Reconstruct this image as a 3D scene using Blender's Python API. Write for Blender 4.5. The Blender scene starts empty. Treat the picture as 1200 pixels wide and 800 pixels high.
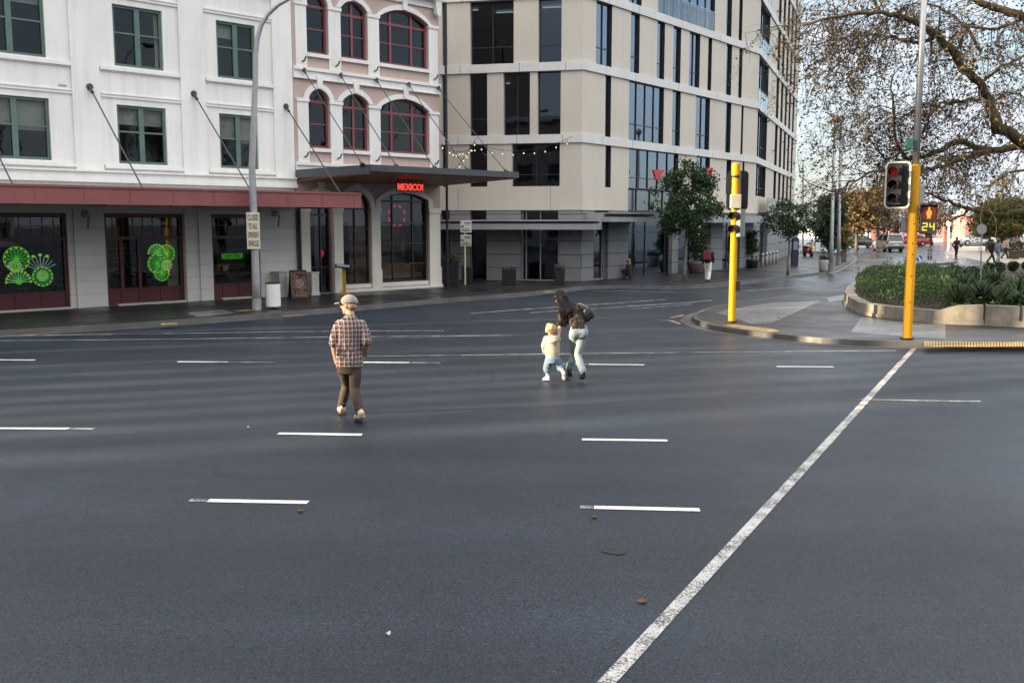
import bpy, math, random
from mathutils import Vector, Matrix, noise
from mathutils.geometry import tessellate_polygon
R = math.radians
random.seed(7)
sc = bpy.context.scene
C = sc.collection
# ------------------------------------------------------------------ camera
F = 1133.0
PITCH = math.atan(138 / F)
CH = 2.8
CP = Vector((0, 0, CH))
FW = Vector((0, math.cos(PITCH), -math.sin(PITCH)))
UP = Vector((0, math.sin(PITCH), math.cos(PITCH)))
cam = bpy.data.objects.new('camera', bpy.data.cameras.new('camera'))
C.objects.link(cam)
cam.location = CP
cam.rotation_euler = (R(90) - PITCH, 0, 0)
cam.data.sensor_width = 36
cam.data.lens = 36 * F / 1200
cam.data.clip_end = 6000
sc.camera = cam

def ray(x, y):
    return Vector(((x - 600) / F, 0, 0)) + UP * ((400 - y) / F) + FW
def G(x, y, z=0.0):
    d = ray(x, y)
    return CP + d * ((z - CH) / d.z)
def at(x, y, Y):
    d = ray(x, y)
    return CP + d * (Y / d.y)
def zat(y, Y, x=600):
    return at(x, y, Y).z

# ------------------------------------------------------------------ objects
ORG = {}
def tag(o, label=None, cat=None, group=None, kind=None):
    if label: o['label'] = label
    if cat: o['category'] = cat
    if group: o['group'] = group
    if kind: o['kind'] = kind
    return o
def thing(name, label, cat, loc=(0, 0, 0), group=None):
    o = bpy.data.objects.new(name, None)
    o.empty_display_size = 0.2
    C.objects.link(o)
    o.location = loc
    ORG[o.name] = Vector(loc)
    return tag(o, label, cat, group)
def copy_tree(o, parent=None):
    c = o.copy()
    C.objects.link(c)
    c.parent = parent
    for ch in list(o.children):
        copy_tree(ch, c)
    return c

class Fac:
    """a vertical facade plane: u along it, z up, d out of it"""
    def __init__(s, o, dr):
        s.o = Vector((o[0], o[1], 0)); s.t = Vector((dr[0], dr[1], 0)).normalized()
        s.n = Vector((s.t.y, -s.t.x, 0))
    def pt(s, u, z, d=0.0):
        p = s.o + s.t * u + s.n * d
        return Vector((p.x, p.y, z))
    def px(s, x, y, d=0.0):
        r = ray(x, y)
        o = s.o + s.n * d
        t = (o - CP).dot(s.n) / r.dot(s.n)
        p = CP + r * t
        return (p - s.o).dot(s.t), p.z
    def u(s, x, y, d=0.0): return s.px(x, y, d)[0]
    def z(s, x, y, d=0.0): return s.px(x, y, d)[1]

class MB:
    def __init__(s): s.v = []; s.f = []; s.m = []
    def add(s, vs, fs, mi=0):
        n = len(s.v)
        s.v.extend([tuple(v) for v in vs])
        s.f.extend([tuple(i + n for i in f) for f in fs])
        s.m.extend([mi] * len(fs))
        return s
    def hexa(s, p, mi=0):   # p: 4 bottom, 4 top
        return s.add(p, [(3, 2, 1, 0), (4, 5, 6, 7), (0, 1, 5, 4), (1, 2, 6, 5), (2, 3, 7, 6), (3, 0, 4, 7)], mi)
    def box(s, x0, x1, y0, y1, z0, z1, mi=0):
        return s.hexa([(x0, y0, z0), (x1, y0, z0), (x1, y1, z0), (x0, y1, z0), (x0, y0, z1), (x1, y0, z1), (x1, y1, z1), (x0, y1, z1)], mi)
    def fbox(s, f, u0, u1, z0, z1, d0, d1, mi=0):
        q = lambda u, d, z: f.pt(u, z, d)
        return s.hexa([q(u0, d1, z0), q(u1, d1, z0), q(u1, d0, z0), q(u0, d0, z0), q(u0, d1, z1), q(u1, d1, z1), q(u1, d0, z1), q(u0, d0, z1)], mi)
    def obox(s, c, ax, ay, az, mi=0):   # centre and three half axis vectors
        c = Vector(c); ax = Vector(ax); ay = Vector(ay); az = Vector(az)
        p = [c + ax * i + ay * j + az * k for k in (-1, 1) for (i, j) in ((-1, -1), (1, -1), (1, 1), (-1, 1))]
        return s.hexa(p, mi)
    def prism(s, pts, vec, mi=0):        # planar polygon swept along vec, tessellated caps
        pts = [Vector(p) for p in pts]; vec = Vector(vec); n = len(pts)
        tri = tessellate_polygon([pts])
        fs = [tuple(t) for t in tri] + [tuple(i + n for i in reversed(t)) for t in tri]
        fs += [(i, (i + 1) % n, (i + 1) % n + n, i + n) for i in range(n)]
        return s.add(pts + [p + vec for p in pts], fs, mi)
    def sheet(s, pts, mi=0):
        pts = [Vector(p) for p in pts]
        return s.add(pts, [tuple(t) for t in tessellate_polygon([pts])], mi)
    def fprism(s, f, uz, d0, d1, mi=0):
        return s.prism([f.pt(u, z, d0) for u, z in uz], f.n * (d1 - d0), mi)
    def tube(s, pts, rad, n=8, mi=0, cap=True, flat=None):
        pts = [Vector(p) for p in pts]
        if not isinstance(rad, (list, tuple)): rad = [rad] * len(pts)
        vs = []; fs = []; ref = None
        for i, p in enumerate(pts):
            a = pts[max(i - 1, 0)]; b = pts[min(i + 1, len(pts) - 1)]
            t = (b - a)
            t = t.normalized() if t.length > 1e-9 else Vector((0, 0, 1))
            if ref is None:
                ref = Vector((1, 0, 0)) if abs(t.x) < 0.8 else Vector((0, 1, 0))
            e1 = (ref - t * ref.dot(t)).normalized(); e2 = t.cross(e1); ref = e1
            for k in range(n):
                an = 2 * math.pi * k / n
                vs.append(p + e1 * (math.cos(an) * rad[i]) + e2 * (math.sin(an) * rad[i]))
        for i in range(len(pts) - 1):
            for k in range(n):
                k2 = (k + 1) % n
                fs.append((i * n + k, i * n + k2, (i + 1) * n + k2, (i + 1) * n + k))
        if cap:
            fs.append(tuple(range(n - 1, -1, -1)))
            fs.append(tuple((len(pts) - 1) * n + k for k in range(n)))
        return s.add(vs, fs, mi)
    def limb(s, pts, rad, n=10, mi=0):   # tube with round ends
        s.tube(pts, rad, n, mi)
        s.ball(pts[0], rad[0], mi=mi); s.ball(pts[-1], rad[-1], mi=mi)
        for p, r in list(zip(pts, rad))[1:-1]: s.ball(p, r, mi=mi)
        return s
    def rings(s, rs, n=16, mi=0):        # rs: (cx,cy,cz,rx,ry[,tiltvec])
        vs = []; fs = []
        for q in rs:
            cx, cy, cz, rx, ry = q[:5]
            tx, ty = q[5:7] if len(q) > 5 else (0, 0)
            for k in range(n):
                a = 2 * math.pi * k / n
                x = math.cos(a) * rx; y = math.sin(a) * ry
                vs.append((cx + x, cy + y, cz + tx * x + ty * y))
        for i in range(len(rs) - 1):
            for k in range(n):
                k2 = (k + 1) % n
                fs.append((i * n + k, i * n + k2, (i + 1) * n + k2, (i + 1) * n + k))
        fs.append(tuple(range(n - 1, -1, -1))); fs.append(tuple((len(rs) - 1) * n + k for k in range(n)))
        return s.add(vs, fs, mi)
    def ball(s, c, r, sc3=(1, 1, 1), nu=10, nv=7, mi=0, rot=None):
        c = Vector(c); vs = []; fs = []
        for j in range(1, nv):
            t = math.pi * j / nv
            for i in range(nu):
                a = 2 * math.pi * i / nu
                p = Vector((math.sin(t) * math.cos(a) * sc3[0], math.sin(t) * math.sin(a) * sc3[1], math.cos(t) * sc3[2])) * r
                if rot: p = rot @ p
                vs.append(c + p)
        top = Vector((0, 0, r * sc3[2])); bot = -top
        if rot: top = rot @ top; bot = rot @ bot
        vs += [c + top, c + bot]; T = len(vs) - 2
        for j in range(nv - 2):
            for i in range(nu):
                i2 = (i + 1) % nu
                fs.append((j * nu + i, (j + 1) * nu + i, (j + 1) * nu + i2, j * nu + i2))
        for i in range(nu):
            i2 = (i + 1) % nu
            fs.append((T, i, i2)); fs.append((T + 1, (nv - 2) * nu + i2, (nv - 2) * nu + i))
        return s.add(vs, fs, mi)
    def lathe(s, c, prof, n=16, mi=0):
        return s.rings([(c[0], c[1], c[2] + z, r, r) for r, z in prof], n, mi)
    def leaf(s, c, size, mi=0, asp=0.5, up=0.0):
        d = Vector((random.gauss(0, 1), random.gauss(0, 1), random.gauss(0, 1) + up)).normalized()
        e = d.orthogonal().normalized()
        e = (Matrix.Rotation(random.random() * 6.28, 3, d) @ e)
        c = Vector(c); L = d * size * 0.5; W = e * size * 0.5 * asp
        k = d.cross(e) * size * 0.12
        n = len(s.v)
        s.v.extend([tuple(c - L), tuple(c + W + k), tuple(c + L), tuple(c - W + k)])
        s.f.append((n, n + 1, n + 2, n + 3)); s.m.append(mi)
    def mesh(s, name, mats, org=(0, 0, 0), smooth=False, fix=True):
        me = bpy.data.meshes.new(name)
        o = Vector(org)
        me.from_pydata([(v[0] - o.x, v[1] - o.y, v[2] - o.z) for v in s.v], [], s.f)
        if not isinstance(mats, (list, tuple)): mats = [mats]
        for m in mats: me.materials.append(m)
        if len(mats) > 1: me.polygons.foreach_set('material_index', s.m)
        if smooth: me.polygons.foreach_set('use_smooth', [True] * len(me.polygons))
        if fix:
            import bmesh
            bm = bmesh.new(); bm.from_mesh(me)
            bmesh.ops.recalc_face_normals(bm, faces=bm.faces[:])
            bm.to_mesh(me); bm.free()
        me.update()
        return me
    def build(s, name, mats, parent=None, smooth=False, loc=None, fix=True):
        if parent is not None: org = ORG.get(parent.name, Vector((0, 0, 0)))
        elif loc is not None: org = Vector(loc)
        else:
            org = Vector((0, 0, 0))
        o = bpy.data.objects.new(name, s.mesh(name, mats, org, smooth, fix))
        C.objects.link(o)
        if parent is not None: o.parent = parent
        else: o.location = org
        ORG[o.name] = Vector(org)
        return o
    def base(s):   # base centre of what is in here
        xs = [v[0] for v in s.v]; ys = [v[1] for v in s.v]; zs = [v[2] for v in s.v]
        return Vector(((min(xs) + max(xs)) / 2, (min(ys) + max(ys)) / 2, min(zs)))
    def single(s, name, mats, label, cat, group=None, kind=None, smooth=False, fix=True):
        o = s.build(name, mats, None, smooth, s.base(), fix)
        return tag(o, label, cat, group, kind)

def bevel(o, w=0.01, seg=2):
    m = o.modifiers.new('bevel', 'BEVEL'); m.width = w; m.segments = seg; m.limit_method = 'ANGLE'
    return o

def organic(mb, name, mat, parent, voxel=0.014, it=5, fac=0.5):
    """several overlapping limbs grown together into one continuous surface"""
    o = bpy.data.objects.new('tmp', mb.mesh('tmp', mat))
    C.objects.link(o)
    m = o.modifiers.new('r', 'REMESH'); m.mode = 'VOXEL'; m.voxel_size = voxel
    m2 = o.modifiers.new('s', 'SMOOTH'); m2.iterations = it; m2.factor = fac
    dg = bpy.context.evaluated_depsgraph_get()
    dg.update()
    me = bpy.data.meshes.new_from_object(o.evaluated_get(dg))
    bpy.data.objects.remove(o)
    me.materials.clear(); me.materials.append(mat)
    me.polygons.foreach_set('use_smooth', [True] * len(me.polygons))
    me.name = name
    p = bpy.data.objects.new(name, me)
    C.objects.link(p); p.parent = parent
    ORG[p.name] = ORG.get(parent.name, Vector((0, 0, 0)))
    return p

def text_obj(name, txt, size, mat, parent, mtx, thick=0.004, width=None, org=None, narrow=1.0, heavy=0.0):
    cu = bpy.data.curves.new('t', 'FONT')
    cu.body = txt; cu.size = size; cu.align_x = 'CENTER'; cu.align_y = 'CENTER'; cu.extrude = thick; cu.offset = heavy
    cu.resolution_u = 3
    o = bpy.data.objects.new('t', cu); C.objects.link(o)
    dg = bpy.context.evaluated_depsgraph_get(); dg.update()
    me = bpy.data.meshes.new_from_object(o.evaluated_get(dg))
    bpy.data.objects.remove(o)
    xs = [v.co.x for v in me.vertices]
    k = narrow
    if width: k = width / (max(xs) - min(xs))
    me.transform(Matrix.Diagonal((k, 1, 1, 1)))
    org = ORG.get(parent.name, Vector((0, 0, 0))) if parent is not None else Vector(org)
    me.transform(Matrix.Translation(-org) @ mtx)
    me.materials.clear(); me.materials.append(mat); me.name = name
    p = bpy.data.objects.new(name, me); C.objects.link(p)
    if parent is not None: p.parent = parent
    else: p.location = org
    ORG[p.name] = org
    return p
def face_mtx(p, right, normal):
    r = Vector(right).normalized(); n = Vector(normal).normalized(); u = n.cross(r).normalized()
    m = Matrix((r, u, n)).transposed().to_4x4(); m.translation = Vector(p)
    return m
# ------------------------------------------------------------------ materials
class NT:
    def __init__(s, name):
        s.m = bpy.data.materials.new(name); s.m.use_nodes = True
        s.t = s.m.node_tree; s.t.nodes.clear()
        s.out = s.n('ShaderNodeOutputMaterial')
    def n(s, ty, **kw):
        nd = s.t.nodes.new(ty)
        for k, v in kw.items():
            if k in nd.inputs.keys(): nd.inputs[k].default_value = v
            else: setattr(nd, k, v)
        return nd
    def l(s, a, b): s.t.links.new(a, b)
    def coord(s, scale=(1, 1, 1), kind='Object', rot=(0, 0, 0)):
        tc = s.n('ShaderNodeTexCoord'); mp = s.n('ShaderNodeMapping')
        mp.inputs['Scale'].default_value = scale; mp.inputs['Rotation'].default_value = rot
        s.l(tc.outputs[kind], mp.inputs[0]); return mp.outputs[0]
    def noise(s, vec, scale, detail=4, rough=0.55):
        nd = s.n('ShaderNodeTexNoise'); nd.inputs['Scale'].default_value = scale
        nd.inputs['Detail'].default_value = detail; nd.inputs['Roughness'].default_value = rough
        s.l(vec, nd.inputs['Vector']); return nd.outputs['Fac']
    def ramp(s, fac, stops):
        r = s.n('ShaderNodeValToRGB')
        while len(r.color_ramp.elements) < len(stops): r.color_ramp.elements.new(0.5)
        for e, (p, c) in zip(r.color_ramp.elements, stops):
            e.position = p
            e.color = (c, c, c, 1) if isinstance(c, (int, float)) else (*c, 1)
        s.l(fac, r.inputs[0]); return r.outputs[0]
    def mix(s, fac, a, b, mode='MIX'):
        nd = s.n('ShaderNodeMix', data_type='RGBA', blend_type=mode)
        for sock, v in ((nd.inputs[0], fac), (nd.inputs[6], a), (nd.inputs[7], b)):
            if isinstance(v, (int, float)): sock.default_value = v
            elif isinstance(v, (tuple, list)): sock.default_value = (*v, 1)
            else: s.l(v, sock)
        return nd.outputs[2]
    def math(s, op, a, b=0.0, clamp=False):
        nd = s.n('ShaderNodeMath', operation=op, use_clamp=clamp)
        for sock, v in zip(nd.inputs, (a, b)):
            if isinstance(v, (int, float)): sock.default_value = v
            else: s.l(v, sock)
        return nd.outputs[0]
    def bsdf(s, col, rough=0.6, metal=0.0, spec=0.5, bump=None, bstr=0.3, bdist=0.01, coat=0.0):
        b = s.n('ShaderNodeBsdfPrincipled')
        for key, v in (('Base Color', col), ('Roughness', rough), ('Metallic', metal), ('Specular IOR Level', spec), ('Coat Weight', coat)):
            if isinstance(v, (int, float)): b.inputs[key].default_value = v
            elif isinstance(v, (tuple, list)): b.inputs[key].default_value = (*v, 1)
            else: s.l(v, b.inputs[key])
        if bump is not None:
            bp = s.n('ShaderNodeBump'); bp.inputs['Strength'].default_value = bstr; bp.inputs['Distance'].default_value = bdist
            s.l(bump, bp.inputs['Height']); s.l(bp.outputs[0], b.inputs['Normal'])
        s.l(b.outputs[0], s.out.inputs[0])
        return b

def mat(name, col, rough=0.6, var=0.12, scale=3.0, bump=0.15, bscale=60, metal=0.0, spec=0.4, streak=0.0, coat=0.0, stretch=(1, 1, 1)):
    t = NT(name)
    v = t.coord(stretch)
    n1 = t.noise(v, scale, 5)
    lo = tuple(c * (1 - var) for c in col); hi = tuple(min(1, c * (1 + var)) for c in col)
    c = t.ramp(n1, [(0.3, lo), (0.7, hi)])
    if streak:
        v2 = t.coord((2.2, 2.2, 0.16))
        st = t.ramp(t.noise(v2, 1.6, 6, 0.65), [(0.46, 1.0), (0.78, 1 - streak)])
        c = t.mix(1.0, c, st, 'MULTIPLY')
    r = t.ramp(t.noise(v, scale * 2.3, 3), [(0.3, max(0.02, rough - 0.08)), (0.7, min(1, rough + 0.08))])
    bm = t.noise(v, bscale, 3) if bump else None
    t.bsdf(c, r, metal, spec, bm, bump, 0.004, coat)
    return t.m

def emit(name, col, s, base=(0.02, 0.02, 0.02)):
    t = NT(name)
    b = t.bsdf(base, 0.4)
    b.inputs['Emission Color'].default_value = (*col, 1); b.inputs['Emission Strength'].default_value = s * 0.062
    return t.m

def glass(name, tint=(0.55, 0.6, 0.62), lo=0.08, rough=0.015, wav=0.0, refl=(0.9, 0.95, 1.0)):
    t = NT(name)
    tr = t.n('ShaderNodeBsdfTransparent'); tr.inputs[0].default_value = (*tint, 1)
    gl = t.n('ShaderNodeBsdfGlossy'); gl.inputs[0].default_value = (*refl, 1); gl.inputs['Roughness'].default_value = rough
    if wav:
        bp = t.n('ShaderNodeBump'); bp.inputs['Strength'].default_value = wav; bp.inputs['Distance'].default_value = 0.02
        t.l(t.noise(t.coord(), 1.3, 2), bp.inputs['Height']); t.l(bp.outputs[0], gl.inputs['Normal'])
    lw = t.n('ShaderNodeLayerWeight'); lw.inputs[0].default_value = 0.5
    f = t.math('POWER', lw.outputs['Facing'], 3.5)
    f = t.math('MULTIPLY_ADD', f, 0.85); f.node.inputs[2].default_value = lo
    mx = t.n('ShaderNodeMixShader'); t.l(f, mx.inputs[0]); t.l(tr.outputs[0], mx.inputs[1]); t.l(gl.outputs[0], mx.inputs[2])
    t.l(mx.outputs[0], t.out.inputs[0])
    return t.m

# asphalt of the road: aggregate, patches, wear, damp sheen
def asphalt(name, base, rlo, rhi, damp_scale=0.14, agg=260, wet=False):
    t = NT(name)
    v = t.coord()
    big = t.noise(v, 0.22, 5, 0.6)
    vs = t.coord((0.10, 0.9, 1))
    lanes = t.noise(vs, 0.8, 4, 0.6)
    fine = t.noise(v, agg, 2, 0.7)
    mid = t.noise(v, 55, 5, 0.75)
    b = base
    c = t.ramp(big, [(0.3, tuple(x * 0.74 for x in b)), (0.7, tuple(x * 1.3 for x in b))])
    c = t.mix(1.0, c, t.ramp(lanes, [(0.3, 0.78), (0.7, 1.22)]), 'MULTIPLY')
    c = t.mix(1.0, c, t.ramp(mid, [(0.3, 0.6), (0.72, 1.45)]), 'MULTIPLY')
    for vsc, lo_, hi_, k_ in ((85, 0.84, 0.90, 2.0), (65, 0.86, 0.92, 0.35)):       # pale chips and dark pits in the surface
        vc = t.n('ShaderNodeTexVoronoi', feature='F1'); vc.inputs['Scale'].default_value = vsc; t.l(v, vc.inputs['Vector'])
        sx = t.n('ShaderNodeSeparateColor'); t.l(vc.outputs['Color'], sx.inputs[0])
        c = t.mix(1.0, c, t.ramp(sx.outputs[0], [(lo_, 1.0), (hi_, k_)]), 'MULTIPLY')
    c = t.mix(1.0, c, t.ramp(fine, [(0.30, 0.45), (0.52, 0.95), (0.70, 2.2)]), 'MULTIPLY')
    # cracks and tar seams
    vo = t.n('ShaderNodeTexVoronoi', feature='DISTANCE_TO_EDGE'); vo.inputs['Scale'].default_value = 0.16
    dis = t.n('ShaderNodeMixRGB'); dis.inputs[0].default_value = 0.06
    nz = t.n('ShaderNodeTexNoise'); nz.inputs['Scale'].default_value = 1.2; nz.inputs['Detail'].default_value = 6
    t.l(v, nz.inputs['Vector']); t.l(v, dis.inputs[1]); t.l(nz.outputs['Color'], dis.inputs[2]); t.l(dis.outputs[0], vo.inputs['Vector'])
    cr = t.ramp(vo.outputs[0], [(0.0, 1.0), (0.0028, 0.0)])
    gate = t.ramp(t.noise(v, 0.35, 3), [(0.47, 0.0), (0.55, 1.0)])
    crk = t.math('MULTIPLY', cr, gate)
    c = t.mix(t.math('MULTIPLY', crk, 0.8), c, (0.012, 0.012, 0.013))
    damp = t.noise(v, damp_scale, 5, 0.6)
    r = t.ramp(damp, [(0.35, rlo), (0.65, rhi)])
    r = t.math('ADD', r, t.math('MULTIPLY', t.math('SUBTRACT', mid, 0.5), 0.25))
    if wet:      # the side street beyond the junction is still wet from rain
        sp = t.n('ShaderNodeSeparateXYZ'); t.l(v, sp.inputs[0])
        wy = t.math('DIVIDE', t.math('SUBTRACT', sp.outputs[1], 30.0), 22.0, True)
        wx = t.math('DIVIDE', t.math('SUBTRACT', sp.outputs[0], 1.0), 9.0, True)
        wf = t.math('MULTIPLY', t.math('MULTIPLY', wy, wx), t.ramp(t.noise(t.coord((0.5, 0.12, 1)), 1.2, 4), [(0.25, 0.45), (0.55, 1.0)]))
        r = t.math('MULTIPLY', r, t.math('SUBTRACT', 1.0, t.math('MULTIPLY', wf, 0.55)))
    h = t.math('ADD', t.math('MULTIPLY', fine, 0.6), t.math('MULTIPLY', mid, 0.6))
    t.bsdf(c, r, 0, 0.20, h, 0.5, 0.006)
    return t.m

def worn_paint(name, col, thr=0.42, asph=(0.05, 0.052, 0.056), sc=55):
    t = NT(name)
    v = t.coord()
    n = t.noise(v, sc, 5, 0.75); n2 = t.noise(v, 3.0, 4)
    w = t.math('ADD', n, t.math('MULTIPLY', t.math('SUBTRACT', n2, 0.5), 0.5))
    k = t.ramp(w, [(thr - 0.035, 0.0), (thr + 0.035, 1.0)])
    c = t.mix(k, asph, t.ramp(t.noise(v, 9, 4), [(0.3, tuple(x * 0.78 for x in col)), (0.7, col)]))
    t.bsdf(c, 0.55, 0, 0.4, t.noise(v, 150, 2), 0.4, 0.004)
    return t.m

def plaid(name):
    t = NT(name)
    tc = t.n('ShaderNodeTexCoord'); sep = t.n('ShaderNodeSeparateXYZ'); t.l(tc.outputs['Object'], sep.inputs[0])
    nz = t.noise(tc.outputs['Object'], 7, 2)
    wob = t.math('MULTIPLY', t.math('SUBTRACT', nz, 0.5), 0.035)
    def stripes(src, period, lo, hi, off=0.0):
        a = t.math('ADD', t.math('ADD', src, wob), off)
        fr = t.math('FRACT', t.math('DIVIDE', a, period))
        return t.math('MULTIPLY', t.math('GREATER_THAN', fr, lo), t.math('LESS_THAN', fr, hi))
    x = sep.outputs[0]; z = sep.outputs[2]
    ax = t.math('ADD', x, t.math('MULTIPLY', sep.outputs[1], 0.6))
    base = t.mix(stripes(ax, 0.058, 0.0, 0.5, 5), (0.032, 0.026, 0.036), (0.12, 0.078, 0.078))
    base = t.mix(t.math('MULTIPLY', stripes(z, 0.064, 0.0, 0.5, 5), 0.55), base, (0.19, 0.12, 0.11))
    wx = stripes(ax, 0.058, 0.45, 0.58, 5); wz = stripes(z, 0.064, 0.45, 0.57, 5)
    c = t.mix(t.math('MULTIPLY', wx, 0.7), base, (0.55, 0.49, 0.49))
    c = t.mix(t.math('MULTIPLY', wz, 0.7), c, (0.55, 0.48, 0.47))
    t.bsdf(c, 0.85, 0, 0.2, t.noise(tc.outputs['Object'], 16, 3), 0.5, 0.02)
    return t.m

def blotch(name, cols, scale, rough=0.8):
    t = NT(name)
    v = t.coord()
    n = t.noise(v, scale, 3, 0.6)
    k = len(cols)
    st = [(0.32 + 0.36 * i / max(1, k - 1), c) for i, c in enumerate(cols)]
    r = t.n('ShaderNodeValToRGB'); r.color_ramp.interpolation = 'CONSTANT'
    while len(r.color_ramp.elements) < k: r.color_ramp.elements.new(0.5)
    for e, (p, c) in zip(r.color_ramp.elements, st): e.position = p; e.color = (*c, 1)
    t.l(n, r.inputs[0])
    t.bsdf(r.outputs[0], rough, 0, 0.2)
    return t.m

def brickmat(name, c1, c2, mortar, bw, bh, ms=0.012, rough=0.8, rot=None, var=0.15):
    """courses laid on a vertical face; u is along the facade via rotation about z"""
    t = NT(name)
    tc = t.n('ShaderNodeTexCoord'); mp = t.n('ShaderNodeMapping'); t.l(tc.outputs['Object'], mp.inputs[0])
    mp.inputs['Rotation'].default_value = (0, 0, rot or 0)
    sp = t.n('ShaderNodeSeparateXYZ'); cb = t.n('ShaderNodeCombineXYZ'); t.l(mp.outputs[0], sp.inputs[0])
    t.l(sp.outputs[0], cb.inputs[0]); t.l(sp.outputs[2], cb.inputs[1])
    br = t.n('ShaderNodeTexBrick'); t.l(cb.outputs[0], br.inputs['Vector'])
    br.inputs['Scale'].default_value = 1.0; br.inputs['Brick Width'].default_value = bw; br.inputs['Row Height'].default_value = bh
    br.inputs['Mortar Size'].default_value = ms
    br.inputs['Color1'].default_value = (*c1, 1); br.inputs['Color2'].default_value = (*c2, 1); br.inputs['Mortar'].default_value = (*mortar, 1)
    nz = t.noise(tc.outputs['Object'], 1.1, 5)
    c = t.mix(1.0, br.outputs[0], t.ramp(nz, [(0.3, 1 - var), (0.7, 1 + var)]), 'MULTIPLY')
    t.bsdf(c, rough, 0, 0.3, t.math('SUBTRACT', 1.0, br.outputs['Fac']), 0.4, 0.01)
    return t.m

def curtain_mat(name, c1, c2, per=14):
    t = NT(name)
    v = t.coord((per, per, 0.15))
    t.bsdf(t.ramp(t.noise(v, 1.0, 2), [(0.3, c1), (0.7, c2)]), 0.9)
    return t.m

K = {}
K['asphalt'] = asphalt('asphalt', (0.0165, 0.0238, 0.0350), 0.34, 0.58, agg=150, wet=True)
K['path'] = asphalt('footpath asphalt', (0.022, 0.022, 0.024), 0.26, 0.52, 0.5, 200)
K['island'] = asphalt('island asphalt', (0.036, 0.037, 0.040), 0.35, 0.55, 0.5, 120)
K['concrete'] = mat('concrete', (0.27, 0.245, 0.20), 0.8, 0.35, 1.8, 0.5, 50, streak=0.5)
K['kerb'] = mat('kerb stone', (0.072, 0.070, 0.068), 0.5, 0.35, 1.5, 0.5, 50)
K['slab'] = mat('pale slab', (0.125, 0.125, 0.13), 0.32, 0.2, 1.3, 0.3, 90)
K['line'] = worn_paint('road paint', (0.52, 0.52, 0.51), 0.48)
K['line_new'] = worn_paint('fresh road paint', (0.74, 0.74, 0.73), 0.36)
K['line_old'] = worn_paint('faded road paint', (0.42, 0.43, 0.43), 0.50)
K['yline'] = worn_paint('yellow road paint', (0.55, 0.34, 0.06), 0.46)
K['tactile'] = mat('tactile yellow', (0.36, 0.245, 0.10), 0.7, 0.3, 4, 0.4, 40)
K['white_wall'] = mat('white render', (0.75, 0.74, 0.715), 0.7, 0.06, 0.45, 0.15, 60, streak=0.17)
K['white_trim'] = mat('white trim', (0.76, 0.75, 0.725), 0.6, 0.05, 1.0, 0.1, 60, streak=0.12)
K['cream_wall'] = mat('cream render', (0.80, 0.755, 0.66), 0.65, 0.05, 0.7, 0.15, 60, streak=0.10)
K['pink_wall'] = mat('pink render', (0.50, 0.375, 0.34), 0.75, 0.07, 0.7, 0.2, 70, streak=0.12)
K['maroon'] = mat('maroon paint', (0.20, 0.055, 0.065), 0.45, 0.12, 1.5, 0.1, 40)
K['maroon_dk'] = mat('maroon joinery', (0.105, 0.022, 0.026), 0.4, 0.15, 2, 0.1, 40)
K['fascia'] = mat('maroon canopy sheet', (0.235, 0.075, 0.075), 0.42, 0.10, 0.9, 0.1, 20, streak=0.15)
K['green_paint'] = mat('green joinery', (0.085, 0.145, 0.12), 0.45, 0.12, 2, 0.1, 40)
K['soffit'] = mat('grey soffit', (0.42, 0.42, 0.43), 0.7, 0.08, 1)
K['wood_soffit'] = mat('timber soffit', (0.30, 0.115, 0.05), 0.5, 0.3, 2.0, 0.1, 30, stretch=(3, 3, 1))
K['canopy_metal'] = mat('dark canopy metal', (0.055, 0.06, 0.07), 0.38, 0.1, 1.5, 0.05, 30)
K['rod'] = mat('rod steel', (0.05, 0.05, 0.052), 0.45, 0.2, 3, 0)
K['tan'] = mat('tan panel', (0.565, 0.52, 0.45), 0.75, 0.05, 0.35, 0.2, 80, streak=0.07)
K['band'] = mat('pale stone band', (0.64, 0.635, 0.62), 0.65, 0.06, 0.8, 0.1, 60, streak=0.10)
K['dark_frame'] = mat('dark window frame', (0.022, 0.026, 0.034), 0.35, 0.1, 2, 0)
K['glass'] = glass('window glass', (0.42, 0.46, 0.50), 0.17, wav=0.05, refl=(0.72, 0.84, 1.0))
K['glass_old'] = glass('old window glass', (0.70, 0.71, 0.71), 0.025, wav=0.5)
K['glass_dark'] = glass('tinted window glass', (0.30, 0.34, 0.38), 0.05, wav=0.06, refl=(0.75, 0.85, 1.0))
K['glass_shop'] = glass('shop glass', (0.75, 0.76, 0.76), 0.025, wav=0.03)
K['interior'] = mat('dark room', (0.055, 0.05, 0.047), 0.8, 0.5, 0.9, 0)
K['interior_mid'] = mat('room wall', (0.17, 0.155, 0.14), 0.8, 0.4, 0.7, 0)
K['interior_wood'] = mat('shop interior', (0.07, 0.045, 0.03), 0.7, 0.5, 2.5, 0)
K['blind'] = mat('roller blind', (0.66, 0.63, 0.58), 0.8, 0.08, 2, 0)
K['cream_int'] = mat('restaurant wall', (0.72, 0.64, 0.50), 0.8, 0.25, 1.4, 0)
K['plywood'] = mat('plywood counter', (0.42, 0.25, 0.13), 0.6, 0.35, 3, 0)
K['galv'] = mat('galvanised steel', (0.36, 0.375, 0.39), 0.42, 0.12, 4, 0.1, 60, metal=0.5)
K['grey_metal'] = mat('grey metal', (0.30, 0.31, 0.32), 0.5, 0.12, 3, 0.1, 40, metal=0.2)
K['black'] = mat('black plastic', (0.016, 0.016, 0.018), 0.45, 0.15, 4, 0.05, 60)
K['black_metal'] = mat('black metal', (0.02, 0.02, 0.022), 0.4, 0.15, 3, 0)
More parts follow.
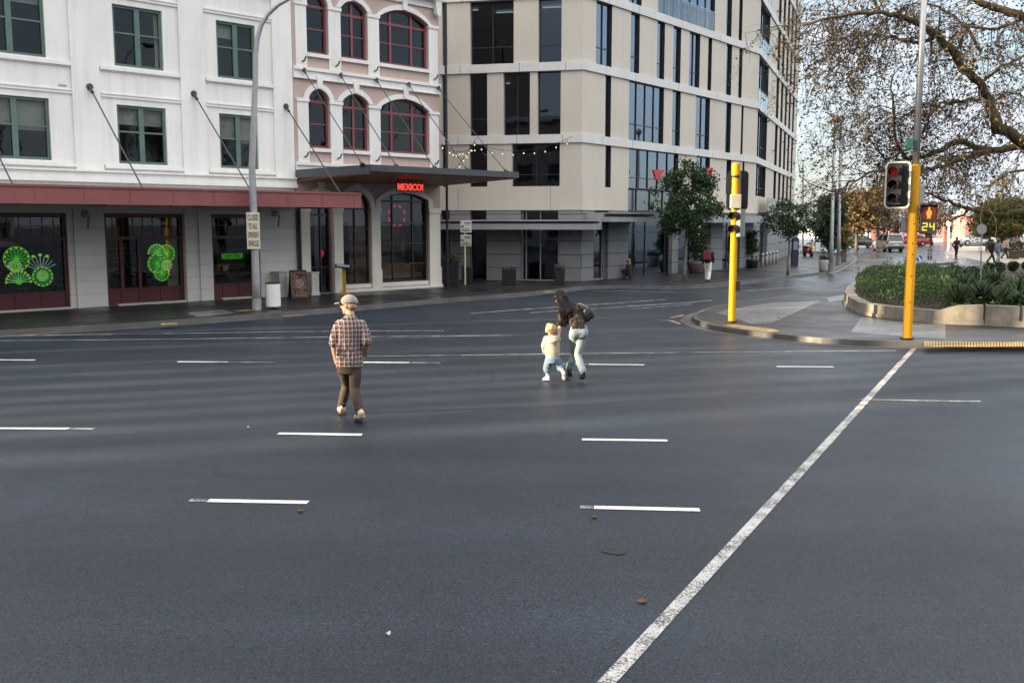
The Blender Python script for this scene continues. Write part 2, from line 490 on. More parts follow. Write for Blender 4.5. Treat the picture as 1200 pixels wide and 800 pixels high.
def scuffed(name, col):
    t = NT(name); v = t.coord(); v2 = t.coord((6, 6, 0.5))
    c = t.mix(1.0, col, t.ramp(t.noise(v2, 2.2, 6, 0.7), [(0.45, 1.0), (0.75, 0.72)]), 'MULTIPLY')
    sc_ = t.ramp(t.noise(v, 26, 6, 0.75), [(0.66, 0.0), (0.70, 1.0)])
    c = t.mix(t.math('MULTIPLY', sc_, 0.65), c, (0.13, 0.10, 0.06))
    t.bsdf(c, t.ramp(t.noise(v, 9, 4), [(0.3, 0.4), (0.7, 0.65)]), 0, 0.3, t.noise(v, 70, 3), 0.3, 0.004)
    return t.m
K['yellow'] = scuffed('yellow pole paint', (0.70, 0.33, 0.012))
K['yellow2'] = scuffed('bright yellow pole paint', (0.64, 0.35, 0.010))
K['cream_box'] = mat('cream box', (0.60, 0.56, 0.44), 0.5, 0.06, 4, 0.05, 50)
K['white'] = mat('white paint', (0.74, 0.74, 0.72), 0.5, 0.07, 2.5, 0.1, 50, streak=0.1)
K['offwhite'] = mat('off white plaster', (0.60, 0.58, 0.53), 0.6, 0.08, 3, 0.1, 50, streak=0.12)
K['red'] = mat('red paint', (0.50, 0.03, 0.03), 0.45, 0.1, 3, 0)
K['redfence'] = mat('hazed fence paint', (0.40, 0.17, 0.155), 0.6, 0.2, 1, 0)  # pale haze and glare of the far street put into this red
K['stone'] = brickmat('grey stone courses', (0.20, 0.205, 0.22), (0.215, 0.22, 0.235), (0.06, 0.06, 0.065), 40.0, 0.62, 0.02, 0.55, None, 0.08)
K['canopy_grey'] = mat('grey canopy', (0.30, 0.31, 0.33), 0.5, 0.08, 1, 0.05, 30)
K['teal'] = mat('teal lobby', (0.05, 0.11, 0.115), 0.6, 0.3, 1, 0)
K['curtain'] = curtain_mat('sheer curtain', (0.13, 0.155, 0.165), (0.36, 0.40, 0.41))
K['soil'] = mat('soil', (0.035, 0.026, 0.018), 0.9, 0.4, 5, 0.6, 20)
K['bark'] = mat('tree bark', (0.085, 0.066, 0.047), 0.9, 0.45, 5, 0.7, 30)
K['bark_moss'] = mat('mossy bark', (0.105, 0.080, 0.038), 0.9, 0.55, 2.5, 0.8, 25)
K['bark_pale'] = mat('pale bark', (0.17, 0.15, 0.12), 0.85, 0.3, 6, 0.5, 30)
def leafm(name, col, var=0.4):
    t = NT(name)
    v = t.coord()
    c = t.ramp(t.noise(v, 2.3, 3), [(0.3, tuple(x * (1 - var) for x in col)), (0.7, tuple(x * (1 + var) for x in col))])
    b = t.bsdf(c, 0.55, 0, 0.35)
    tl = t.n('ShaderNodeBsdfTranslucent'); t.l(c, tl.inputs[0])
    mx = t.n('ShaderNodeMixShader'); mx.inputs[0].default_value = 0.25
    t.l(b.outputs[0], mx.inputs[1]); t.l(tl.outputs[0], mx.inputs[2]); t.l(mx.outputs[0], t.out.inputs[0])
    return t.m
K['lf_dark'] = leafm('dark leaf', (0.026, 0.055, 0.020)); K['lf_mid'] = leafm('green leaf', (0.045, 0.09, 0.028))
K['lf_lite'] = leafm('light green leaf', (0.085, 0.125, 0.04)); K['lf_olive'] = leafm('olive leaf', (0.13, 0.115, 0.03))
K['lf_brown'] = leafm('brown leaf', (0.15, 0.082, 0.034)); K['lf_yellow'] = leafm('yellow leaf', (0.26, 0.17, 0.035))
K['lf_orange'] = leafm('orange leaf', (0.17, 0.085, 0.028)); K['lf_grey'] = leafm('grey green leaf', (0.055, 0.075, 0.05))
K['lf_dkbrown'] = leafm('withered leaf', (0.085, 0.052, 0.032)); K['lf_hedge'] = leafm('hedge leaf', (0.052, 0.10, 0.030))
K['skin'] = mat('skin', (0.44, 0.25, 0.175), 0.55, 0.08, 12, 0.1, 90)
K['skin_pale'] = mat('fair skin', (0.60, 0.39, 0.30), 0.55, 0.06, 12, 0.05, 90)
K['plaid'] = plaid('plaid shirt')
K['trouser'] = mat('brown trousers', (0.045, 0.031, 0.023), 0.85, 0.25, 14, 0.6, 22)
K['cap'] = mat('grey cap', (0.235, 0.22, 0.21), 0.85, 0.08, 20, 0.3, 120)
K['shoe'] = mat('cream shoe', (0.52, 0.42, 0.29), 0.7, 0.12, 20, 0.2, 80)
K['sole'] = mat('dark sole', (0.05, 0.04, 0.035), 0.8, 0.2, 20, 0)
K['hair_black'] = mat('black hair', (0.005, 0.0045, 0.0055), 0.6, 0.4, 18, 0.8, 40, spec=0.12, stretch=(3, 3, 0.4))
K['hair_blond'] = mat('blond hair', (0.42, 0.27, 0.14), 0.6, 0.4, 26, 0.9, 40)
K['hair_brown'] = mat('brown hair', (0.05, 0.03, 0.02), 0.6, 0.4, 26, 0.9, 40)
K['floral'] = blotch('dark floral blouse', [(0.012, 0.011, 0.012), (0.014, 0.012, 0.013), (0.03, 0.025, 0.02), (0.10, 0.05, 0.028), (0.30, 0.21, 0.15)], 17)
K['jeans'] = mat('pale jeans', (0.22, 0.27, 0.30), 0.85, 0.16, 9, 0.5, 30)
K['jeans_blue'] = mat('blue jeans', (0.13, 0.20, 0.29), 0.85, 0.25, 16, 0.5, 40)
K['cream_knit'] = mat('cream hoodie', (0.38, 0.315, 0.245), 0.9, 0.08, 12, 0.5, 50)
K['boot'] = mat('black boot', (0.009, 0.009, 0.010), 0.45, 0.2, 10, 0.1, 60)
K['navy'] = mat('navy cloth', (0.025, 0.03, 0.05), 0.8, 0.2, 8, 0.2, 40)
K['dark_cloth'] = mat('dark cloth', (0.02, 0.02, 0.022), 0.85, 0.3, 8, 0.2, 40)
K['red_cloth'] = mat('crimson cloth', (0.16, 0.02, 0.035), 0.8, 0.2, 8, 0.2, 40)
K['white_cloth'] = mat('white cloth', (0.66, 0.65, 0.64), 0.85, 0.1, 8, 0.2, 40)
K['pink_cloth'] = mat('pink cloth', (0.55, 0.30, 0.28), 0.85, 0.1, 8, 0.2, 40)
K['steel_blue'] = mat('grey blue cloth', (0.20, 0.24, 0.30), 0.85, 0.1, 8, 0.2, 40)
K['rubber'] = mat('tyre rubber', (0.015, 0.015, 0.015), 0.8, 0.2, 20, 0.2, 60)
K['car_silver'] = mat('silver car paint', (0.34, 0.35, 0.36), 0.25, 0.03, 2, 0, metal=0.6, coat=0.6)
K['car_dark'] = mat('dark car paint', (0.035, 0.045, 0.042), 0.22, 0.05, 2, 0, metal=0.3, coat=0.8)
K['car_red'] = mat('red car paint', (0.35, 0.02, 0.02), 0.25, 0.05, 2, 0, coat=0.8)
K['car_white'] = mat('white car paint', (0.74, 0.74, 0.74), 0.3, 0.03, 2, 0, coat=0.6)
K['car_glass'] = mat('dark car glass', (0.012, 0.014, 0.017), 0.06, 0.1, 2, 0, spec=0.7)
K['chrome'] = mat('bright metal', (0.6, 0.6, 0.6), 0.2, 0.05, 2, 0, metal=1.0)
K['tail'] = mat('red tail lamp', (0.35, 0.015, 0.012), 0.2, 0.05, 4, 0)
K['orange_brick'] = brickmat('orange brick', (0.36, 0.14, 0.075), (0.30, 0.11, 0.06), (0.32, 0.26, 0.22), 0.24, 0.085, 0.012, 0.85, 0, 0.15)
K['lens_off'] = mat('dark lens', (0.03, 0.03, 0.028), 0.15, 0.1, 6, 0)
K['lens_red'] = emit('red lens', (1.0, 0.04, 0.05), 0.35, (0.16, 0.01, 0.012))
K['amber'] = emit('amber figure', (1.0, 0.42, 0.02), 4.0)
K['redglow'] = emit('red glow', (1.0, 0.05, 0.02), 0.35, (0.05, 0.005, 0.004))
K['digit'] = emit('yellow digits', (1.0, 0.80, 0.05), 3.6)
K['neon_green'] = emit('green neon', (0.12, 1.0, 0.04), 1.9)
K['neon_lime'] = emit('lime neon', (0.50, 1.0, 0.10), 2.0)
K['neon_white'] = emit('pale neon', (0.65, 1.0, 0.80), 1.5)
K['neon_panel'] = emit('dark green screen', (0.02, 0.25, 0.03), 0.12, (0.01, 0.02, 0.012))
K['neon_red'] = emit('red sign letters', (1.0, 0.06, 0.035), 4.5)
K['neon_red_dim'] = emit('dim red sign', (1.0, 0.03, 0.08), 2.2)
K['bulb'] = emit('festoon bulb', (1.0, 0.82, 0.55), 5.0)
K['lamp_strip'] = emit('ceiling light', (1.0, 0.92, 0.78), 9.0)
K['warm_lamp'] = emit('warm lamp', (1.0, 0.62, 0.25), 5.0)
# ------------------------------------------------------------------ ground, kerbs, markings
def struct(mb, name, m, fix=True):
    return tag(mb.build(name, m, None, fix=fix), kind='structure')
mb = MB(); mb.add([(-1500, -300, 0), (1500, -300, 0), (1500, 3000, 0), (-1500, 3000, 0)], [(0, 1, 2, 3)])
struct(mb, 'road', K['asphalt'], False)

KH = 0.13
def g2(l): return [G(*p) for p in l]
KL = g2([(-330, 420), (0, 393), (130, 386), (290, 374.5), (420, 363), (520, 354), (600, 348), (650, 343), (690, 338), (740, 337.5), (802, 339), (861, 333.5), (940, 324.5), (978, 320), (1003, 303), (995, 298), (900, 293)])
def smooth(pts, it=2):
    for _ in range(it):
        q = [pts[0]]
        for a, b in zip(pts[:-1], pts[1:]):
            q += [a * 0.75 + b * 0.25, a * 0.25 + b * 0.75]
        q.append(pts[-1]); pts = q
    return pts
KLs = smooth(KL)
def off(poly, w):      # offset an open polyline to its left
    out = []
    for i, p in enumerate(poly):
        a = poly[max(i - 1, 0)]; b = poly[min(i + 1, len(poly) - 1)]
        t = (b - a); t.z = 0; t.normalize()
        out.append(p + Vector((-t.y, t.x, 0)) * w)
    return out
def kerb(poly, w, name, h=KH):
    inn = off(poly, w); top = off(poly, 0.025)
    mb = MB()
    for i in range(len(poly) - 1):
        a, b, c, d = poly[i], poly[i + 1], inn[i + 1], inn[i]
        ta, tb = top[i], top[i + 1]
        z = lambda p, zz: (p.x, p.y, zz)
        mb.add([z(a, 0), z(b, 0), z(tb, h), z(ta, h), z(c, h), z(d, h)], [(0, 1, 2, 3), (3, 2, 4, 5)])
    struct(mb, name, K['kerb'])
    # shallow gutter strip
    g = off(poly, -0.30)
    mb = MB()
    for i in range(len(poly) - 1):
        mb.add([(poly[i].x, poly[i].y, 0.004), (poly[i + 1].x, poly[i + 1].y, 0.004), (g[i + 1].x, g[i + 1].y, 0.004), (g[i].x, g[i].y, 0.004)], [(0, 1, 2, 3)])
    struct(mb, 'gutter', K['kerb'], False)
    return inn
inn = kerb(KLs, 0.16, 'kerb')
poly = [Vector((p.x, p.y, KH - 0.004)) for p in inn] + [Vector((-120, 135, KH - 0.004)), Vector((-120, 0, KH - 0.004))]
mb = MB(); mb.sheet(poly); struct(mb, 'footpath', K['path'])

# traffic island
ISL = g2([(808, 374.5), (814, 380), (832, 386.5), (860, 391), (895, 395.8), (972, 403.8), (1060, 406.8), (1200, 408), (1420, 411)])
ISB = g2([(1500, 300), (1200, 309), (1080, 319), (1000, 332), (960, 344), (900, 353), (840, 362), (818, 369)])
ring = ISL + ISB
def smooth_closed(p, it=1):
    for _ in range(it):
        q = []
        for a, b in zip(p, p[1:] + p[:1]): q += [a * 0.75 + b * 0.25, a * 0.25 + b * 0.75]
        p = q
    return p
ring = smooth_closed(ring, 2)
ki = kerb(ring + ring[:1], 0.16, 'island_kerb')
mb = MB(); mb.sheet([Vector((p.x, p.y, KH - 0.004)) for p in ki[:-1]]); struct(mb, 'traffic_island', K['island'])
def slab(pts, name='concrete_slab', m='slab', z=KH):
    mb = MB(); mb.sheet([G(x, y, z) for x, y in pts]); return struct(mb, name, K[m])
slab([(838, 366), (870, 360), (905, 354.5), (962, 352.5), (905, 378), (880, 379.5), (862, 373)])
slab([(1010, 371), (1050, 376), (1108, 380), (1108, 397), (1060, 394), (997, 389)])
slab([(968, 349), (990, 345), (992, 351), (972, 354)])
# tactile strips
def tactile(pts):
    slab(pts, 'tactile_paving', 'tactile', KH + 0.004)
tactile([(846, 381), (862, 380.2), (905, 385), (914, 388), (902, 388.8), (880, 386.8)])
mb = MB()
for i in range(60):
    x = 1083 + i * 3.4
    a = G(x, 400.6, KH); b = G(x + 2.6, 400.7, KH); c = G(x + 2.9, 406.3, KH); d = G(x + 0.3, 406.2, KH)
    mb.prism([a, b, c, d], (0, 0, 0.012))
struct(mb, 'tactile_paving', K['tactile'])

def stripe(x0, y0, x1, y1, w, m='line_new', name='road_marking', slant=0.0):
    a = G(x0, y0); b = G(x1, y1); t = (b - a).normalized(); n = Vector((-t.y, t.x, 0)) * w / 2
    s_ = t * slant
    mb = MB(); mb.sheet([Vector((p.x, p.y, 0.006)) for p in (a - n - s_, b - n - s_, b + n + s_, a + n + s_)])
    struct(mb, name, K[m])
for (x0, y0, x1, y1) in ((-70, 421.5, 41, 422), (208, 424, 267, 424.3), (424, 424.6, 480, 425), (690, 427, 755, 427.6), (910, 429.6, 977, 430),
                         (-40, 501.8, 80, 502.3), (326, 508, 424, 509.5), (682, 515, 782, 516.3), (244, 586.6, 361, 588.8), (696, 594.6, 820, 597.5)):
    stripe(x0, y0, x1, y1, 0.11)
for (x0, y0, x1, y1) in ((268, 424.4, 322, 424.8), (481, 425, 516, 425.3), (660, 426.6, 689, 427), (222, 586.2, 243, 586.6), (680, 594.3, 695, 594.6), (80, 502.3, 110, 502.6)):
    stripe(x0, y0, x1, y1, 0.10, 'line_old')
stripe(640, 877, 1071, 408.5, 0.108, 'line')
# thin edge lines
def polystripe(pts, w, m, name='road_marking'):
    P = smooth(g2(pts), 2); L = off(P, w / 2); Rr = off(P, -w / 2)
    mb = MB()
    for i in range(len(P) - 1):
        mb.add([(L[i].x, L[i].y, 0.0055), (L[i + 1].x, L[i + 1].y, 0.0055), (Rr[i + 1].x, Rr[i + 1].y, 0.0055), (Rr[i].x, Rr[i].y, 0.0055)], [(0, 1, 2, 3)])
    struct(mb, name, K[m], False)
polystripe([(-60, 394), (0, 393.5), (200, 391), (390, 388), (520, 387.6)], 0.09, 'line_old')
polystripe([(-60, 400), (0, 399.3), (200, 397.5), (390, 395), (600, 393)], 0.09, 'line_old')
polystripe([(430, 417.5), (600, 415.5), (800, 413), (1050, 411)], 0.08, 'line_old')
polystripe([(552, 367.5), (600, 363.5), (690, 357.5), (780, 351)], 0.11, 'line')
polystripe([(622, 366.5), (700, 361.5), (800, 355), (835, 352)], 0.11, 'line')
polystripe([(740, 362), (790, 358.5), (812, 356)], 0.10, 'line_old')
polystripe([(875, 341), (930, 336.5), (975, 333)], 0.11, 'line')
polystripe([(770, 375), (800, 376)], 0.10, 'line_old')
polystripe([(1008, 468), (1060, 469.2), (1150, 470.5)], 0.07, 'line_old')
polystripe([(1005, 319), (1030, 316.5), (1100, 314)], 0.35, 'line_old')
polystripe([(1000, 312.5), (1040, 311.5), (1075, 311)], 0.35, 'line')
for (x0, y0, x1, y1) in ((786, 372.5, 801, 369.4), (786, 376, 797, 379.8), (140, 382.6, 179, 380), (238, 378, 268, 375.6), (12, 391, 66, 387.6), (330, 371, 357, 369), (660, 337.5, 690, 333)):
    stripe(x0, y0, x1, y1, 0.12, 'yline')
polystripe([(690, 341.5), (740, 341), (790, 342.5)], 0.10, 'yline')
# yellow patches on the kerb edge
for (x0, y0, x1, y1) in ((278, 369.5, 294, 368), (189, 385.6, 208, 384.6), (638, 346, 647, 345.4)):
    a = G(x0, y0); b = G(x1, y1); t = (b - a).normalized(); n = Vector((-t.y, t.x, 0)) * 0.16
    mb = MB(); mb.sheet([Vector((p.x, p.y, KH + 0.006)) for p in (a - n, b - n, b + n, a + n)]); struct(mb, 'kerb_paint', K['yline'])
# paler wet slab spots on the footpath and the iron lid in the road
slab([(218, 366.5), (262, 362.5), (276, 367), (232, 371.5)], 'footpath_patch', 'slab', KH)
def lid(x, y, rx, m):
    c = G(x, y); mb = MB()
    mb.sheet([Vector((c.x + rx * math.cos(a) * (1 + 0.25 * math.sin(3 * a + x) + random.uniform(-.15, .15)), c.y + rx * math.sin(a) * random.uniform(.7, 1.1), 0.006)) for a in [k * math.pi / 12 for k in range(24)]])
    return tag(mb.build('road_patch', K[m], None), kind='structure')
K['tar'] = mat('tar patch', (0.012, 0.012, 0.013), 0.6, 0.3, 8, 0.5, 60)
lid(721, 646, 0.10, 'tar'); lid(258, 425.5, 0.16, 'tar'); lid(145, 411.5, 0.25, 'tar')
# fallen leaves
for i, (x, y, lab) in enumerate(((352, 598, 'tan fallen leaf beside the nearest left lane dash'), (697, 605, 'orange fallen leaf just below the nearest right lane dash'),
                       (752, 704, 'reddish fallen leaf near the bottom of the road, left of the long white line'), (634, 510, 'small brown fallen leaf to the left of a lane dash'),
                       (658, 506, 'small brown fallen leaf above a lane dash'), (455, 742, 'tiny white scrap of paper on the bare near road'), (291, 500.5, 'white scrap of paper left of the walking man'))):
    c = G(x, y, 0.012); mb = MB()
    m = 'lf_orange' if i < 5 else 'white_cloth'
    random.seed(i)
    k = 0.04 if i < 3 else 0.018
    n = 9
    rim = [Vector((c.x + k * math.cos(6.283 * j / n) * random.uniform(0.5, 1.2), c.y + 0.8 * k * math.sin(6.283 * j / n) * random.uniform(0.5, 1.2), 0.006 + 0.02 * random.random())) for j in range(n)]
    mb.prism(rim, (0, 0, 0.004))
    mb.single('fallen_leaf' if i < 5 else 'paper_scrap', K[m], lab, 'leaf' if i < 5 else 'litter')
random.seed(11)
# ------------------------------------------------------------------ the two old buildings on the left
p0 = G(110, 360, KH); p1 = G(515, 336, KH)
fA = Fac((p0.x, p0.y), (p1.x - p0.x, p1.y - p0.y))
UA = lambda x, y=262: fA.u(x, y)
UEND = UA(516); UMID = UA(347.5); UL = UA(-190)

def wallskin(mb, f, u0, u1, z0, z1, ops, depth=0.25, d=0.0):
    us = sorted(set([u0, u1] + [x for o in ops for x in o[:2] if u0 < x < u1]))
    zs = sorted(set([z0, z1] + [x for o in ops for x in o[2:4] if z0 < x < z1]))
    for a, b in zip(us[:-1], us[1:]):
        for c, e in zip(zs[:-1], zs[1:]):
            mu = (a + b) / 2; mz = (c + e) / 2
            if any(o[0] < mu < o[1] and o[2] < mz < o[3] for o in ops): continue
            mb.add([f.pt(a, c, d), f.pt(b, c, d), f.pt(b, e, d), f.pt(a, e, d)], [(0, 1, 2, 3)])
    for o in ops:
        a, b, c, e = max(o[0], u0), min(o[1], u1), o[2], o[3]
        q = lambda u, z, dd: f.pt(u, z, dd)
        for (s_, t_) in (((a, c), (a, e)), ((b, e), (b, c)), ((a, e), (b, e)), ((b, c), (a, c))):
            mb.add([q(*s_, d), q(*t_, d), q(*t_, d - depth), q(*s_, d - depth)], [(0, 1, 2, 3)])
def shell(mb, f, u0, u1, z0, z1, depth, d=0.0, left=True, right=True):
    """sides, back and roof behind a facade"""
    q = lambda u, z, dd: f.pt(u, z, dd)
    if left: mb.add([q(u0, z0, d), q(u0, z1, d), q(u0, z1, -depth), q(u0, z0, -depth)], [(0, 1, 2, 3)])
    if right: mb.add([q(u1, z0, d), q(u1, z0, -depth), q(u1, z1, -depth), q(u1, z1, d)], [(0, 1, 2, 3)])
    mb.add([q(u0, z0, -depth), q(u0, z1, -depth), q(u1, z1, -depth), q(u1, z0, -depth)], [(0, 1, 2, 3)])
    mb.add([q(u0, z1, d), q(u1, z1, d), q(u1, z1, -depth), q(u0, z1, -depth)], [(0, 1, 2, 3)])

def window(parent, f, u0, u1, z0, z1, fm, gm, mull=(), trans=(), fw=0.07, d=-0.2, th=0.06, blind=None, bars=0.05, name='window', sashbar=None, bm='blind'):
    mb = MB()
    e = 0.002
    mb.fbox(f, u0 + e, u0 + fw, z0 + e, z1 - e, d, d + th); mb.fbox(f, u1 - fw, u1 - e, z0 + e, z1 - e, d, d + th)
    mb.fbox(f, u0 + fw, u1 - fw, z0 + e, z0 + fw, d, d + th); mb.fbox(f, u0 + fw, u1 - fw, z1 - fw, z1 - e, d, d + th)
    for m in mull:
        w = bars
        if isinstance(m, tuple): m, w = m
        mb.fbox(f, m - w / 2, m + w / 2, z0 + fw, z1 - fw, d + 0.003, d + th + 0.004)
    for t in trans:
        w = bars
        if isinstance(t, tuple): t, w = t
        mb.fbox(f, u0 + fw, u1 - fw, t - w / 2, t + w / 2, d + 0.001, d + th - 0.004)
    o = mb.build(name, K[fm], parent)
    g = MB(); g.fbox(f, u0 + fw * .6, u1 - fw * .6, z0 + fw * .6, z1 - fw * .6, d + 0.02, d + 0.026)
    g.build('pane', K[gm], o)
    if blind:
        for (a, b, c) in blind:   # u0,u1 fractions, drop fraction
            bmb = MB(); U = u1 - u0
            bmb.fbox(f, u0 + fw + U * a, u0 + U * b - fw * 0.5, z1 - fw - (z1 - z0) * c, z1 - fw, d - 0.10, d - 0.085)
            bmb.fbox(f, u0 + fw + U * a, u0 + U * b - fw * 0.5, z1 - fw - (z1 - z0) * c - 0.03, z1 - fw - (z1 - z0) * c, d - 0.105, d - 0.08)
            bmb.build('blind', K[bm], o)
    return o

# ---------- white building
WB = thing('white_building', 'white rendered three storey building with green sash windows over dark red shopfronts', 'building', fA.pt((UL + UMID) / 2, KH))
z2t = fA.z(165, 124.5); z2b = fA.z(168, 192.5); z1t = fA.z(165, 9); z1b = fA.z(166, 80); ST = z1t - z2t
WTOP = z1t + ST + 1.6
bays = [(UA(-16, 150), UA(60, 150)), (UA(137.5, 120), UA(195, 120)), (UA(257, 110), UA(302, 110))]
wl = bays[1][1] - bays[1][0]
bays = [(bays[0][1] - 2.0, bays[0][1])] + bays[1:]
pil = [(UA(-190), UA(-62)), (UA(87, 150), UA(120, 150)), (UA(214, 150), UA(243, 150)), (UA(322, 150), UMID)]
CZ = fA.z(150, 214)          # underside of the string course over the canopy
GZ = fA.z(150, 250)          # top of the ground floor openings
shops = [(UA(-75, 300), UA(81, 300)), (UA(125, 300), UA(217, 300)), (UA(250, 300), UA(304, 300))]
ops = []
rows = [(z2b, z2t), (z1b, z1t), (z1b + ST, z1t + ST)]
for (a, b) in bays:
    for (c, e) in rows: ops.append((a, b, c, e))
mb = MB()
wallskin(mb, fA, UL, UMID, GZ + 0.35, WTOP, ops, 0.22, -0.07)
shell(mb, fA, UL, UMID, KH, WTOP, 13, -0.07)
for (a, b) in pil: mb.fbox(fA, a, b, CZ, WTOP - 0.6, -0.069, 0.0)
mb.build('wall', K['white_wall'], WB)
# ground floor wall with joints
K['coursed'] = brickmat('coursed render', (0.82, 0.79, 0.735), (0.81, 0.78, 0.725), (0.68, 0.65, 0.60), 60.0, 0.42, 0.014, 0.65, None, 0.05)
mb = MB()
gops = [(a, b, KH, GZ) for a, b in shops]
wallskin(mb, fA, UL, UMID, KH, GZ + 0.35, gops, 0.30, -0.05)
mb.build('ground_floor_wall', K['coursed'], WB)
for x0, x1 in ((88, 97.5), (217.5, 227), (304.5, 310), (234, 249)):
    mb = MB(); mb.fbox(fA, UA(x0, 300), UA(x1, 300) - 0.02, KH, GZ + 0.1, -0.049, 0.03)
    mb.build('pilaster', K['coursed'], WB)
# mouldings
mb = MB()
mb.fbox(fA, UL, UMID, CZ - 0.02, CZ + 0.12, -0.06, 0.16); mb.fbox(fA, UL, UMID, CZ + 0.12, CZ + 0.30, -0.06, 0.10); mb.fbox(fA, UL, UMID, CZ + 0.30, CZ + 0.36, -0.06, 0.18)
mb.build('string_course', K['white_trim'], WB)
edges = [pil[0][1], pil[1][0], pil[1][1], pil[2][0], pil[2][1], pil[3][0]]
for (c, e) in rows:
    for i in range(3):
        a, b = edges[2 * i], edges[2 * i + 1]
        mb = MB()
        mb.fbox(fA, a + 0.02, b, c - 0.17, c - 0.06, -0.069, 0.03)
        mb.fbox(fA, a + 0.02, b, c - 0.21, c - 0.17, -0.069, -0.03)
        mb.build('sill', K['white_trim'], WB); mb = MB()
        mb.fbox(fA, a + 0.02, b, e + 0.20, e + 0.29, -0.069, -0.02)
        mb.fbox(fA, a + 0.02, b, e + 0.29, e + 0.33, -0.069, 0.01)
        mb.build('lintel_moulding', K['white_trim'], WB)
mb = MB(); mb.fbox(fA, UL, UMID, WTOP - 0.6, WTOP + 0.05, -0.069, 0.35); mb.fbox(fA, UL, UMID, WTOP - 0.9, WTOP - 0.6, -0.069, 0.18)
mb.build('cornice', K['white_trim'], WB)
random.seed(5)
for bi, (a, b) in enumerate(bays):
    for ri, (c, e) in enumerate(rows):
        mid = (a + b) / 2; z = c + (e - c) * 0.55
        bl = None
        if ri == 0: bl = [(0.0, 0.5, 0.40 if bi != 1 else 0.26), (0.5, 1.0, 0.46 if bi != 1 else 0.26)]
        if ri == 1 and bi == 1: bl = [(0.84, 1.0, 0.9)]
        if ri == 1 and bi == 2: bl = [(0.0, 0.5, 0.22)]
        if ri == 1 and bi == 0: bl = [(0.5, 1.0, 0.12)]
        window(WB, fA, a, b, c, e, 'green_paint', 'glass_old', mull=[(mid, 0.17)], trans=[(z, 0.055)], fw=0.085, d=-0.24, th=0.09, blind=bl)
# interior of the upper floors
mb = MB()
for zz in (CZ, z1b - 0.75, z1b + ST - 0.75, WTOP - 0.3):
    mb.fbox(fA, UL + 0.1, UMID - 0.1, zz - 0.12, zz, -6.0, -0.34)
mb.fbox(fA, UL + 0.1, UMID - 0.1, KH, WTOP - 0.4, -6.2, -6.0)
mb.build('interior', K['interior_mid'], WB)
# shopfronts
def shopfront(i, a, b, mull, door=None):
    mb = MB(); f = fA; d = -0.30
    zt = GZ - 0.62 - 0.1; zb = KH + 0.50
    zk = z_tr
    mb.fbox(f, a + 0.002, a + 0.10, KH, GZ - 0.002, d, d + 0.14); mb.fbox(f, b - 0.10, b - 0.002, KH, GZ - 0.002, d, d + 0.14)
    mb.fbox(f, a + 0.10, b - 0.10, GZ - 0.14, GZ - 0.002, d, d + 0.13)
    mb.fbox(f, a + 0.10, b - 0.10, zk - 0.05, zk + 0.05, d, d + 0.12)
    mb.fbox(f, a + 0.10, b - 0.10, KH, zb, d, d + 0.10)
    mb.fbox(f, a + 0.10, b - 0.10, zb, zb + 0.05, d - 0.02, d + 0.14)
    n = 3
    for m in mull:
        if i == 1 and m < UA(175, 320): mb.fbox(f, m - 0.05, m + 0.05, zb + 0.05, zk - 0.05, d + 0.002, d + 0.115)
        mb.fbox(f, m - 0.06, m + 0.06, KH + 0.02, zb - 0.02, d + 0.09, d + 0.125)
    # leaded top lights
    k = int((b - a) / 0.33)
    for j in range(1, k):
        u = a + (b - a) * j / k
        mb.fbox(f, u - 0.012, u + 0.012, zk + 0.05, GZ - 0.14, d + 0.03, d + 0.06)
    zm = (zk + GZ) / 2
    mb.fbox(f, a + 0.1, b - 0.1, zm - 0.012, zm + 0.012, d + 0.031, d + 0.059)
    o = mb.build('shopfront', K['maroon_dk'], WB)
    g = MB(); g.fbox(f, a + 0.06, b - 0.06, zb + 0.02, GZ - 0.08, d + 0.042, d + 0.048); g.build('pane', K['glass_shop'], o)
    if door:
        dm = MB(); dm.fbox(f, door[0], door[1], KH + 0.01, zk - 0.05, d + 0.05, d + 0.135)
        dm.fbox(f, door[0] + 0.0, door[0] + 0.12, KH + 0.01, zk - 0.05, d + 0.135, d + 0.16)
        dm.fbox(f, door[1] - 0.12, door[1], KH + 0.01, zk - 0.05, d + 0.135, d + 0.16)
        dm.fbox(f, door[0] + 0.12, door[1] - 0.12, KH + 0.01, KH + 0.55, d + 0.135, d + 0.16)
        dm.build('door', K['maroon_dk'], o)
    st = MB(); st.fbox(f, a + 0.3, b - 0.02, KH - 0.01, KH + 0.06, d + 0.141, d + 0.34); st.build('step', K['offwhite'], o)
z_tr = fA.z(170, 279)
zz = z_tr
shopfront(0, *shops[0], [UA(21, 320), UA(52, 320), UA(-30, 320)])
a, b = shops[1]
shopfront(1, a, b, [UA(146, 320), UA(167, 320), UA(192, 320)])
shopfront(2, *shops[2], [UA(265, 320), UA(285, 320)])
# shop interior: floor to ceiling back wall, shelves and plants
mb = MB()
mb.fbox(fA, UL + 0.1, UMID - 0.1, KH, CZ - 0.2, -3.2, -3.05)
mb.build('shop_back_wall', K['interior_wood'], WB)
random.seed(21)
pm = MB()
for (a, b, n) in ((UA(5), UA(78), 900), (UA(143), UA(185), 700), (UA(252), UA(300), 500)):
    for _ in range(n):
        u = random.uniform(a, b); h = abs(random.gauss(0, 0.38))
        pm.leaf(fA.pt(u, KH + 0.55 + h, random.uniform(-0.9, -0.5)), random.uniform(0.1, 0.24), random.choice((0, 0, 1)), 0.4)
pm.build('indoor_plants', [K['lf_dark'], K['lf_mid']], WB, fix=False)['kind'] = 'stuff'
wm = MB()
for k in range(7):
    zq = KH + 1.15 + k * 0.16
    wm.fbox(fA, UA(146), UA(182), zq, zq + 0.03, -1.8, -1.75)
wm.build('shelf', K['plywood'], WB)
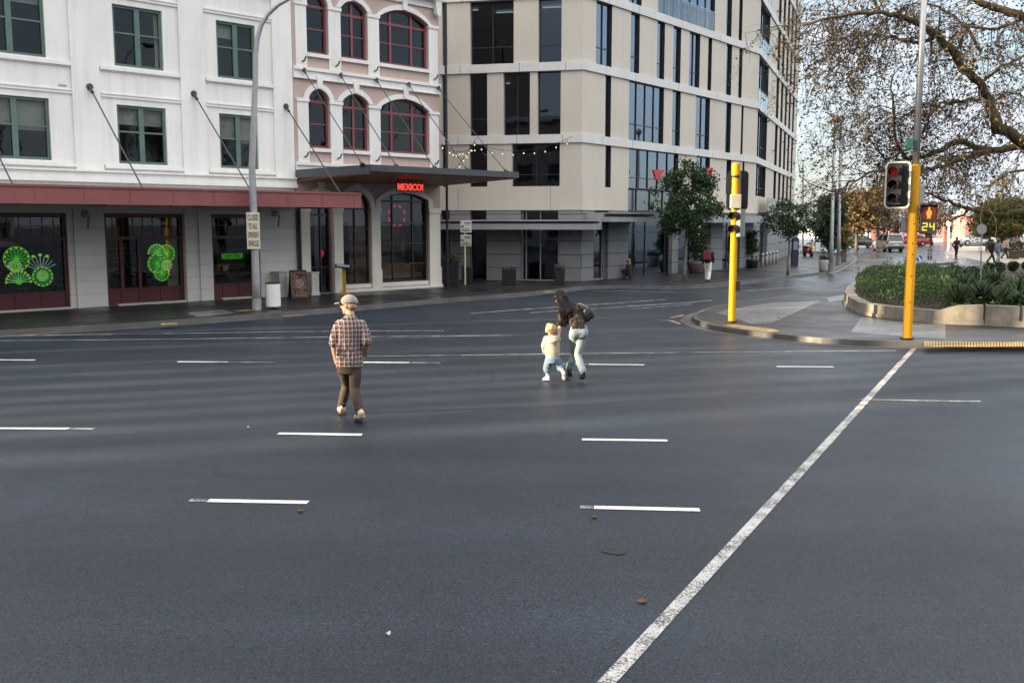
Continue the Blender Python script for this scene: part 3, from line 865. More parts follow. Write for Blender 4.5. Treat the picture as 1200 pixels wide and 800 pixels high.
cm = MB(); cm.fbox(fA, UA(203), UA(216), KH + 0.5, z_tr, -0.62, -0.6); cm.build('blind', K['blind'], WB)
# maroon canopy
CD = 4.15
cz1 = fA.z(212, 221, CD); cz0 = fA.z(212, 240.5, CD)
ue = fA.u(423.5, 235, CD)
CANW = WB
mb = MB()
mb.fbox(fA, UL, ue, cz0, cz1, CD - 0.08, CD)
mb.fbox(fA, UL, ue, cz1 - 0.05, cz1 + 0.015, CD, CD + 0.03)
mb.fbox(fA, UL, ue, cz0 - 0.01, cz0 + 0.035, CD, CD + 0.02)
mb.fbox(fA, ue - 0.08, ue - 0.002, cz0, cz1, 0.2, CD - 0.08)
u = ue - 0.3; k = 0
while u > UL:
    mb.fbox(fA, u - 0.008, u + 0.008, cz0 + 0.036, cz1 - 0.051, CD - 0.01, CD + 0.012); u -= 1.28
cano = mb.build('canopy', K['fascia'], WB)
mb = MB(); mb.fbox(fA, UL, ue - 0.09, cz0 + 0.06, cz0 + 0.14, -0.04, CD - 0.09)
mb.fbox(fA, UL, ue - 0.09, cz1 - 0.16, cz1 - 0.08, -0.04, CD - 0.09)
mb.build('soffit', K['soffit'], cano)
for x in (81, 200, 345):
    mb = MB(); mb.fbox(fA, UA(x, 250), UA(x, 250) + 0.5, cz0 + 0.0, cz0 + 0.055, 1.6, 1.75); mb.build('soffit_light', K['black_metal'], cano)
for (xa, ya, xb) in ((-3, 180, 17), (105, 102, 169), (227, 110, 296), (335, 125, 401)):
    ua, za = fA.px(xa, ya); ub = fA.u(xb, 218, CD - 0.3)
    mb = MB(); mb.tube([fA.pt(ua, za, 0.0), fA.pt(ub, cz1 - 0.1, CD - 0.3)], 0.022, 6)
    a_ = fA.pt(ua, za, 0.0); b_ = fA.pt(ub, cz1 - 0.1, CD - 0.3)
    mb.tube([a_ - fA.n * 0.01, a_ + (b_ - a_) * 0.06], 0.05, 8)
    mb.tube([a_ - fA.n * 0.02, a_ + fA.n * 0.03], 0.11, 8)
    mb.build('tie_rod', K['rod'], WB)
# wall lamps under the canopy and the downpipe
for x in (100, 323):
    mb = MB(); u0 = UA(x, 255); zq = fA.z(x, 250)
    mb.tube([fA.pt(u0, zq, 0), fA.pt(u0, zq + 0.06, 0.12), fA.pt(u0, zq + 0.02, 0.24), fA.pt(u0, zq - 0.1, 0.28)], 0.02, 6)
    mb.fbox(fA, u0 - 0.08, u0 + 0.08, zq - 0.12, zq + 0.1, -0.02, 0.04)
    mb.tube([fA.pt(u0, zq - 0.1, 0.26), fA.pt(u0, zq - 0.5, 0.16)], 0.035, 6)
    mb.build('wall_lamp', K['grey_metal'], WB)
mb = MB(); ud = UA(350.5, 300); mb.tube([fA.pt(ud, KH, 0.06), fA.pt(ud, cz0, 0.06)], 0.06, 8); mb.build('downpipe', K['dark_frame'], WB)
mb = MB(); ux = UA(74, 100); mb.fbox(fA, ux - .12, ux + .12, fA.z(74, 101), fA.z(74, 99), -0.065, -0.05); mb.build('vent', K['grey_metal'], WB)

# neon wheels and screen in the shop windows (real lit signs)
def wheel(mb, f, u, z, r, d, kind):
    c = f.pt(u, z, d); T = f.t; Z = Vector((0, 0, 1))
    P = lambda a, rr: c + T * (math.cos(a) * rr) + Z * (math.sin(a) * rr)
    if kind == 'full':
        n = 14
        for k in range(n):
            a = 6.283 * k / n
            mb.tube([P(a, 0.16 * r), P(a, 0.80 * r)], 0.010, 4, 0)
            mb.ball(P(a + 0.22, 0.9 * r), r * 0.10, (1, 1, 1), 6, 4, 1)
        mb.ball(c, r * 0.20, (1, 0.4, 1), 8, 5, 0)
        mb.tube([P(6.283 * k / 24, r) for k in range(25)], r * 0.035, 4, 0, False)
        mb.tube([c - f.n * 0.03, c - f.n * 0.028], r * 1.02, 24, 3)
    elif kind == 'ring':
        for rr, mi in ((1.0, 2), (0.62, 1)):
            mb.tube([P(6.283 * k / 18, r * rr) for k in range(19)], r * 0.13, 4, mi, False)
        mb.ball(c, r * 0.36, (1, 0.4, 1), 8, 5, 0)
    elif kind == 'half':
        for k in range(11):
            a = 0.05 + math.pi * 0.97 * k / 10
            mb.tube([P(a, 0.2 * r), P(a, 0.92 * r)], r * 0.035, 4, 2 if k % 2 else 0)
            mb.ball(P(a, 0.98 * r), r * 0.12, (1, 1, 1), 6, 4, 1)
        mb.ball(c, r * 0.26, (1, 0.4, 0.7), 8, 5, 0)
        mb.prism([P(math.pi * k / 14, r * 1.05) - f.n * 0.03 for k in range(15)], f.n * 0.002, 3)
    elif kind == 'fan':
        for k in range(9):
            a = 0.45 + 2.25 * k / 8
            mb.tube([P(a, 0.3 * r), P(a, 0.95 * r)], r * 0.02, 4, 2)
        for a in (1.15, 1.57, 1.98): mb.ball(P(a, 0.98 * r), r * 0.12, (1, 0.5, 0.8), 6, 4, 1)
K['neon_back'] = emit('dark green disc', (0.05, 0.5, 0.03), 0.4, (0.01, 0.03, 0.01))
NEON = [K['neon_green'], K['neon_lime'], K['neon_white'], K['neon_back']]
D = -0.40
def neon(parts, lab, panel=None):
    mb = MB()
    for (x, y, rx, kind) in parts:
        u, z = fA.px(x, y, D); r = (fA.u(x + rx, y, D) - u)
        r = rx * (fA.pt(u, z, D).y / F)
        wheel(mb, fA, u, z, r * 1.15, D, kind)
    if panel:
        x0, y0, x1, y1 = panel
        a = fA.px(x0, y0, D); b = fA.px(x1, y1, D)
        pm = MB(); pm.fbox(fA, a[0], b[0], b[1], a[1], D - 0.06, D - 0.03)
    loc = mb.base()
    e = thing('neon_window_sign', lab, 'sign', loc)
    mb.build('neon_tubes', NEON, e)
    if panel: pm.build('backing_panel', K['neon_panel'], e)
neon([(19.5, 303.5, 12.5, 'full'), (17.5, 312, 5.5, 'ring'), (22, 331, 12, 'half'), (50, 324, 10, 'full'), (50, 323, 5, 'ring'), (48, 318, 17, 'fan')],
     'cluster of glowing green wheel shapes in the leftmost shop window')
neon([(184, 297, 9, 'half'), (195, 297, 9, 'full'), (184.5, 309, 10, 'full'), (195.5, 311, 5, 'ring'), (190, 320, 8, 'full')],
     'upright glowing green screen of overlapping wheels in the second shop window', (178.5, 287.5, 201, 327))
# the low screen with the web address
a = fA.px(254, 290, D); b = fA.px(288, 311, D)
e = thing('screen', 'dark screen with a green lit web address in the shop window behind the lamp post', 'screen', fA.pt((a[0] + b[0]) / 2, b[1], D))
mb = MB(); mb.fbox(fA, a[0], b[0], b[1], a[1], D - 0.08, D - 0.02); mb.build('housing', K['black'], e)
text_obj('lettering', 'NEXTGEN.COM', 0.30, K['neon_green'], e, face_mtx(fA.pt(*fA.px(272.5, 300.5, D), D - 0.012), fA.t, fA.n), 0.004, abs(fA.u(284, 300, D) - fA.u(260, 300, D)), heavy=-0.002)
mb = MB(); c = fA.pt(*fA.px(38, 272, -0.9), -0.9); mb.ball(c, 0.22, (1, 1, 0.8), 12, 8); mb.tube([c + Vector((0, 0, 0.15)), c + Vector((0, 0, 0.9))], 0.012, 5)
mb.single('paper_lantern', K['red_cloth'], 'round red paper lantern hanging in the leftmost shop window', 'lantern', smooth=True)

# ---------- pink building
PB = thing('pink_building', 'dusty pink Victorian building with white arched window surrounds and maroon sashes', 'building', fA.pt((UMID + UEND) / 2, KH))
PU0 = UMID + 0.02
def arc(u0, u1, zs, zt, n=14):
    a = (u1 - u0) / 2; h = zt - zs; Rr = (a * a + h * h) / (2 * h); cz = zt - Rr; cu = (u0 + u1) / 2
    th = math.atan2(zs - cz, a); 
    return [(cu + Rr * math.cos(t), cz + Rr * math.sin(t)) for t in [th + (math.pi - 2 * th) * i / n for i in range(n + 1)]]   # right to left
arches = []   # u0,u1,z_bottom,z_spring,z_top
A1 = (UA(361, 140), UA(386.5, 140)); A2 = (UA(400.5, 140), UA(432, 140)); A3 = (UA(445, 140), UA(502.5, 140))
zL = lambda x, y: fA.z(x, y)
low = [(A1, zL(374, 172.5), zL(374, 105)), (A2, zL(416, 176), zL(416, 110.5)), (A3, zL(473, 181), zL(473, 116.5))]
zb_low = sum(q[1] for q in low) / 3
zt_low = [q[2] for q in low]
zb_up = (zL(374, 61.5) + zL(416, 70) + zL(473, 79)) / 3
dz = zb_up - zb_low
for fl in range(2):
    for (U, _, zt) in low:
        a = (U[1] - U[0]) / 2
        rise = a * 0.98 if U is A1 else (0.34 if U is A2 else 0.40)
        arches.append((U[0], U[1], zb_low + fl * dz, zt - rise + fl * dz, zt + fl * dz, 'sash'))
# ground floor arches
gt = fA.z(473, 223); gt2 = fA.z(418, 222)
gb = KH + 0.30
zsp = fA.z(446, 245)
DOOR = (UA(364, 290), UA(389, 290)); GA2 = (UA(402, 290), UA(434, 290)); GA3 = (UA(446, 290), UA(501.5, 290))
arches.append((GA2[0], GA2[1], gb, zsp + 0.05, zsp + 0.05 + 0.62, 'shop'))
arches.append((GA3[0], GA3[1], gb, zsp + 0.37, zsp + 0.05 + 0.60, 'shop'))
arches.append((DOOR[0], DOOR[1], KH + 0.02, zsp + 0.05, zsp + 0.05 + 0.48, 'door'))
PTOP = fA.z(500, 4) + 0.1
PBAND = fA.z(430, 198)
mb = MB()
ops = [(q[0], q[1], q[2], q[4]) for q in arches]
wallskin(mb, fA, PU0, UEND, KH, PTOP + 0.9, ops, 0.28, 0.0)
shell(mb, fA, PU0, UEND, KH, PTOP + 0.9, 7.6, 0.0)
for q in arches:
    pts = arc(q[0], q[1], q[3], q[4])
    h = len(pts) // 2
    mb.fprism(fA, pts[:h + 1] + [(pts[h][0], q[4] - 0.001), (q[1] - 0.001, q[4] - 0.001)], -0.28, -0.001)
    mb.fprism(fA, [(q[0] + 0.001, q[4] - 0.001), (pts[h][0], q[4] - 0.001)] + pts[h:], -0.28, -0.001)
mb.build('wall', K['pink_wall'], PB)
# white surrounds
mb = MB(); mc = MB()
for q in arches:
    t = mc if q[5] != 'sash' else mb
    w = 0.20 if q[5] == 'sash' else 0.24
    pin = arc(q[0], q[1], q[3], q[4]); pout = arc(q[0] - w, q[1] + w, q[3], q[4] + w)
    for i in range(len(pin) - 1):
        t.fprism(fA, [pin[i], pout[i], pout[i + 1], pin[i + 1]], 0.0, 0.075)
    if q[5] == 'shop' and q[3] > zsp + 0.1:
        for (a, b) in ((q[0] - w, q[0]), (q[1], q[1] + w)): t.fbox(fA, a, b, zsp + 0.051, q[3] - 0.001, 0.001, 0.075)
    cu = (q[0] + q[1]) / 2
    t.fprism(fA, [(cu - 0.09, q[4] + 0.01), (cu + 0.09, q[4] + 0.01), (cu + 0.14, q[4] + 0.46), (cu - 0.14, q[4] + 0.46)], 0.02, 0.14)
# pilasters between the upper windows
cols = [(PU0 + 0.12, A1[0]), (A1[1], A2[0]), (A2[1], A3[0]), (A3[1], UEND - 0.08)]
for fl in range(2):
    zb = zb_low + fl * dz; zsq = max(arches[fl * 3][3], arches[fl * 3 + 1][3]) + 0.02
    for (a, b) in cols:
        mb.fbox(fA, a, b, zb - 0.55, zsq - 0.16, 0.001, 0.05)
        mb.fbox(fA, a - 0.03, b + 0.03, zsq - 0.16, zsq - 0.04, 0.001, 0.09)
    for (U, _, _) in low:
        mb.fbox(fA, U[0] - 0.02, U[1] + 0.02, zb - 0.15, zb - 0.02, -0.1, 0.11)
# floor band, string above the canopy, cornice
zbd = zb_low + dz - 0.55
for (zq, hq) in ((zbd, 0.0), (zb_low - 0.55, 0.0)):
    mb.fbox(fA, PU0, UEND, zq - 0.12, zq, -0.01, 0.14); mb.fbox(fA, PU0, UEND, zq - 0.38, zq - 0.12, -0.01, 0.07); mb.fbox(fA, PU0, UEND, zq - 0.42, zq - 0.38, -0.01, 0.12)
mb.fbox(fA, PU0, UEND + 0.1, PTOP, PTOP + 0.16, -0.01, 0.30); mb.fbox(fA, PU0, UEND + 0.16, PTOP + 0.16, PTOP + 0.36, -0.01, 0.42); mb.fbox(fA, PU0, UEND, PTOP - 0.28, PTOP, -0.01, 0.08)
mb.fprism(fA, [(UEND - 0.36, PTOP), (UEND - 0.04, PTOP), (UEND - 0.08, PTOP - 0.5), (UEND - 0.2, PTOP - 0.62), (UEND - 0.32, PTOP - 0.5)], 0.081, 0.28)
mb.build('window_surround', K['white_trim'], PB)
# ground floor pillars
for (a, b) in ((UA(351.5, 290), UA(363.5, 290)), (UA(390, 290), UA(402, 290)), (UA(434.2, 290), UA(445.8, 290)), (UA(501.7, 290), UEND - 0.03)):
    mc.fbox(fA, a, b, KH, KH + 0.85, 0.001, 0.11); mc.fbox(fA, a + 0.03, b - 0.03, KH + 0.85, zsp - 0.15, 0.001, 0.075); mc.fbox(fA, a, b, zsp - 0.15, zsp + 0.05, 0.001, 0.11)
mc.fbox(fA, GA2[0] - 0.2, UEND, KH, KH + 0.12, 0.111, 0.16)
mc.fbox(fA, GA2[0], GA2[1], gb - 0.16, gb - 0.002, -0.2, 0.06); mc.fbox(fA, GA3[0], GA3[1], gb - 0.16, gb - 0.002, -0.2, 0.06)
mc.build('pillar', K['cream_wall'], PB)
def arch_window(q, fm, gm, mull, trans, fw, bars, d=-0.22, name='window'):
    u0, u1, zb, zs, zt = q[:5]
    pin = arc(u0 + fw, u1 - fw, zs, zt - fw); pout = arc(u0 + 0.004, u1 - 0.004, zs, zt - 0.004)
    mb = MB()
    for i in range(len(pin) - 1): mb.fprism(fA, [pin[i], pout[i], pout[i + 1], pin[i + 1]], d, d + 0.08)
    mb.fbox(fA, u0 + 0.004, u0 + fw, zb + 0.002, zs, d, d + 0.08); mb.fbox(fA, u1 - fw, u1 - 0.004, zb + 0.002, zs, d, d + 0.08)
    mb.fbox(fA, u0 + fw, u1 - fw, zb + 0.002, zb + fw, d, d + 0.08)
    a = (u1 - u0) / 2; h = zt - zs; Rr = (a * a + h * h) / (2 * h); cz = zt - Rr; cu = (u0 + u1) / 2
    for m in mull:
        zq = cz + math.sqrt(max(0, Rr * Rr - (m - cu) ** 2)) - fw * 0.5
        mb.fbox(fA, m - bars / 2, m + bars / 2, zb + fw, zq, d + 0.003, d + 0.084)
    for t in trans:
        w = bars
        if isinstance(t, tuple): t, w = t
        mb.fbox(fA, u0 + fw, u1 - fw, t - w / 2, t + w / 2, d + 0.001, d + 0.076)
    o = mb.build(name, K[fm], PB)
    g = MB(); g.fprism(fA, [(u0 + fw * .5, zb + fw * .5), (u1 - fw * .5, zb + fw * .5)] + arc(u0 + fw * .5, u1 - fw * .5, zs, zt - fw * .5), d + 0.03, d + 0.036)
    g.build('pane', K[gm], o)
    return o
for i, q in enumerate(arches):
    u0, u1, zb, zs, zt, kind = q
    if kind == 'sash':
        k = i % 3
        mull = [] if k == 0 else ([(u0 + u1) / 2] if k == 1 else [u0 + (u1 - u0) * 0.27, u0 + (u1 - u0) * 0.69])
        ztr = zs + 0.02 if k == 0 else zs - 0.18
        arch_window(q, 'maroon', 'glass_old', mull, [(ztr, 0.10), (zb + (ztr - zb) * 0.52, 0.05)], 0.085, 0.10)
    elif kind == 'shop':
        n = 3 if u1 - u0 > 1.9 else 2
        mull = [u0 + (u1 - u0) * 0.29, u0 + (u1 - u0) * 0.71] if i == 7 else [u0 + (u1 - u0) * 0.50]
        H = zs - zb
        arch_window(q, 'dark_frame', 'glass_shop', mull, [(zb + H * 0.22, 0.05), (zb + H * 0.47, 0.05), (zb + H * 0.72, 0.05), (zs - 0.05, 0.08)], 0.07, 0.055, -0.2)
    else:
        arch_window(q, 'dark_frame', 'glass_shop', [u0 + (u1 - u0) * 0.58], [(zs - 0.3, 0.07), (zb + 1.0, 0.05)], 0.07, 0.05, -0.24, 'door')
mb = MB()
for zq in (PBAND, zb_low + dz - 0.75, PTOP + 0.4):
    mb.fbox(fA, PU0 + 0.1, UEND - 0.1, zq - 0.12, zq, -5.0, -0.34)
mb.fbox(fA, PU0 + 0.1, UEND - 0.1, PBAND, PTOP + 0.4, -5.2, -5.0)
mb.build('interior', K['interior_mid'], PB)
mb = MB(); mb.fbox(fA, UA(440), UEND - 0.1, KH, PBAND - 0.2, -2.4, -2.3); mb.build('restaurant_back_wall', K['cream_int'], PB)
mb = MB(); mb.fbox(fA, PU0 + 0.1, UA(440), KH, PBAND - 0.2, -3.4, -3.3); mb.build('lobby_back_wall', K['interior_wood'], PB)
mb = MB(); mb.fbox(fA, UA(404), UEND - 0.3, KH + 0.42, KH + 0.95, -1.1, -0.7); mb.fbox(fA, UA(446), UEND - 0.4, KH + 1.3, KH + 2.0, -2.29, -2.2); mb.build('counter', K['plywood'], PB)
mb = MB(); mb.fbox(fA, UA(404), UA(418), KH + 0.3, zsp - 0.5, -0.6, -0.55); mb.build('curtain', K['navy'], PB)
mb = MB(); mb.fbox(fA, UA(376), UA(383), KH + 0.2, zsp - 0.2, -0.5, -0.46); mb.build('side_panel', K['grey_metal'], PB)
mb = MB(); mb.fbox(fA, PU0 + 0.1, UEND - 0.1, KH - 0.02, KH + 0.02, -5, -0.29); mb.build('shop_floor', K['interior'], PB)
# dark canopy with timber soffit
D2 = 4.62
pz1 = fA.z(520, 199, D2); ue2 = UEND; ul2 = PU0
mb = MB()
mb.hexa([fA.pt(ul2, pz1 - 0.14, D2), fA.pt(ue2, pz1 - 0.14, D2), fA.pt(ue2, pz1 - 0.30, 0.02), fA.pt(ul2, pz1 - 0.30, 0.02),
         fA.pt(ul2, pz1, D2), fA.pt(ue2, pz1, D2), fA.pt(ue2, pz1 + 0.02, 0.02), fA.pt(ul2, pz1 + 0.02, 0.02)])
mb.fbox(fA, ul2 - 0.02, ue2 + 0.02, pz1 - 0.17, pz1 + 0.05, D2, D2 + 0.08)
mb.fbox(fA, ul2 - 0.05, ul2, pz1 - 0.26, pz1 + 0.05, 0.1, D2)
cp = mb.build('canopy', K['canopy_metal'], PB)
mb = MB()
mb.hexa([fA.pt(ul2 + 0.05, pz1 - 0.21, D2 - 0.06), fA.pt(ue2 - 0.05, pz1 - 0.21, D2 - 0.06), fA.pt(ue2 - 0.05, pz1 - 0.36, 0.08), fA.pt(ul2 + 0.05, pz1 - 0.36, 0.08),
         fA.pt(ul2 + 0.05, pz1 - 0.15, D2 - 0.06), fA.pt(ue2 - 0.05, pz1 - 0.15, D2 - 0.06), fA.pt(ue2 - 0.05, pz1 - 0.305, 0.08), fA.pt(ul2 + 0.05, pz1 - 0.305, 0.08)])
mb.build('soffit', K['wood_soffit'], cp)
for (xa, ya, xb) in ((354, 82, 425), (397, 87.5, 465), (439, 93.5, 510), (476.5, 98.5, 548), (511.5, 103, 594)):
    ua, za = fA.px(xa, ya); ub = fA.u(xb, 199, D2 - 0.25)
    a_ = fA.pt(ua, za, 0.08); b_ = fA.pt(ub, pz1 + 0.03, D2 - 0.25)
    mb = MB(); mb.tube([a_, b_], 0.018, 6); mb.tube([b_ + (a_ - b_) * 0.035, b_], [0.03, 0.10], 6); mb.tube([a_ - fA.n * 0.1, a_ + fA.n * 0.1], 0.06, 8); mb.tube([a_, a_ + (b_ - a_) * 0.04], 0.04, 6)
    mb.build('tie_rod', K['rod'], PB)
for fl in range(2):
    for (a, b) in cols:
        mb = MB(); u = (a + b) / 2 + 0.03; zq = zb_low + fl * dz - 0.36
        mb.tube([fA.pt(u, zq, 0.05), fA.pt(u, zq + 0.02, 0.2), fA.pt(u + 0.03, zq + 0.16, 0.24)], 0.03, 6)
        mb.build('bracket', K['black_metal'], PB)
mb = MB(); u_ = UEND - 0.06; mb.tube([fA.pt(UEND + 0.12, KH, 0.3), fA.pt(UEND + 0.12, PTOP, 0.3)], 0.055, 8); mb.build('downpipe', K['dark_frame'], PB)
# hanging sign
DS = 2.6
a = fA.px(464.5, 216.5, DS); b = fA.px(495, 224, DS)
sg = thing('hanging_sign', 'small sign of glowing red capital letters hung under the dark timber lined canopy', 'sign', fA.pt((a[0] + b[0]) / 2, b[1], DS))
W = b[0] - a[0]; zt_ = fA.z(480, 216.0, DS); zb_ = fA.z(480, 223.6, DS)
text_obj('lettering', 'MEXICO!', (zt_ - zb_) * 1.40, K['neon_red'], sg, face_mtx(fA.pt((a[0] + b[0]) / 2, (zt_ + zb_) / 2, DS + 0.06), fA.t, fA.n), 0.02, W * 0.97, heavy=0.004)
mb = MB(); mb.fbox(fA, a[0], b[0], zb_ - 0.03, zt_ + 0.02, DS - 0.02, DS + 0.01); mb.build('back_board', K['black_metal'], sg)
mb = MB()
for k in range(12):
    u = a[0] + W * (k + 0.3) / 12
    mb.fbox(fA, u, u + W / 20, zt_ + 0.10, zt_ + 0.24, DS, DS + 0.03)
mb.fbox(fA, a[0], b[0], zt_ + 0.06, zt_ + 0.085, DS, DS + 0.03); mb.fbox(fA, a[0], b[0], zt_ + 0.26, zt_ + 0.285, DS, DS + 0.03)
for k in (0.05, 0.95): mb.fbox(fA, a[0] + W * k, a[0] + W * k + 0.02, zt_ + 0.02, pz1 - 0.3, DS + 0.002, DS + 0.02)
mb.build('hanger', K['maroon_dk'], sg)
# dim red ring sign behind the glass
c = fA.px(465, 253, -0.4); mb = MB(); r = 0.42
for k in range(8):
    a0 = 6.283 * k / 8 + 0.2
    mb.tube([fA.pt(c[0] + r * math.cos(a0 + t), c[1] + r * math.sin(a0 + t), -0.4) for t in (0, 0.12, 0.24, 0.36)], 0.035, 5)
mb.single('window_emblem', K['neon_red_dim'], 'dim red ring of dashes behind the big arched restaurant window', 'sign')
mb = MB(); c = fA.pt(*fA.px(374.5, 297, -0.8), -0.8); mb.ball(c, 0.17, (1, 1, 1), 12, 8); mb.tube([c, c + Vector((0, 0, 1.0))], 0.01, 5)
mb.single('red_lamp', K['neon_red_dim'], 'small round red lamp behind the restaurant door', 'lamp', smooth=True)
# ------------------------------------------------------------------ the tan office building round the corner
c0 = G(681, 330, KH)
fT = Fac((c0.x, c0.y), (0.976, -0.217)); # front, u negative to the left of the corner
fR = Fac((c0.x, c0.y), (0.613, 0.790))   # side along the street
UR = fR.u(885, 200)
c1 = fR.pt(UR, 0)
fW = Fac((c1.x, c1.y), (0.366, 0.930))
UW = fW.u(932, 200)
TB = thing('office_building', 'tan stone corner office building with tall dark windows and pale bands', 'building', c0)
zc = lambda y: fT.z(681, y)
bands = []
b3 = (zc(167), zc(157)); b2 = (zc(82), zc(72)); stp = b2[0] - b3[0]
NFL = 6
for k in range(NFL): bands.append((b3[0] + stp * k, b3[1] + stp * k))
zf0, zf1 = zc(246), zc(218)          # plain fascia over the shops
TT = bands[-1][1] + 0.9
TL = -15.0
def U3(f, pairs, y): return [(f.u(a, y), f.u(b, y)) for a, b in pairs]
rowsT = {0: U3(fT, [(518, 524), (550, 571), (600, 656)], 190), 1: U3(fT, [(518, 524), (550.5, 571), (590, 621), (630, 657)], 120), 2: U3(fT, [(518, 524), (551, 602), (631, 658)], 40)}
rowsR = {0: U3(fR, [(709, 716), (737, 795), (816, 832), (851, 857), (870, 872.5)], 195), 1: U3(fR, [(709, 716), (737, 778), (788, 797.5), (815.5, 832), (850.5, 857), (869, 871.5)], 130),
         2: U3(fR, [(698.5, 717), (739, 749.5), (770, 779), (789, 798), (808, 820.5), (830, 834.5), (851.5, 858), (866.5, 870.5)], 60),
         3: U3(fR, [(698.5, 717), (737, 752), (771, 838), (851.5, 858), (866.5, 870.5)], 10)}
rowsW = {i: U3(fW, [(887.5, 899), (908.5, 911.5), (914, 916.6), (919, 921.4), (923.6, 925.8), (928, 930)], 150) for i in range(4)}
# extra windows hidden to the left, behind the pink building
for i in range(3): rowsT[i] = [(-14.0, -12.6), (-11.4, -9.6)] + [q for q in rowsT[i] if q[0] > -9.4]
def fl(rows, k): return rows[min(k, max(rows))] if k < 4 else rows[1 + k % 2]
wall = MB(); band = MB()
def side(f, u0, u1, rows, deep, glassm, ends):
    for k in range(NFL):
        zb = zf1 if k == 0 else bands[k - 1][1]
        zt = bands[k][0]
        ops = sorted(q for q in fl(rows, k))
        # openings of the street floor may run lower
        cur = u0
        for (a, b) in ops + [(u1, u1)]:
            if a - cur > 0.02: wall.fbox(f, cur, a, zb + 0.001, zt - 0.001, -0.42, 0.0)
            cur = b
        for (a, b) in ops:
            m = []
            if b - a > 1.1: m = [a + (b - a) * i / round((b - a) / 0.95) for i in range(1, max(1, round((b - a) / 0.95)))] if b - a > 1.9 else [(a + b) / 2]
            o = window(TB, f, a, b, zb, zt, 'dark_frame', glassm, mull=m, trans=[zb + (zt - zb) * 0.28], fw=0.05, d=-deep, th=0.07, bars=0.035)
            if f is not fT:
                mb = MB(); mb.fbox(f, b - 0.03, b - 0.003, zb + .003, zt - .003, -deep + 0.072, -0.01); mb.build('jamb_lining', K['dark_frame'], o)
        band.fbox(f, u0 - ends[0], u1 + ends[1], bands[k][0], bands[k][1], -0.45, 0.09)
side(fT, TL, 0, rowsT, 0.30, 'glass_dark', (0, 0.0))
side(fR, 0, UR, rowsR, 0.17, 'glass', (0.0, 0))
side(fW, 0, UW, rowsW, 0.22, 'glass_dark', (0, 0.05))
# corner caps where the bands mitre
for (z0, z1) in bands:
    band.prism([fT.pt(0, z0, -0.1), fT.pt(0, z0, 0.09), fR.pt(0, z0, 0.09)], (0, 0, z1 - z0))
    band.prism([fR.pt(UR, z0, -0.1), fR.pt(UR, z0, 0.09), fW.pt(0, z0, 0.09)], (0, 0, z1 - z0))
for f, u0, u1 in ((fT, TL, 0), (fR, 0, UR), (fW, 0, UW)):
    if f is fR:
        s0, s1 = fR.u(735.5, 230), fR.u(797, 230)
        wall.fbox(f, u0, s0, zf0, zf1, -0.42, 0.02); wall.fbox(f, s1, u1, zf0, zf1, -0.42, 0.02)
        window(TB, f, s0, s1, zf0, zf1, 'dark_frame', 'glass', mull=[s0 + (s1 - s0) * i / 4 for i in (1, 2, 3)], fw=0.05, d=-0.36, th=0.07, bars=0.035)
    else: wall.fbox(f, u0, u1, zf0, zf1, -0.42, 0.02)
    wall.fbox(f, u0, u1, bands[-1][1], TT, -0.42, 0.0)
for x, f in ((537, fT), (645, fT), (722, fR), (815, fR), (861, fR)):
    pass
wall.build('wall', K['tan'], TB); band.build('stone_band', K['band'], TB)
jm = MB()
for x, f in ((537, fT), (645, fT), (812, fR), (862, fR)):
    u = f.u(x, 232); jm.fbox(f, u - 0.008, u + 0.008, zf0 + 0.01, zf1 - 0.01, 0.02, 0.023)
for k in range(NFL):
    for f, xs in ((fT, (537, 606, 660)), (fR, (705, 740, 790, 835))):
        for x in xs:
            u = f.u(x + k * 3, 120); jm.fbox(f, u - 0.01, u + 0.01, bands[k][0], bands[k][1], 0.09, 0.092)
jm.build('panel_joint', K['rod'], TB)
# balcony balustrades
def balustrade(f, u0, u1, z, h=1.05, d=0.02):
    mb = MB(); n = max(2, round((u1 - u0) / 1.1))
    for i in range(n + 1):
        u = u0 + (u1 - u0) * i / n; mb.fbox(f, u - 0.02, u + 0.02, z, z + h, d - 0.03, d)
    mb.fbox(f, u0, u1, z + h - 0.04, z + h, d - 0.035, d + 0.005)
    o = mb.build('balustrade', K['galv'], TB)
    g = MB(); g.fbox(f, u0 + 0.02, u1 - 0.02, z + 0.05, z + h - 0.05, d - 0.02, d - 0.012); g.build('pane', K['glass_shop'], o)
balustrade(fR, fR.u(771, 10) + .02, fR.u(838, 10) - .02, bands[2][1])
for k in (1, 2, 3):
    balustrade(fW, fW.u(887.5, 150) + .05, fW.u(899, 150) - .05, bands[k][1], 0.9)
# inside: slabs, a dark core and rows of ceiling lights
def foot(d):
    a = fT.pt(TL + 0.5, 0, -d)
    # corner offsets
    def cross(f, g):
        # intersection of the two offset lines
        p, r_ = f.pt(0, 0, -d), f.t; q, s_ = g.pt(0, 0, -d), g.t
        t = ((q - p).x * s_.y - (q - p).y * s_.x) / (r_.x * s_.y - r_.y * s_.x)
        return p + r_ * t
    b = cross(fT, fR); c = cross(fR, fW); e = fW.pt(UW - 0.45, 0, -d)
    bk = e - fW.n * 14
    return [a, b, c, e, Vector((bk.x, bk.y, 0)), fT.pt(TL + 0.5, 0, -26)]
mb = MB()
for z in [zf0 - 0.02] + [b_[0] + 0.05 for b_ in bands]:
    mb.prism([Vector((p.x, p.y, z)) for p in foot(0.46)], (0, 0, 0.28))
mb.prism([Vector((p.x, p.y, TT - 0.2)) for p in foot(0.43)], (0, 0, 0.15))
mb.build('floor_slab', K['soffit'], TB)
mb = MB(); mb.prism([Vector((p.x, p.y, KH)) for p in foot(5.5)], (0, 0, TT - KH - 0.5)); mb.build('core', K['interior'], TB)
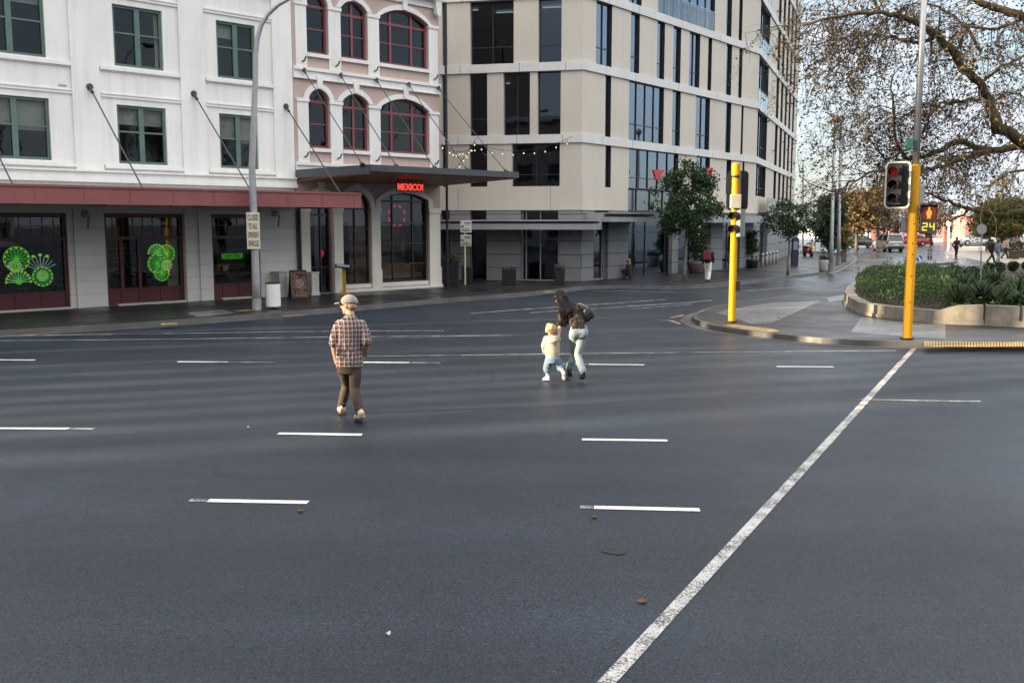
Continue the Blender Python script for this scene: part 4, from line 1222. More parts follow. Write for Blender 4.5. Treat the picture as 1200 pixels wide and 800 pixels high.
mb = MB(); e_ = fW.pt(UW - 0.02, 0, -0.42); mb.prism([e_, e_ - fW.n * 14, e_ - fW.n * 14 - fW.t * 0.3, e_ - fW.t * 0.3], (0, 0, TT)); mb.build('end_wall', K['tan'], TB)
for k in range(1, 5):
    z = bands[k][0] - 0.05
    for (u, d) in ((-6.2, -1.6), (-4.6, -2.4), (-2.2, -1.8), (-8.0, -2.2)) if k == 2 else ((-5.0, -3.2),):
        mb = MB(); mb.fbox(fT, u, u + 0.9, z, z + 0.03, d - 0.08, d + 0.08); mb.build('ceiling_light', K['lamp_strip'], TB)
# street level: stone piers, dark entries, lobby glass, curtained shop window
GT = zf0 - 0.001
sm = MB()
gT = [(fT.u(a, 300), fT.u(b, 300)) for a, b in ((517, 527), (551, 570), (610, 654))]
gR = [(fR.u(a, 300), fR.u(b, 300)) for a, b in ((696, 713), (736.5, 788), (795, 833), (847, 867))]
gW = [(fW.u(a, 300), fW.u(b, 300)) for a, b in ((890, 899),)]
for f, u0, u1, gs in ((fT, TL, 0, gT), (fR, 0, UR, gR), (fW, 0, UW, gW)):
    cur = u0
    for (a, b) in gs + [(u1, u1)]:
        if a - cur > 0.02:
            sm = MB(); sm.fbox(f, cur, a, KH - 0.02, GT, -0.42, -0.02); sm.build('stone_base', K['stone'], TB)
        cur = b
window(TB, fT, *gT[1], KH, GT, 'dark_frame', 'glass_dark', trans=[2.6], fw=0.06, d=-0.36, name='entrance')
window(TB, fT, *gT[0], KH, GT, 'dark_frame', 'glass_dark', fw=0.06, d=-0.36, name='entrance')
u0, u1 = gT[2]
window(TB, fT, u0, u1, KH, GT, 'grey_metal', 'glass_dark', mull=[u0 + (u1 - u0) * .12, (u0 + u1) / 2], trans=[2.6], fw=0.06, d=-0.36, name='lobby_window')
u0, u1 = gR[0]; window(TB, fR, u0, u1, KH, GT, 'grey_metal', 'glass_shop', mull=[u1 - 0.2], fw=0.06, d=-0.3, name='lobby_door')
u0, u1 = gR[1]
o = window(TB, fR, u0, u1, KH, GT, 'dark_frame', 'glass_dark', mull=[u0 + (u1 - u0) * .45, u0 + (u1 - u0) * .9], trans=[2.35], fw=0.06, d=-0.3, name='shop_window')
mb = MB(); n = 60
for i in range(n):
    a = u0 + 0.1 + (u1 - u0 - 0.4) * i / n; b = u0 + 0.1 + (u1 - u0 - 0.4) * (i + 1) / n
    d0 = -0.75 + 0.06 * math.sin(i * 1.7); d1 = -0.75 + 0.06 * math.sin((i + 1) * 1.7)
    mb.add([fR.pt(a, KH + 0.3, d0), fR.pt(b, KH + 0.3, d1), fR.pt(b, 3.0, d1), fR.pt(a, 3.0, d0)], [(0, 1, 2, 3)])
mb.build('curtain', K['curtain'], o, smooth=True)
u0, u1 = gR[2]; window(TB, fR, u0, u1, KH, GT, 'dark_frame', 'glass_dark', mull=[u0 + (u1 - u0) * .5], trans=[2.6], fw=0.08, d=-0.4, name='entrance')
mb = MB(); mb.fbox(fR, u0 + (u1 - u0) * .72, u0 + (u1 - u0) * .78, KH + 0.9, 2.9, -0.3, -0.27); mb.build('lit_strip', K['warm_lamp'], TB)
u0, u1 = gR[3]; window(TB, fR, u0, u1, KH, GT, 'dark_frame', 'glass_dark', mull=[(u0 + u1) / 2], trans=[2.6], fw=0.08, d=-0.38, name='entrance')
window(TB, fW, *gW[0], KH, GT, 'dark_frame', 'glass_dark', fw=0.08, d=-0.38, name='entrance')
mb = MB(); mb.prism([Vector((p.x, p.y, KH)) for p in foot(1.9)], (0, 0, GT - KH - 0.02)); mb.build('lobby_wall', K['teal'], TB)
mb = MB(); u = fT.u(644, 285); mb.fbox(fT, u - 0.25, u + 0.25, 1.55, 2.05, -0.29, -0.25); mb.build('notice', K['black'], TB)
# street canopies
mb = MB()
za, zb = fT.z(600, 269, 1.3), fT.z(600, 257.5, 1.3)
mb.fbox(fT, TL, 0.95, za, za + 0.26, -0.02, 1.3); mb.fbox(fT, TL, 0.95, zb - 0.07, zb, 0.0, 1.36); mb.fbox(fT, TL, 0.95, za + 0.26, zb - 0.07, -0.02, 0.9)
mb.build('street_canopy', K['canopy_grey'], TB); mb = MB()
r0, r1 = fR.u(690, 252, 1.4), fR.u(776, 252, 1.4)
za, zb = fR.z(730, 260, 1.4), fR.z(730, 249, 1.4)
mb.fbox(fR, max(0.3, r0), r1, za, za + 0.22, -0.02, 1.4); mb.fbox(fR, max(0.3, r0), r1, zb - 0.06, zb, -0.02, 1.46); mb.fbox(fR, max(0.3, r0), r1, za + 0.22, zb - 0.06, -0.02, 1.0)
mb.build('street_canopy', K['canopy_grey'], TB); mb = MB()
r0, r1 = fR.u(836, 255, 1.4), UR + 0.5
za, zb = fR.z(860, 261, 1.4), fR.z(860, 253, 1.4)
mb.fbox(fR, r0, r1, za, zb, -0.02, 1.4)
mb.build('street_canopy', K['canopy_grey'], TB)
mb = MB(); u = fW.u(894, 250); mb.fbox(fW, fW.u(888, 250), fW.u(900, 250), zf0 + 0.1, zf0 + 0.2, 0.0, 0.6); mb.fbox(fW, fW.u(888, 250), fW.u(900, 250), zf0 + 0.2, zf0 + 1.0, 0.55, 0.6); mb.build('planter_ledge', K['galv'], TB)

# festoon lights over the lane
random.seed(3)
E0 = fA.pt(UEND - 0.1, fA.z(515, 168), 0.2); E1 = fT.pt(fT.u(560, 172), fT.z(560, 172) + 0.1, 0.3); E2 = fT.pt(fT.u(672, 166), fT.z(672, 166) + 0.2, 0.3)
fest = thing('string_lights', 'string of small warm bulbs hanging across the lane in front of the tan building', 'string lights', E1)
wm = MB(); bm_ = MB()
for (p, q, n, sag) in ((E0, E1, 11, 0.35), (E1, E2, 9, 0.45), (E0 - Vector((0, 0, 1.6)), E1 + Vector((0, 0, 0.3)), 9, 0.2)):
    pts = []
    for i in range(n * 2 + 1):
        t = i / (n * 2); pts.append(p.lerp(q, t) - Vector((0, 0, sag * 4 * t * (1 - t))))
    wm.tube(pts, 0.010, 4)
    for i in range(1, n * 2, 2):
        h = random.uniform(0.08, 0.2)
        wm.tube([pts[i], pts[i] - Vector((0, 0, h))], 0.012, 4)
        bm_ = MB(); bm_.ball(pts[i] - Vector((0, 0, h + 0.04)), 0.030, (1, 1, 1.2), 6, 5); bm_.build('bulb', K['bulb'], fest)
wm.build('cable', K['black'], fest)
# dark twiggy festoon garland climbing beside the upper windows
# red blade signs either side of the street tree
mb = MB(); q = fR.px(769, 205, 0.9)
mb.fprism(fR, [(fR.u(766, 200, .9), fR.z(766, 199, .9)), (fR.u(779, 200, .9), fR.z(779, 199, .9)), (fR.u(773, 205, .9), fR.z(773, 210, .9)), (fR.u(769, 205, .9), fR.z(769, 210, .9))], 0.8, 0.9)
mb.single('blade_sign', K['red'], 'dark red wedge shaped sign on the tan facade, left of the street tree crown', 'sign')
mb = MB(); mb.fprism(fR, [(fR.u(829, 200, .9), fR.z(829, 197, .9)), (fR.u(835, 200, .9), fR.z(835, 196, .9)), (fR.u(835, 205, .9), fR.z(835, 207, .9)), (fR.u(829, 205, .9), fR.z(829, 210, .9))], 0.8, 0.9)
mb.single('blade_sign', K['neon_red_dim'], 'bright red sign on the tan facade behind the right edge of the tree crown', 'sign')
# ------------------------------------------------------------------ street furniture
def V(x, y, z): return Vector((x, y, z))
def gk(x, y): return G(x, y, KH)
# curved lamp post
b = gk(301, 363); Y = b.y
lp = thing('street_lamp', 'tall grey street lamp with a curved arm on the kerb by the white building', 'street lamp', b)
P = [b, V(b.x, Y, 1.0), V(b.x, Y, 2.4), V(b.x - 0.01, Y, 4.5)] + [at(x, y, Y) for x, y in ((299.2, 95), (299.5, 65), (301.5, 46), (306, 30), (314, 17), (326, 6), (342, -3), (366, -11), (385, -15))]
mb = MB(); mb.tube(P, [0.135, 0.13, 0.12, 0.105, 0.085, 0.08, 0.075, 0.068, 0.063, 0.058, 0.055, 0.05, 0.05], 12); mb.build('pole', K['galv'], lp, smooth=True)
mb = MB(); mb.tube([b, V(b.x, Y, KH + 0.35)], [0.15, 0.145], 12); mb.tube([V(b.x, Y, 2.45), V(b.x, Y, 2.5)], 0.13, 12); mb.build('base_collar', K['galv'], lp)
mb = MB(); h = P[-1]; mb.ball(h + V(0.35, 0, 0.0), 0.34, (1.2, 0.45, 0.28), 12, 8); mb.build('lamp_head', K['grey_metal'], lp, smooth=True)
s0 = at(288.3, 249, Y - 0.16); s1 = at(305.3, 292, Y - 0.16)
sg = thing('traffic_sign', 'cream sign board in black capitals warning off overweight vehicles, fixed to the curved lamp post', 'sign', V((s0.x + s1.x) / 2, Y - 0.16, s1.z))
mb = MB(); mb.box(s0.x, s1.x, Y - 0.17, Y - 0.15, s1.z, s0.z); bevel(mb.build('board', K['cream_box'], sg), 0.008)
mb = MB(); mb.box(b.x - 0.14, b.x + 0.14, Y - 0.15, Y - 0.10, s1.z + 0.25, s1.z + 0.30); mb.box(b.x - 0.14, b.x + 0.14, Y - 0.15, Y - 0.10, s0.z - 0.30, s0.z - 0.25); mb.build('bracket', K['galv'], sg)
hh = (s0.z - s1.z) / 4.25
for i, t in enumerate(('CLOSED', 'TO ALL', 'OVERWEIGHT', 'VEHICLES')):
    text_obj('lettering', t, hh * 0.92, K['black'], sg, face_mtx(V((s0.x + s1.x) / 2, Y - 0.171, s0.z - hh * (i + 0.62)), (1, 0, 0), (0, -1, 0)), 0.002, (s1.x - s0.x) * (0.80 if i != 1 else 0.66), heavy=0.004)
# litter bin on a short stalk
b = gk(320.5, 362)
bn = thing('litter_bin', 'white cylindrical litter bin on a short stalk beside the curved lamp post', 'bin', b)
r = 8.6 / F * b.y
zb = at(320, 359, b.y).z; zt = at(320, 332.5, b.y).z
mb = MB(); mb.lathe(b, [(r * 0.97, zb - KH), (r, zb - KH + 0.02), (r, zt - KH - 0.02), (r * 0.97, zt - KH)], 24); mb.build('body', K['white'], bn, smooth=False)
mb = MB(); mb.lathe(b, [(r * 0.9, zt - KH), (r * 1.02, zt - KH + 0.005), (r * 1.02, zt - KH + 0.035), (r * 0.7, zt - KH + 0.05)], 24); mb.build('rim', K['black_metal'], bn)
mb = MB(); mb.lathe(b, [(0.16, 0), (0.16, 0.02), (0.05, 0.03), (0.05, zb - KH)], 14); mb.build('stalk', K['black_metal'], bn)
# plinth cabinets beside the door
def plinth(x0, x1, yb, yt, lab):
    t = fA.t; n = fA.n; D0 = 0.42
    ua = fA.u(x0 + 3.0, yb, D0); ub = fA.u(x1, yb, D0); w = max(0.3, ub - ua); a = fA.pt(ua, KH, D0); h = at(x0, yt, a.y).z - KH
    m = fA.pt((ua + ub) / 2, KH, D0 - 0.15)
    e = thing('plinth_box', lab, 'plinth', V(m.x, m.y, KH), 'cream boxes by the restaurant door')
    mb = MB(); mb.obox(V(m.x, m.y, KH + h / 2), t * w / 2, n * 0.25, V(0, 0, h / 2 - 0.02)); bevel(mb.build('body', K['offwhite'], e), 0.01)
    mb = MB(); mb.obox(V(m.x, m.y, KH + h), t * (w / 2 + 0.03), n * 0.28, V(0, 0, 0.02)); mb.obox(V(m.x, m.y, KH + 0.05), t * (w / 2 + 0.025), n * 0.27, V(0, 0, 0.05)); mb.build('cap', K['offwhite'], e)
    mb = MB(); q = V(m.x, m.y, KH + h / 2) + n * 0.255
    for sx in (-1, 1): mb.obox(q + t * sx * (w / 2 - 0.05), t * 0.012, n * 0.008, V(0, 0, h / 2 - 0.12))
    for sz in (-1, 1): mb.obox(q + V(0, 0, sz * (h / 2 - 0.12)), t * (w / 2 - 0.05), n * 0.0078, V(0, 0, 0.012))
    mb.build('panel_moulding', K['white_trim'], e)
plinth(323, 336, 346, 319, 'cream plinth box against the white building, left of the chalk style board')
plinth(361, 372.5, 344.5, 319.5, 'cream plinth box on the left of the restaurant door, right of the chalk style board')
# A-frame board
b0 = fA.pt(fA.u(340, 344, 1.0), KH, 1.0); b1 = fA.pt(fA.u(359, 344, 1.0), KH, 1.0)
t = Vector((b1.x - b0.x, b1.y - b0.y, 0)); 
cbd = (b0 + b1) / 2 - V(0, 0, 0)
w = 0.62; t = fA.t * 0.88 + V(0.25, -0.2, 0); t.normalize(); n = V(t.y, -t.x, 0)
ab = thing('sandwich_board', 'brown sandwich board with white brush lettering on the footpath between two cream boxes', 'sandwich board', V(cbd.x, cbd.y, KH))
H = at(350, 317, cbd.y).z - KH
def leafboard(s):
    p0 = V(cbd.x, cbd.y, KH) + n * 0.30 * s; p1 = V(cbd.x, cbd.y, KH + H)
    return p0, p1
for s, nm in ((1, 'front_board'), (-1, 'back_board')):
    p0, p1 = leafboard(s); up = (p1 - p0); L = up.length; up.normalize(); nn = t.cross(up) * (1 if s > 0 else -1)
    mb = MB(); mb.obox((p0 + p1) / 2, t * w / 2, nn * 0.012, up * L / 2); mb_m = K['black']
    o = mb.build(nm, K['black'], ab)
    if s > 0:
        K['poster'] = blotch('board poster', [(0.04, 0.02, 0.016), (0.11, 0.05, 0.03), (0.24, 0.13, 0.09), (0.10, 0.05, 0.035), (0.36, 0.25, 0.19)], 9, 0.5)
        outn = nn if nn.dot(n) > 0 else -nn
        mb = MB(); mb.obox((p0 + p1) / 2 + outn * 0.016, t * (w / 2 - 0.04), outn * 0.003, up * (L / 2 - 0.05)); mb.build('poster', K['poster'], o)
        c = (p0 + p1) / 2 + outn * 0.022 + up * 0.02
        wb = MB()
        random.seed(4)
        for row in range(5):
            x = -w * 0.24 * (1 - abs(row - 2) * 0.16); xe = -x
            while x < xe:
                st = random.uniform(0.03, 0.06)
                q = c + t * x + up * (0.13 - row * 0.065)
                wb.tube([q, q + t * st * 0.5 + up * random.uniform(-0.02, 0.025), q + t * st + up * random.uniform(-0.02, 0.02)], 0.011, 4); x += st * 1.1
        wb.build('brush_lettering', K['white_cloth'], o)
mb = MB(); p0, p1 = leafboard(1)
mb.tube([V(cbd.x, cbd.y, KH + H) - t * w / 2, V(cbd.x, cbd.y, KH + H) + t * w / 2], 0.02, 6); mb.build('hinge', K['black_metal'], ab)
# yellow menu lectern
b = fA.pt(fA.u(403.5, 341, 0.75), KH, 0.75)
ms = thing('menu_stand', 'menu stand with a tilted board on a yellow post by the restaurant window', 'menu stand', b)
zt = at(403, 313, b.y).z
mb = MB(); mb.box(b.x - 0.06, b.x + 0.06, b.y - 0.05, b.y + 0.05, KH + 0.02, zt); mb.build('post', K['yellow2'], ms)
mb = MB(); mb.box(b.x - 0.17, b.x + 0.17, b.y - 0.15, b.y + 0.15, KH, KH + 0.03); mb.build('foot', K['yellow2'], ms)
mb = MB(); mb.obox(V(b.x - 0.02, b.y - 0.02, zt + 0.03), V(0.30, 0.05, -0.03), V(-0.03, 0.22, 0.05), V(0, -0.008, 0.018)); o = mb.build('menu_board', K['black'], ms)
mb = MB(); mb.obox(V(b.x - 0.02, b.y - 0.02, zt + 0.055), V(0.24, 0.04, -0.024), V(-0.024, 0.16, 0.037), V(0, -0.002, 0.004)); mb.build('menu_sheet', K['white_cloth'], o)
mb = MB(); mb.box(b.x + 0.32, b.x + 0.36, b.y - 0.02, b.y + 0.02, zt - 0.12, zt + 0.2); mb.build('side_tag', K['maroon'], ms)
# parking sign post
b = gk(545, 333.5); Y = b.y
ps = thing('parking_sign', 'slim cream sign post with two small stacked white plates in front of the tan building', 'sign', b)
mb = MB(); mb.tube([b, V(b.x, Y, at(545, 259, Y).z)], 0.042, 10); mb.build('post', K['cream_box'], ps)
for (y0, y1, cc, nm) in ((258.5, 272.5, 'white', 'upper_plate'), (275, 288.5, 'cream_box', 'lower_plate')):
    a = at(539.5, y0, Y - 0.06); c = at(552.5, y1, Y - 0.06)
    mb = MB(); mb.box(a.x, c.x, Y - 0.07, Y - 0.055, c.z, a.z); o = bevel(mb.build(nm, K[cc], ps), 0.01)
    k = MB(); H_ = a.z - c.z; W_ = c.x - a.x
    for (u0, u1, v0, v1) in ((.06, .3, .45, .58), (.35, .95, .80, .86), (.4, .9, .68, .73), (.1, .9, .12, .2), (.1, .8, .3, .34)):
        k.box(a.x + W_ * u0, a.x + W_ * u1, Y - 0.074, Y - 0.071, c.z + H_ * v0, c.z + H_ * v1)
    k.build('plate_text', K['navy'], o)
# planters
def pot_box(x0, x1, yb, yt, lab, bush, m='black', nleaf=500, lm=('lf_mid', 'lf_lite')):
    a = gk(x0, yb); c = gk(x1, yb); w = c.x - a.x; h = at(x0, yt, a.y).z - KH; cx = (a.x + c.x) / 2; cy = a.y + w / 2
    e = thing('planter', lab, 'planter', V(cx, cy, KH))
    mb = MB()
    mb.hexa([(cx - w * .46, cy - w * .46, KH), (cx + w * .46, cy - w * .46, KH), (cx + w * .46, cy + w * .46, KH), (cx - w * .46, cy + w * .46, KH),
             (cx - w / 2, cy - w / 2, KH + h), (cx + w / 2, cy - w / 2, KH + h), (cx + w / 2, cy + w / 2, KH + h), (cx - w / 2, cy + w / 2, KH + h)])
    bevel(mb.build('box', K[m], e), 0.015)
    mb = MB(); mb.box(cx - w * .52, cx + w * .52, cy - w * .52, cy + w * .52, KH + h, KH + h + 0.04); mb.build('rim', K[m], e)
    mb = MB()
    for _ in range(nleaf):
        mb.leaf((cx + random.uniform(-.5, .5) * w, cy + random.uniform(-.5, .5) * w, KH + h + abs(random.gauss(0, bush * 0.5))), random.uniform(0.06, 0.13), random.choice((0, 0, 1)), 0.5)
    mb.build('foliage', [K[l] for l in lm], e, fix=False)
random.seed(31)
pot_box(516, 537, 336, 309, 'big square black planter full of bright green shrub at the corner of the pink building', 0.32, nleaf=900)
pot_box(541, 554, 332.5, 314, 'dark planter box half hidden behind the slim sign post', 0.12, nleaf=150)
pot_box(588, 605, 334, 318, 'square charcoal planter with low dark plants, standing left of centre by the stone wall', 0.12, nleaf=250, lm=('lf_dark', 'lf_mid'))
pot_box(650, 662, 334, 318, 'small charcoal planter with a pale grey bush near the stone corner', 0.28, nleaf=350, lm=('lf_grey', 'lf_lite'))
# trees and pots with bushes
def crown_leaves(mb, c, rx, ry, rz, clumps, per, size, nm, cr=0.34, hollow=0.35):
    c = Vector(c)
    for k in range(clumps):
        d = Vector((random.gauss(0, 1), random.gauss(0, 1), random.gauss(0, 1))).normalized()
        rr = (hollow + (1 - hollow) * random.random() ** 0.55) * random.uniform(.85, 1.12)
        q = c + Vector((d.x * rx * rr, d.y * ry * rr, d.z * rz * rr * (1 if d.z > 0 else 0.85)))
        base = random.randrange(nm)
        s_ = cr * random.uniform(0.6, 1.25)
        for _ in range(per):
            p = q + Vector((random.gauss(0, .5), random.gauss(0, .5), random.gauss(0, .42))) * s_
            mb.leaf(p, size * random.uniform(0.6, 1.3), base if random.random() < 0.6 else random.randrange(nm), 0.5)
def branches(mb, base, top, r0, crown_c, crx, crz, n, wob=0.04):
    base = Vector(base); top = Vector(top); pts = []
    for i in range(7):
        t = i / 6; pts.append(base.lerp(top, t) + V(random.uniform(-wob, wob), random.uniform(-wob, wob), 0) * (t * (1 - t) * 4))
    mb.tube(pts, [r0 * (1.25 if i == 0 else 1 - 0.45 * i / 6) for i in range(7)], 8)
    for k in range(n):
        a = 6.283 * k / n + random.random(); s = pts[random.randint(4, 6)]
        e = Vector(crown_c) + V(math.cos(a) * crx * 0.75, math.sin(a) * crx * 0.75, random.uniform(-.4, .7) * crz)
        m = s.lerp(e, 0.5) + V(random.uniform(-.15, .15), random.uniform(-.15, .15), random.uniform(-.1, .2))
        mb.tube([s, m, e], [r0 * 0.4, r0 * 0.26, r0 * 0.1], 5)
        for _ in range(3):
            q = m.lerp(e, random.random()); mb.tube([q, q + V(random.uniform(-.4, .4), random.uniform(-.4, .4), random.uniform(-.1, .4))], [r0 * 0.13, r0 * 0.05], 4)
def street_tree(name, lab, base, cpx, crx_px, top, bot, mats, clumps, per, size, r0, trunk_m='bark_pale', group=None, cat='tree', cr=0.34):
    b = Vector(base); Y = b.y
    c = at(cpx[0], cpx[1], Y); rx = crx_px / F * Y; rz = (at(0, top, Y).z - at(0, bot, Y).z) / 2; c.z = (at(0, top, Y).z + at(0, bot, Y).z) / 2
    e = thing(name, lab, cat, b, group)
    mb = MB(); branches(mb, b, V(b.x * .6 + c.x * .4, b.y, c.z - rz * 0.35), r0, c, rx, rz, 9); mb.build('trunk', K[trunk_m], e, smooth=True)
    mb = MB(); crown_leaves(mb, c, rx, rx, rz, clumps, per, size, len(mats), cr); mb.build('crown', [K[m] for m in mats], e, fix=False)
    return e
random.seed(41)
street_tree('street_tree', 'dense dark green street tree in front of the tan facade', gk(802, 328.5), (806, 235), 41, 190, 286, ('lf_dark', 'lf_dark', 'lf_mid'), 120, 62, 0.17, 0.085)
street_tree('street_tree', 'smaller green street tree between the tan building and the grey lamp posts', gk(923, 322), (926, 264), 30, 236, 284, ('lf_mid', 'lf_dark', 'lf_grey'), 80, 46, 0.16, 0.07)
def pot_bush(name, lab, x, yb, rtop, rbot, ytop, c, crx, top, bot, mats, potm, n=60):
    b = gk(x, yb); Y = b.y; k = Y / F; h = at(x, ytop, Y).z - KH
    e = thing(name, lab, 'potted plant', b)
    mb = MB(); mb.lathe(b, [(rbot * k * .9, 0), (rbot * k, 0.03), (rtop * k, h * 0.8), (rtop * k * 1.04, h), (rtop * k * 0.9, h), (rtop * k * 0.85, h - 0.06)], 20); mb.build('pot', K[potm], e, smooth=True)
    mb = MB(); cc = at(c[0], c[1], Y); cc.z = (at(0, top, Y).z + at(0, bot, Y).z) / 2; rz = (at(0, top, Y).z - at(0, bot, Y).z) / 2
    crown_leaves(mb, cc, crx * k, crx * k, rz, n, 50, 0.13, len(mats), 0.26, 0.2); mb.build('foliage', [K[m] for m in mats], e, fix=False)
    mb = MB(); mb.tube([b + V(0, 0, h - 0.08), cc], 0.05, 6); mb.build('stem', K['bark'], e)
random.seed(43)
K['clay'] = mat('brown clay', (0.13, 0.095, 0.085), 0.7, 0.2, 3)
pot_bush('potted_shrub', 'dark bushy shrub in a big brown clay pot behind the street tree trunk', 816, 320, 11, 8, 306, (817, 285), 12, 258, 308, ('lf_dark', 'lf_dark', 'lf_mid'), 'clay')
pot_bush('potted_shrub', 'conical dark shrub in a round black pot beside the row of bollards', 881, 313.5, 8, 6.5, 304, (881, 287), 8, 266, 306, ('lf_dark', 'lf_mid'), 'black', 40)
# bollards
for i, (x, y) in enumerate(((893.5, 312.5), (898, 311), (902, 309.8), (906, 308.6), (910, 307.6))):
    b = gk(x, y)
    lab = ('nearest of the five pale bollards beside the black pot', 'second of the five pale bollards from the black pot', 'middle one of the five pale bollards in the row by the tan building', 'fourth of the five pale bollards from the black pot', 'farthest of the five pale bollards beside the tan building')[i]
    e = thing('bollard', lab, 'bollard', b, 'row of bollards by the tan building')
    mb = MB(); mb.lathe(b, [(0.075, 0), (0.075, 0.80), (0.05, 0.84), (0.01, 0.85)], 12); mb.build('post', K['offwhite'], e, smooth=True)
    mb = MB(); mb.lathe(b + V(0, 0, 0.62), [(0.0765, 0), (0.0765, 0.09)], 12); mb.build('band', K['black'], e)
# navy information pillar
b = gk(931, 311); e = thing('information_pillar', 'tall slim navy blue information pillar behind the smaller street tree', 'pillar', b)
w = 3.8 / F * b.y; zt = at(0, 279, b.y).z
mb = MB(); mb.box(b.x - w, b.x + w, b.y - 0.12, b.y + 0.12, KH, zt); bevel(mb.build('body', K['navy'], e), 0.02)
mb = MB(); mb.box(b.x - w * .7, b.x + w * .7, b.y - 0.128, b.y - 0.121, KH + 1.0, zt - 0.2); mb.build('panel', K['steel_blue'], e)
# white standing sign board far along the path
b = gk(958, 296); e = thing('notice_board', 'white upright notice board on the far footpath, right of the parked scooter', 'notice board', b)
k = b.y / F; zt = at(0, 284, b.y).z
mb = MB(); mb.box(b.x - 3.2 * k, b.x + 3.2 * k, b.y - 0.05, b.y + 0.05, KH + 0.12, zt); mb.build('panel', K['white'], e)
mb = MB(); mb.box(b.x - 3.4 * k, b.x - 2.6 * k, b.y - 0.07, b.y + 0.07, KH, zt + 0.05); mb.box(b.x + 2.6 * k, b.x + 3.4 * k, b.y - 0.07, b.y + 0.07, KH, zt + 0.05); mb.build('frame', K['grey_metal'], e)
# round white concrete planter
b = gk(967.5, 317.5); e = thing('round_planter', 'round white concrete planter at the foot of the two grey lamp posts', 'planter', b)
k = b.y / F; h = at(0, 304.5, b.y).z - KH
mb = MB(); mb.lathe(b, [(6.6 * k, 0), (7.4 * k, 0.05), (8.0 * k, h - 0.06), (8.3 * k, h), (7 * k, h), (6.8 * k, h - 0.08)], 24); mb.build('bowl', K['white'], e, smooth=True)
mb = MB()
for _ in range(350):
    a = random.random() * 6.283; rr = random.random() ** .5 * 8 * k
    mb.leaf(b + V(math.cos(a) * rr, math.sin(a) * rr, h + abs(random.gauss(0, 0.12))), 0.12, random.randrange(2), .5)
mb.build('foliage', [K['lf_dark'], K['lf_dkbrown']], e, fix=False)
b = gk(988, 305); e = thing('box_planter', 'small timber box planter with a yellow green shrub right of the grey lamp posts', 'planter', b); k = b.y / F; h = at(0, 294, b.y).z - KH
mb = MB(); mb.box(b.x - 3 * k, b.x + 3 * k, b.y - 3 * k, b.y + 3 * k, KH, KH + h); bevel(mb.build('box', K['clay'], e), 0.02)
mb = MB(); crown_leaves(mb, b + V(0, 0, h + 0.9), 5 * k, 5 * k, 1.0, 40, 40, 0.2, 2, 0.35, .2); mb.build('foliage', [K['lf_mid'], K['lf_yellow']], e, fix=False)
# two grey lamp posts and a thin far one
for (x0, yb, x1, r, lab) in ((973.5, 319, 978.5, 0.115, 'left one of the two tall grey lamp posts behind the round white planter'), (982.5, 309.5, 985.5, 0.12, 'right one of the two tall grey lamp posts behind the round white planter')):
    b = gk(x0, yb); t = at(x1, 146, b.y)
    e = thing('lamp_post', lab, 'lamp post', b)
    mb = MB(); mb.tube([b, b.lerp(t, 0.2), b.lerp(t, 0.22), t], [r * 1.1, r, r * 0.85, r * 0.6], 12); mb.build('pole', K['galv'], e, smooth=True)
    mb = MB(); mb.tube([b, b + V(0, 0, 0.5)], [r * 1.4, r * 1.35], 12); mb.build('base_collar', K['concrete'], e)
    mb = MB(); mb.tube([t, t + V(0, 0, 0.12)], [r * .75, r * .6], 10); mb.ball(t + V(0, 0, .3), 0.2, (1, 1, 1.1), 10, 6); mb.build('lamp_head', K['grey_metal'], e)
b = gk(941, 297); t = at(941, 188, b.y)
e = thing('lamp_post', 'thin far lamp post in front of the orange brick building', 'lamp post', b)
mb = MB(); mb.tube([b, t], [0.09, 0.06], 8); mb.build('pole', K['grey_metal'], e)
mb = MB(); mb.ball(t, 0.16, (1.4, .6, .5), 8, 6); mb.build('lamp_head', K['grey_metal'], e)

# ------------------------------------------------------------------ traffic signals
def lens_unit(mb_vis, mb_lens, c, n, r):
    """round lens facing n with a hooded visor"""
    c = Vector(c); n = Vector(n).normalized(); t = n.cross(V(0, 0, 1)).normalized(); u = V(0, 0, 1)
    ring = lambda rr, dd, a0=0, a1=6.283, k=16: [c + n * dd + t * (math.cos(a0 + (a1 - a0) * i / k) * rr) + u * (math.sin(a0 + (a1 - a0) * i / k) * rr) for i in range(k + 1)]
    a = ring(r, 0.0)[:-1]; k = len(a)
    mb_lens.add([c + n * 0.035] + a, [(0, i + 1, (i + 1) % k + 1) for i in range(k)])
    # visor: open below
    inner0 = ring(r * 1.04, 0.0, -0.75, 3.89, 14); outer0 = ring(r * 1.12, 0.0, -0.75, 3.89, 14)
    L = [0.24 if 0.1 < i / 14 < 0.9 else 0.12 for i in range(15)]
    i1 = [p + n * l for p, l in zip(inner0, L)]; o1 = [p + n * l for p, l in zip(outer0, L)]
    vs = inner0 + outer0 + i1 + o1; m = 15
    fs = []
    for i in range(14):
        fs += [(i, i + 1, 2 * m + i + 1, 2 * m + i), (m + i, 3 * m + i, 3 * m + i + 1, m + i + 1), (2 * m + i, 2 * m + i + 1, 3 * m + i + 1, 3 * m + i)]
    mb_vis.add(vs, fs)
def roundrect(w, h, r, n=5):
    out = []
    for (cx, cz, a0) in ((w / 2 - r, h / 2 - r, 0), (-w / 2 + r, h / 2 - r, 90), (-w / 2 + r, -h / 2 + r, 180), (w / 2 - r, -h / 2 + r, 270)):
        for i in range(n + 1):
            a = R(a0 + 90 * i / n); out.append((cx + r * math.cos(a), cz + r * math.sin(a)))
    return out
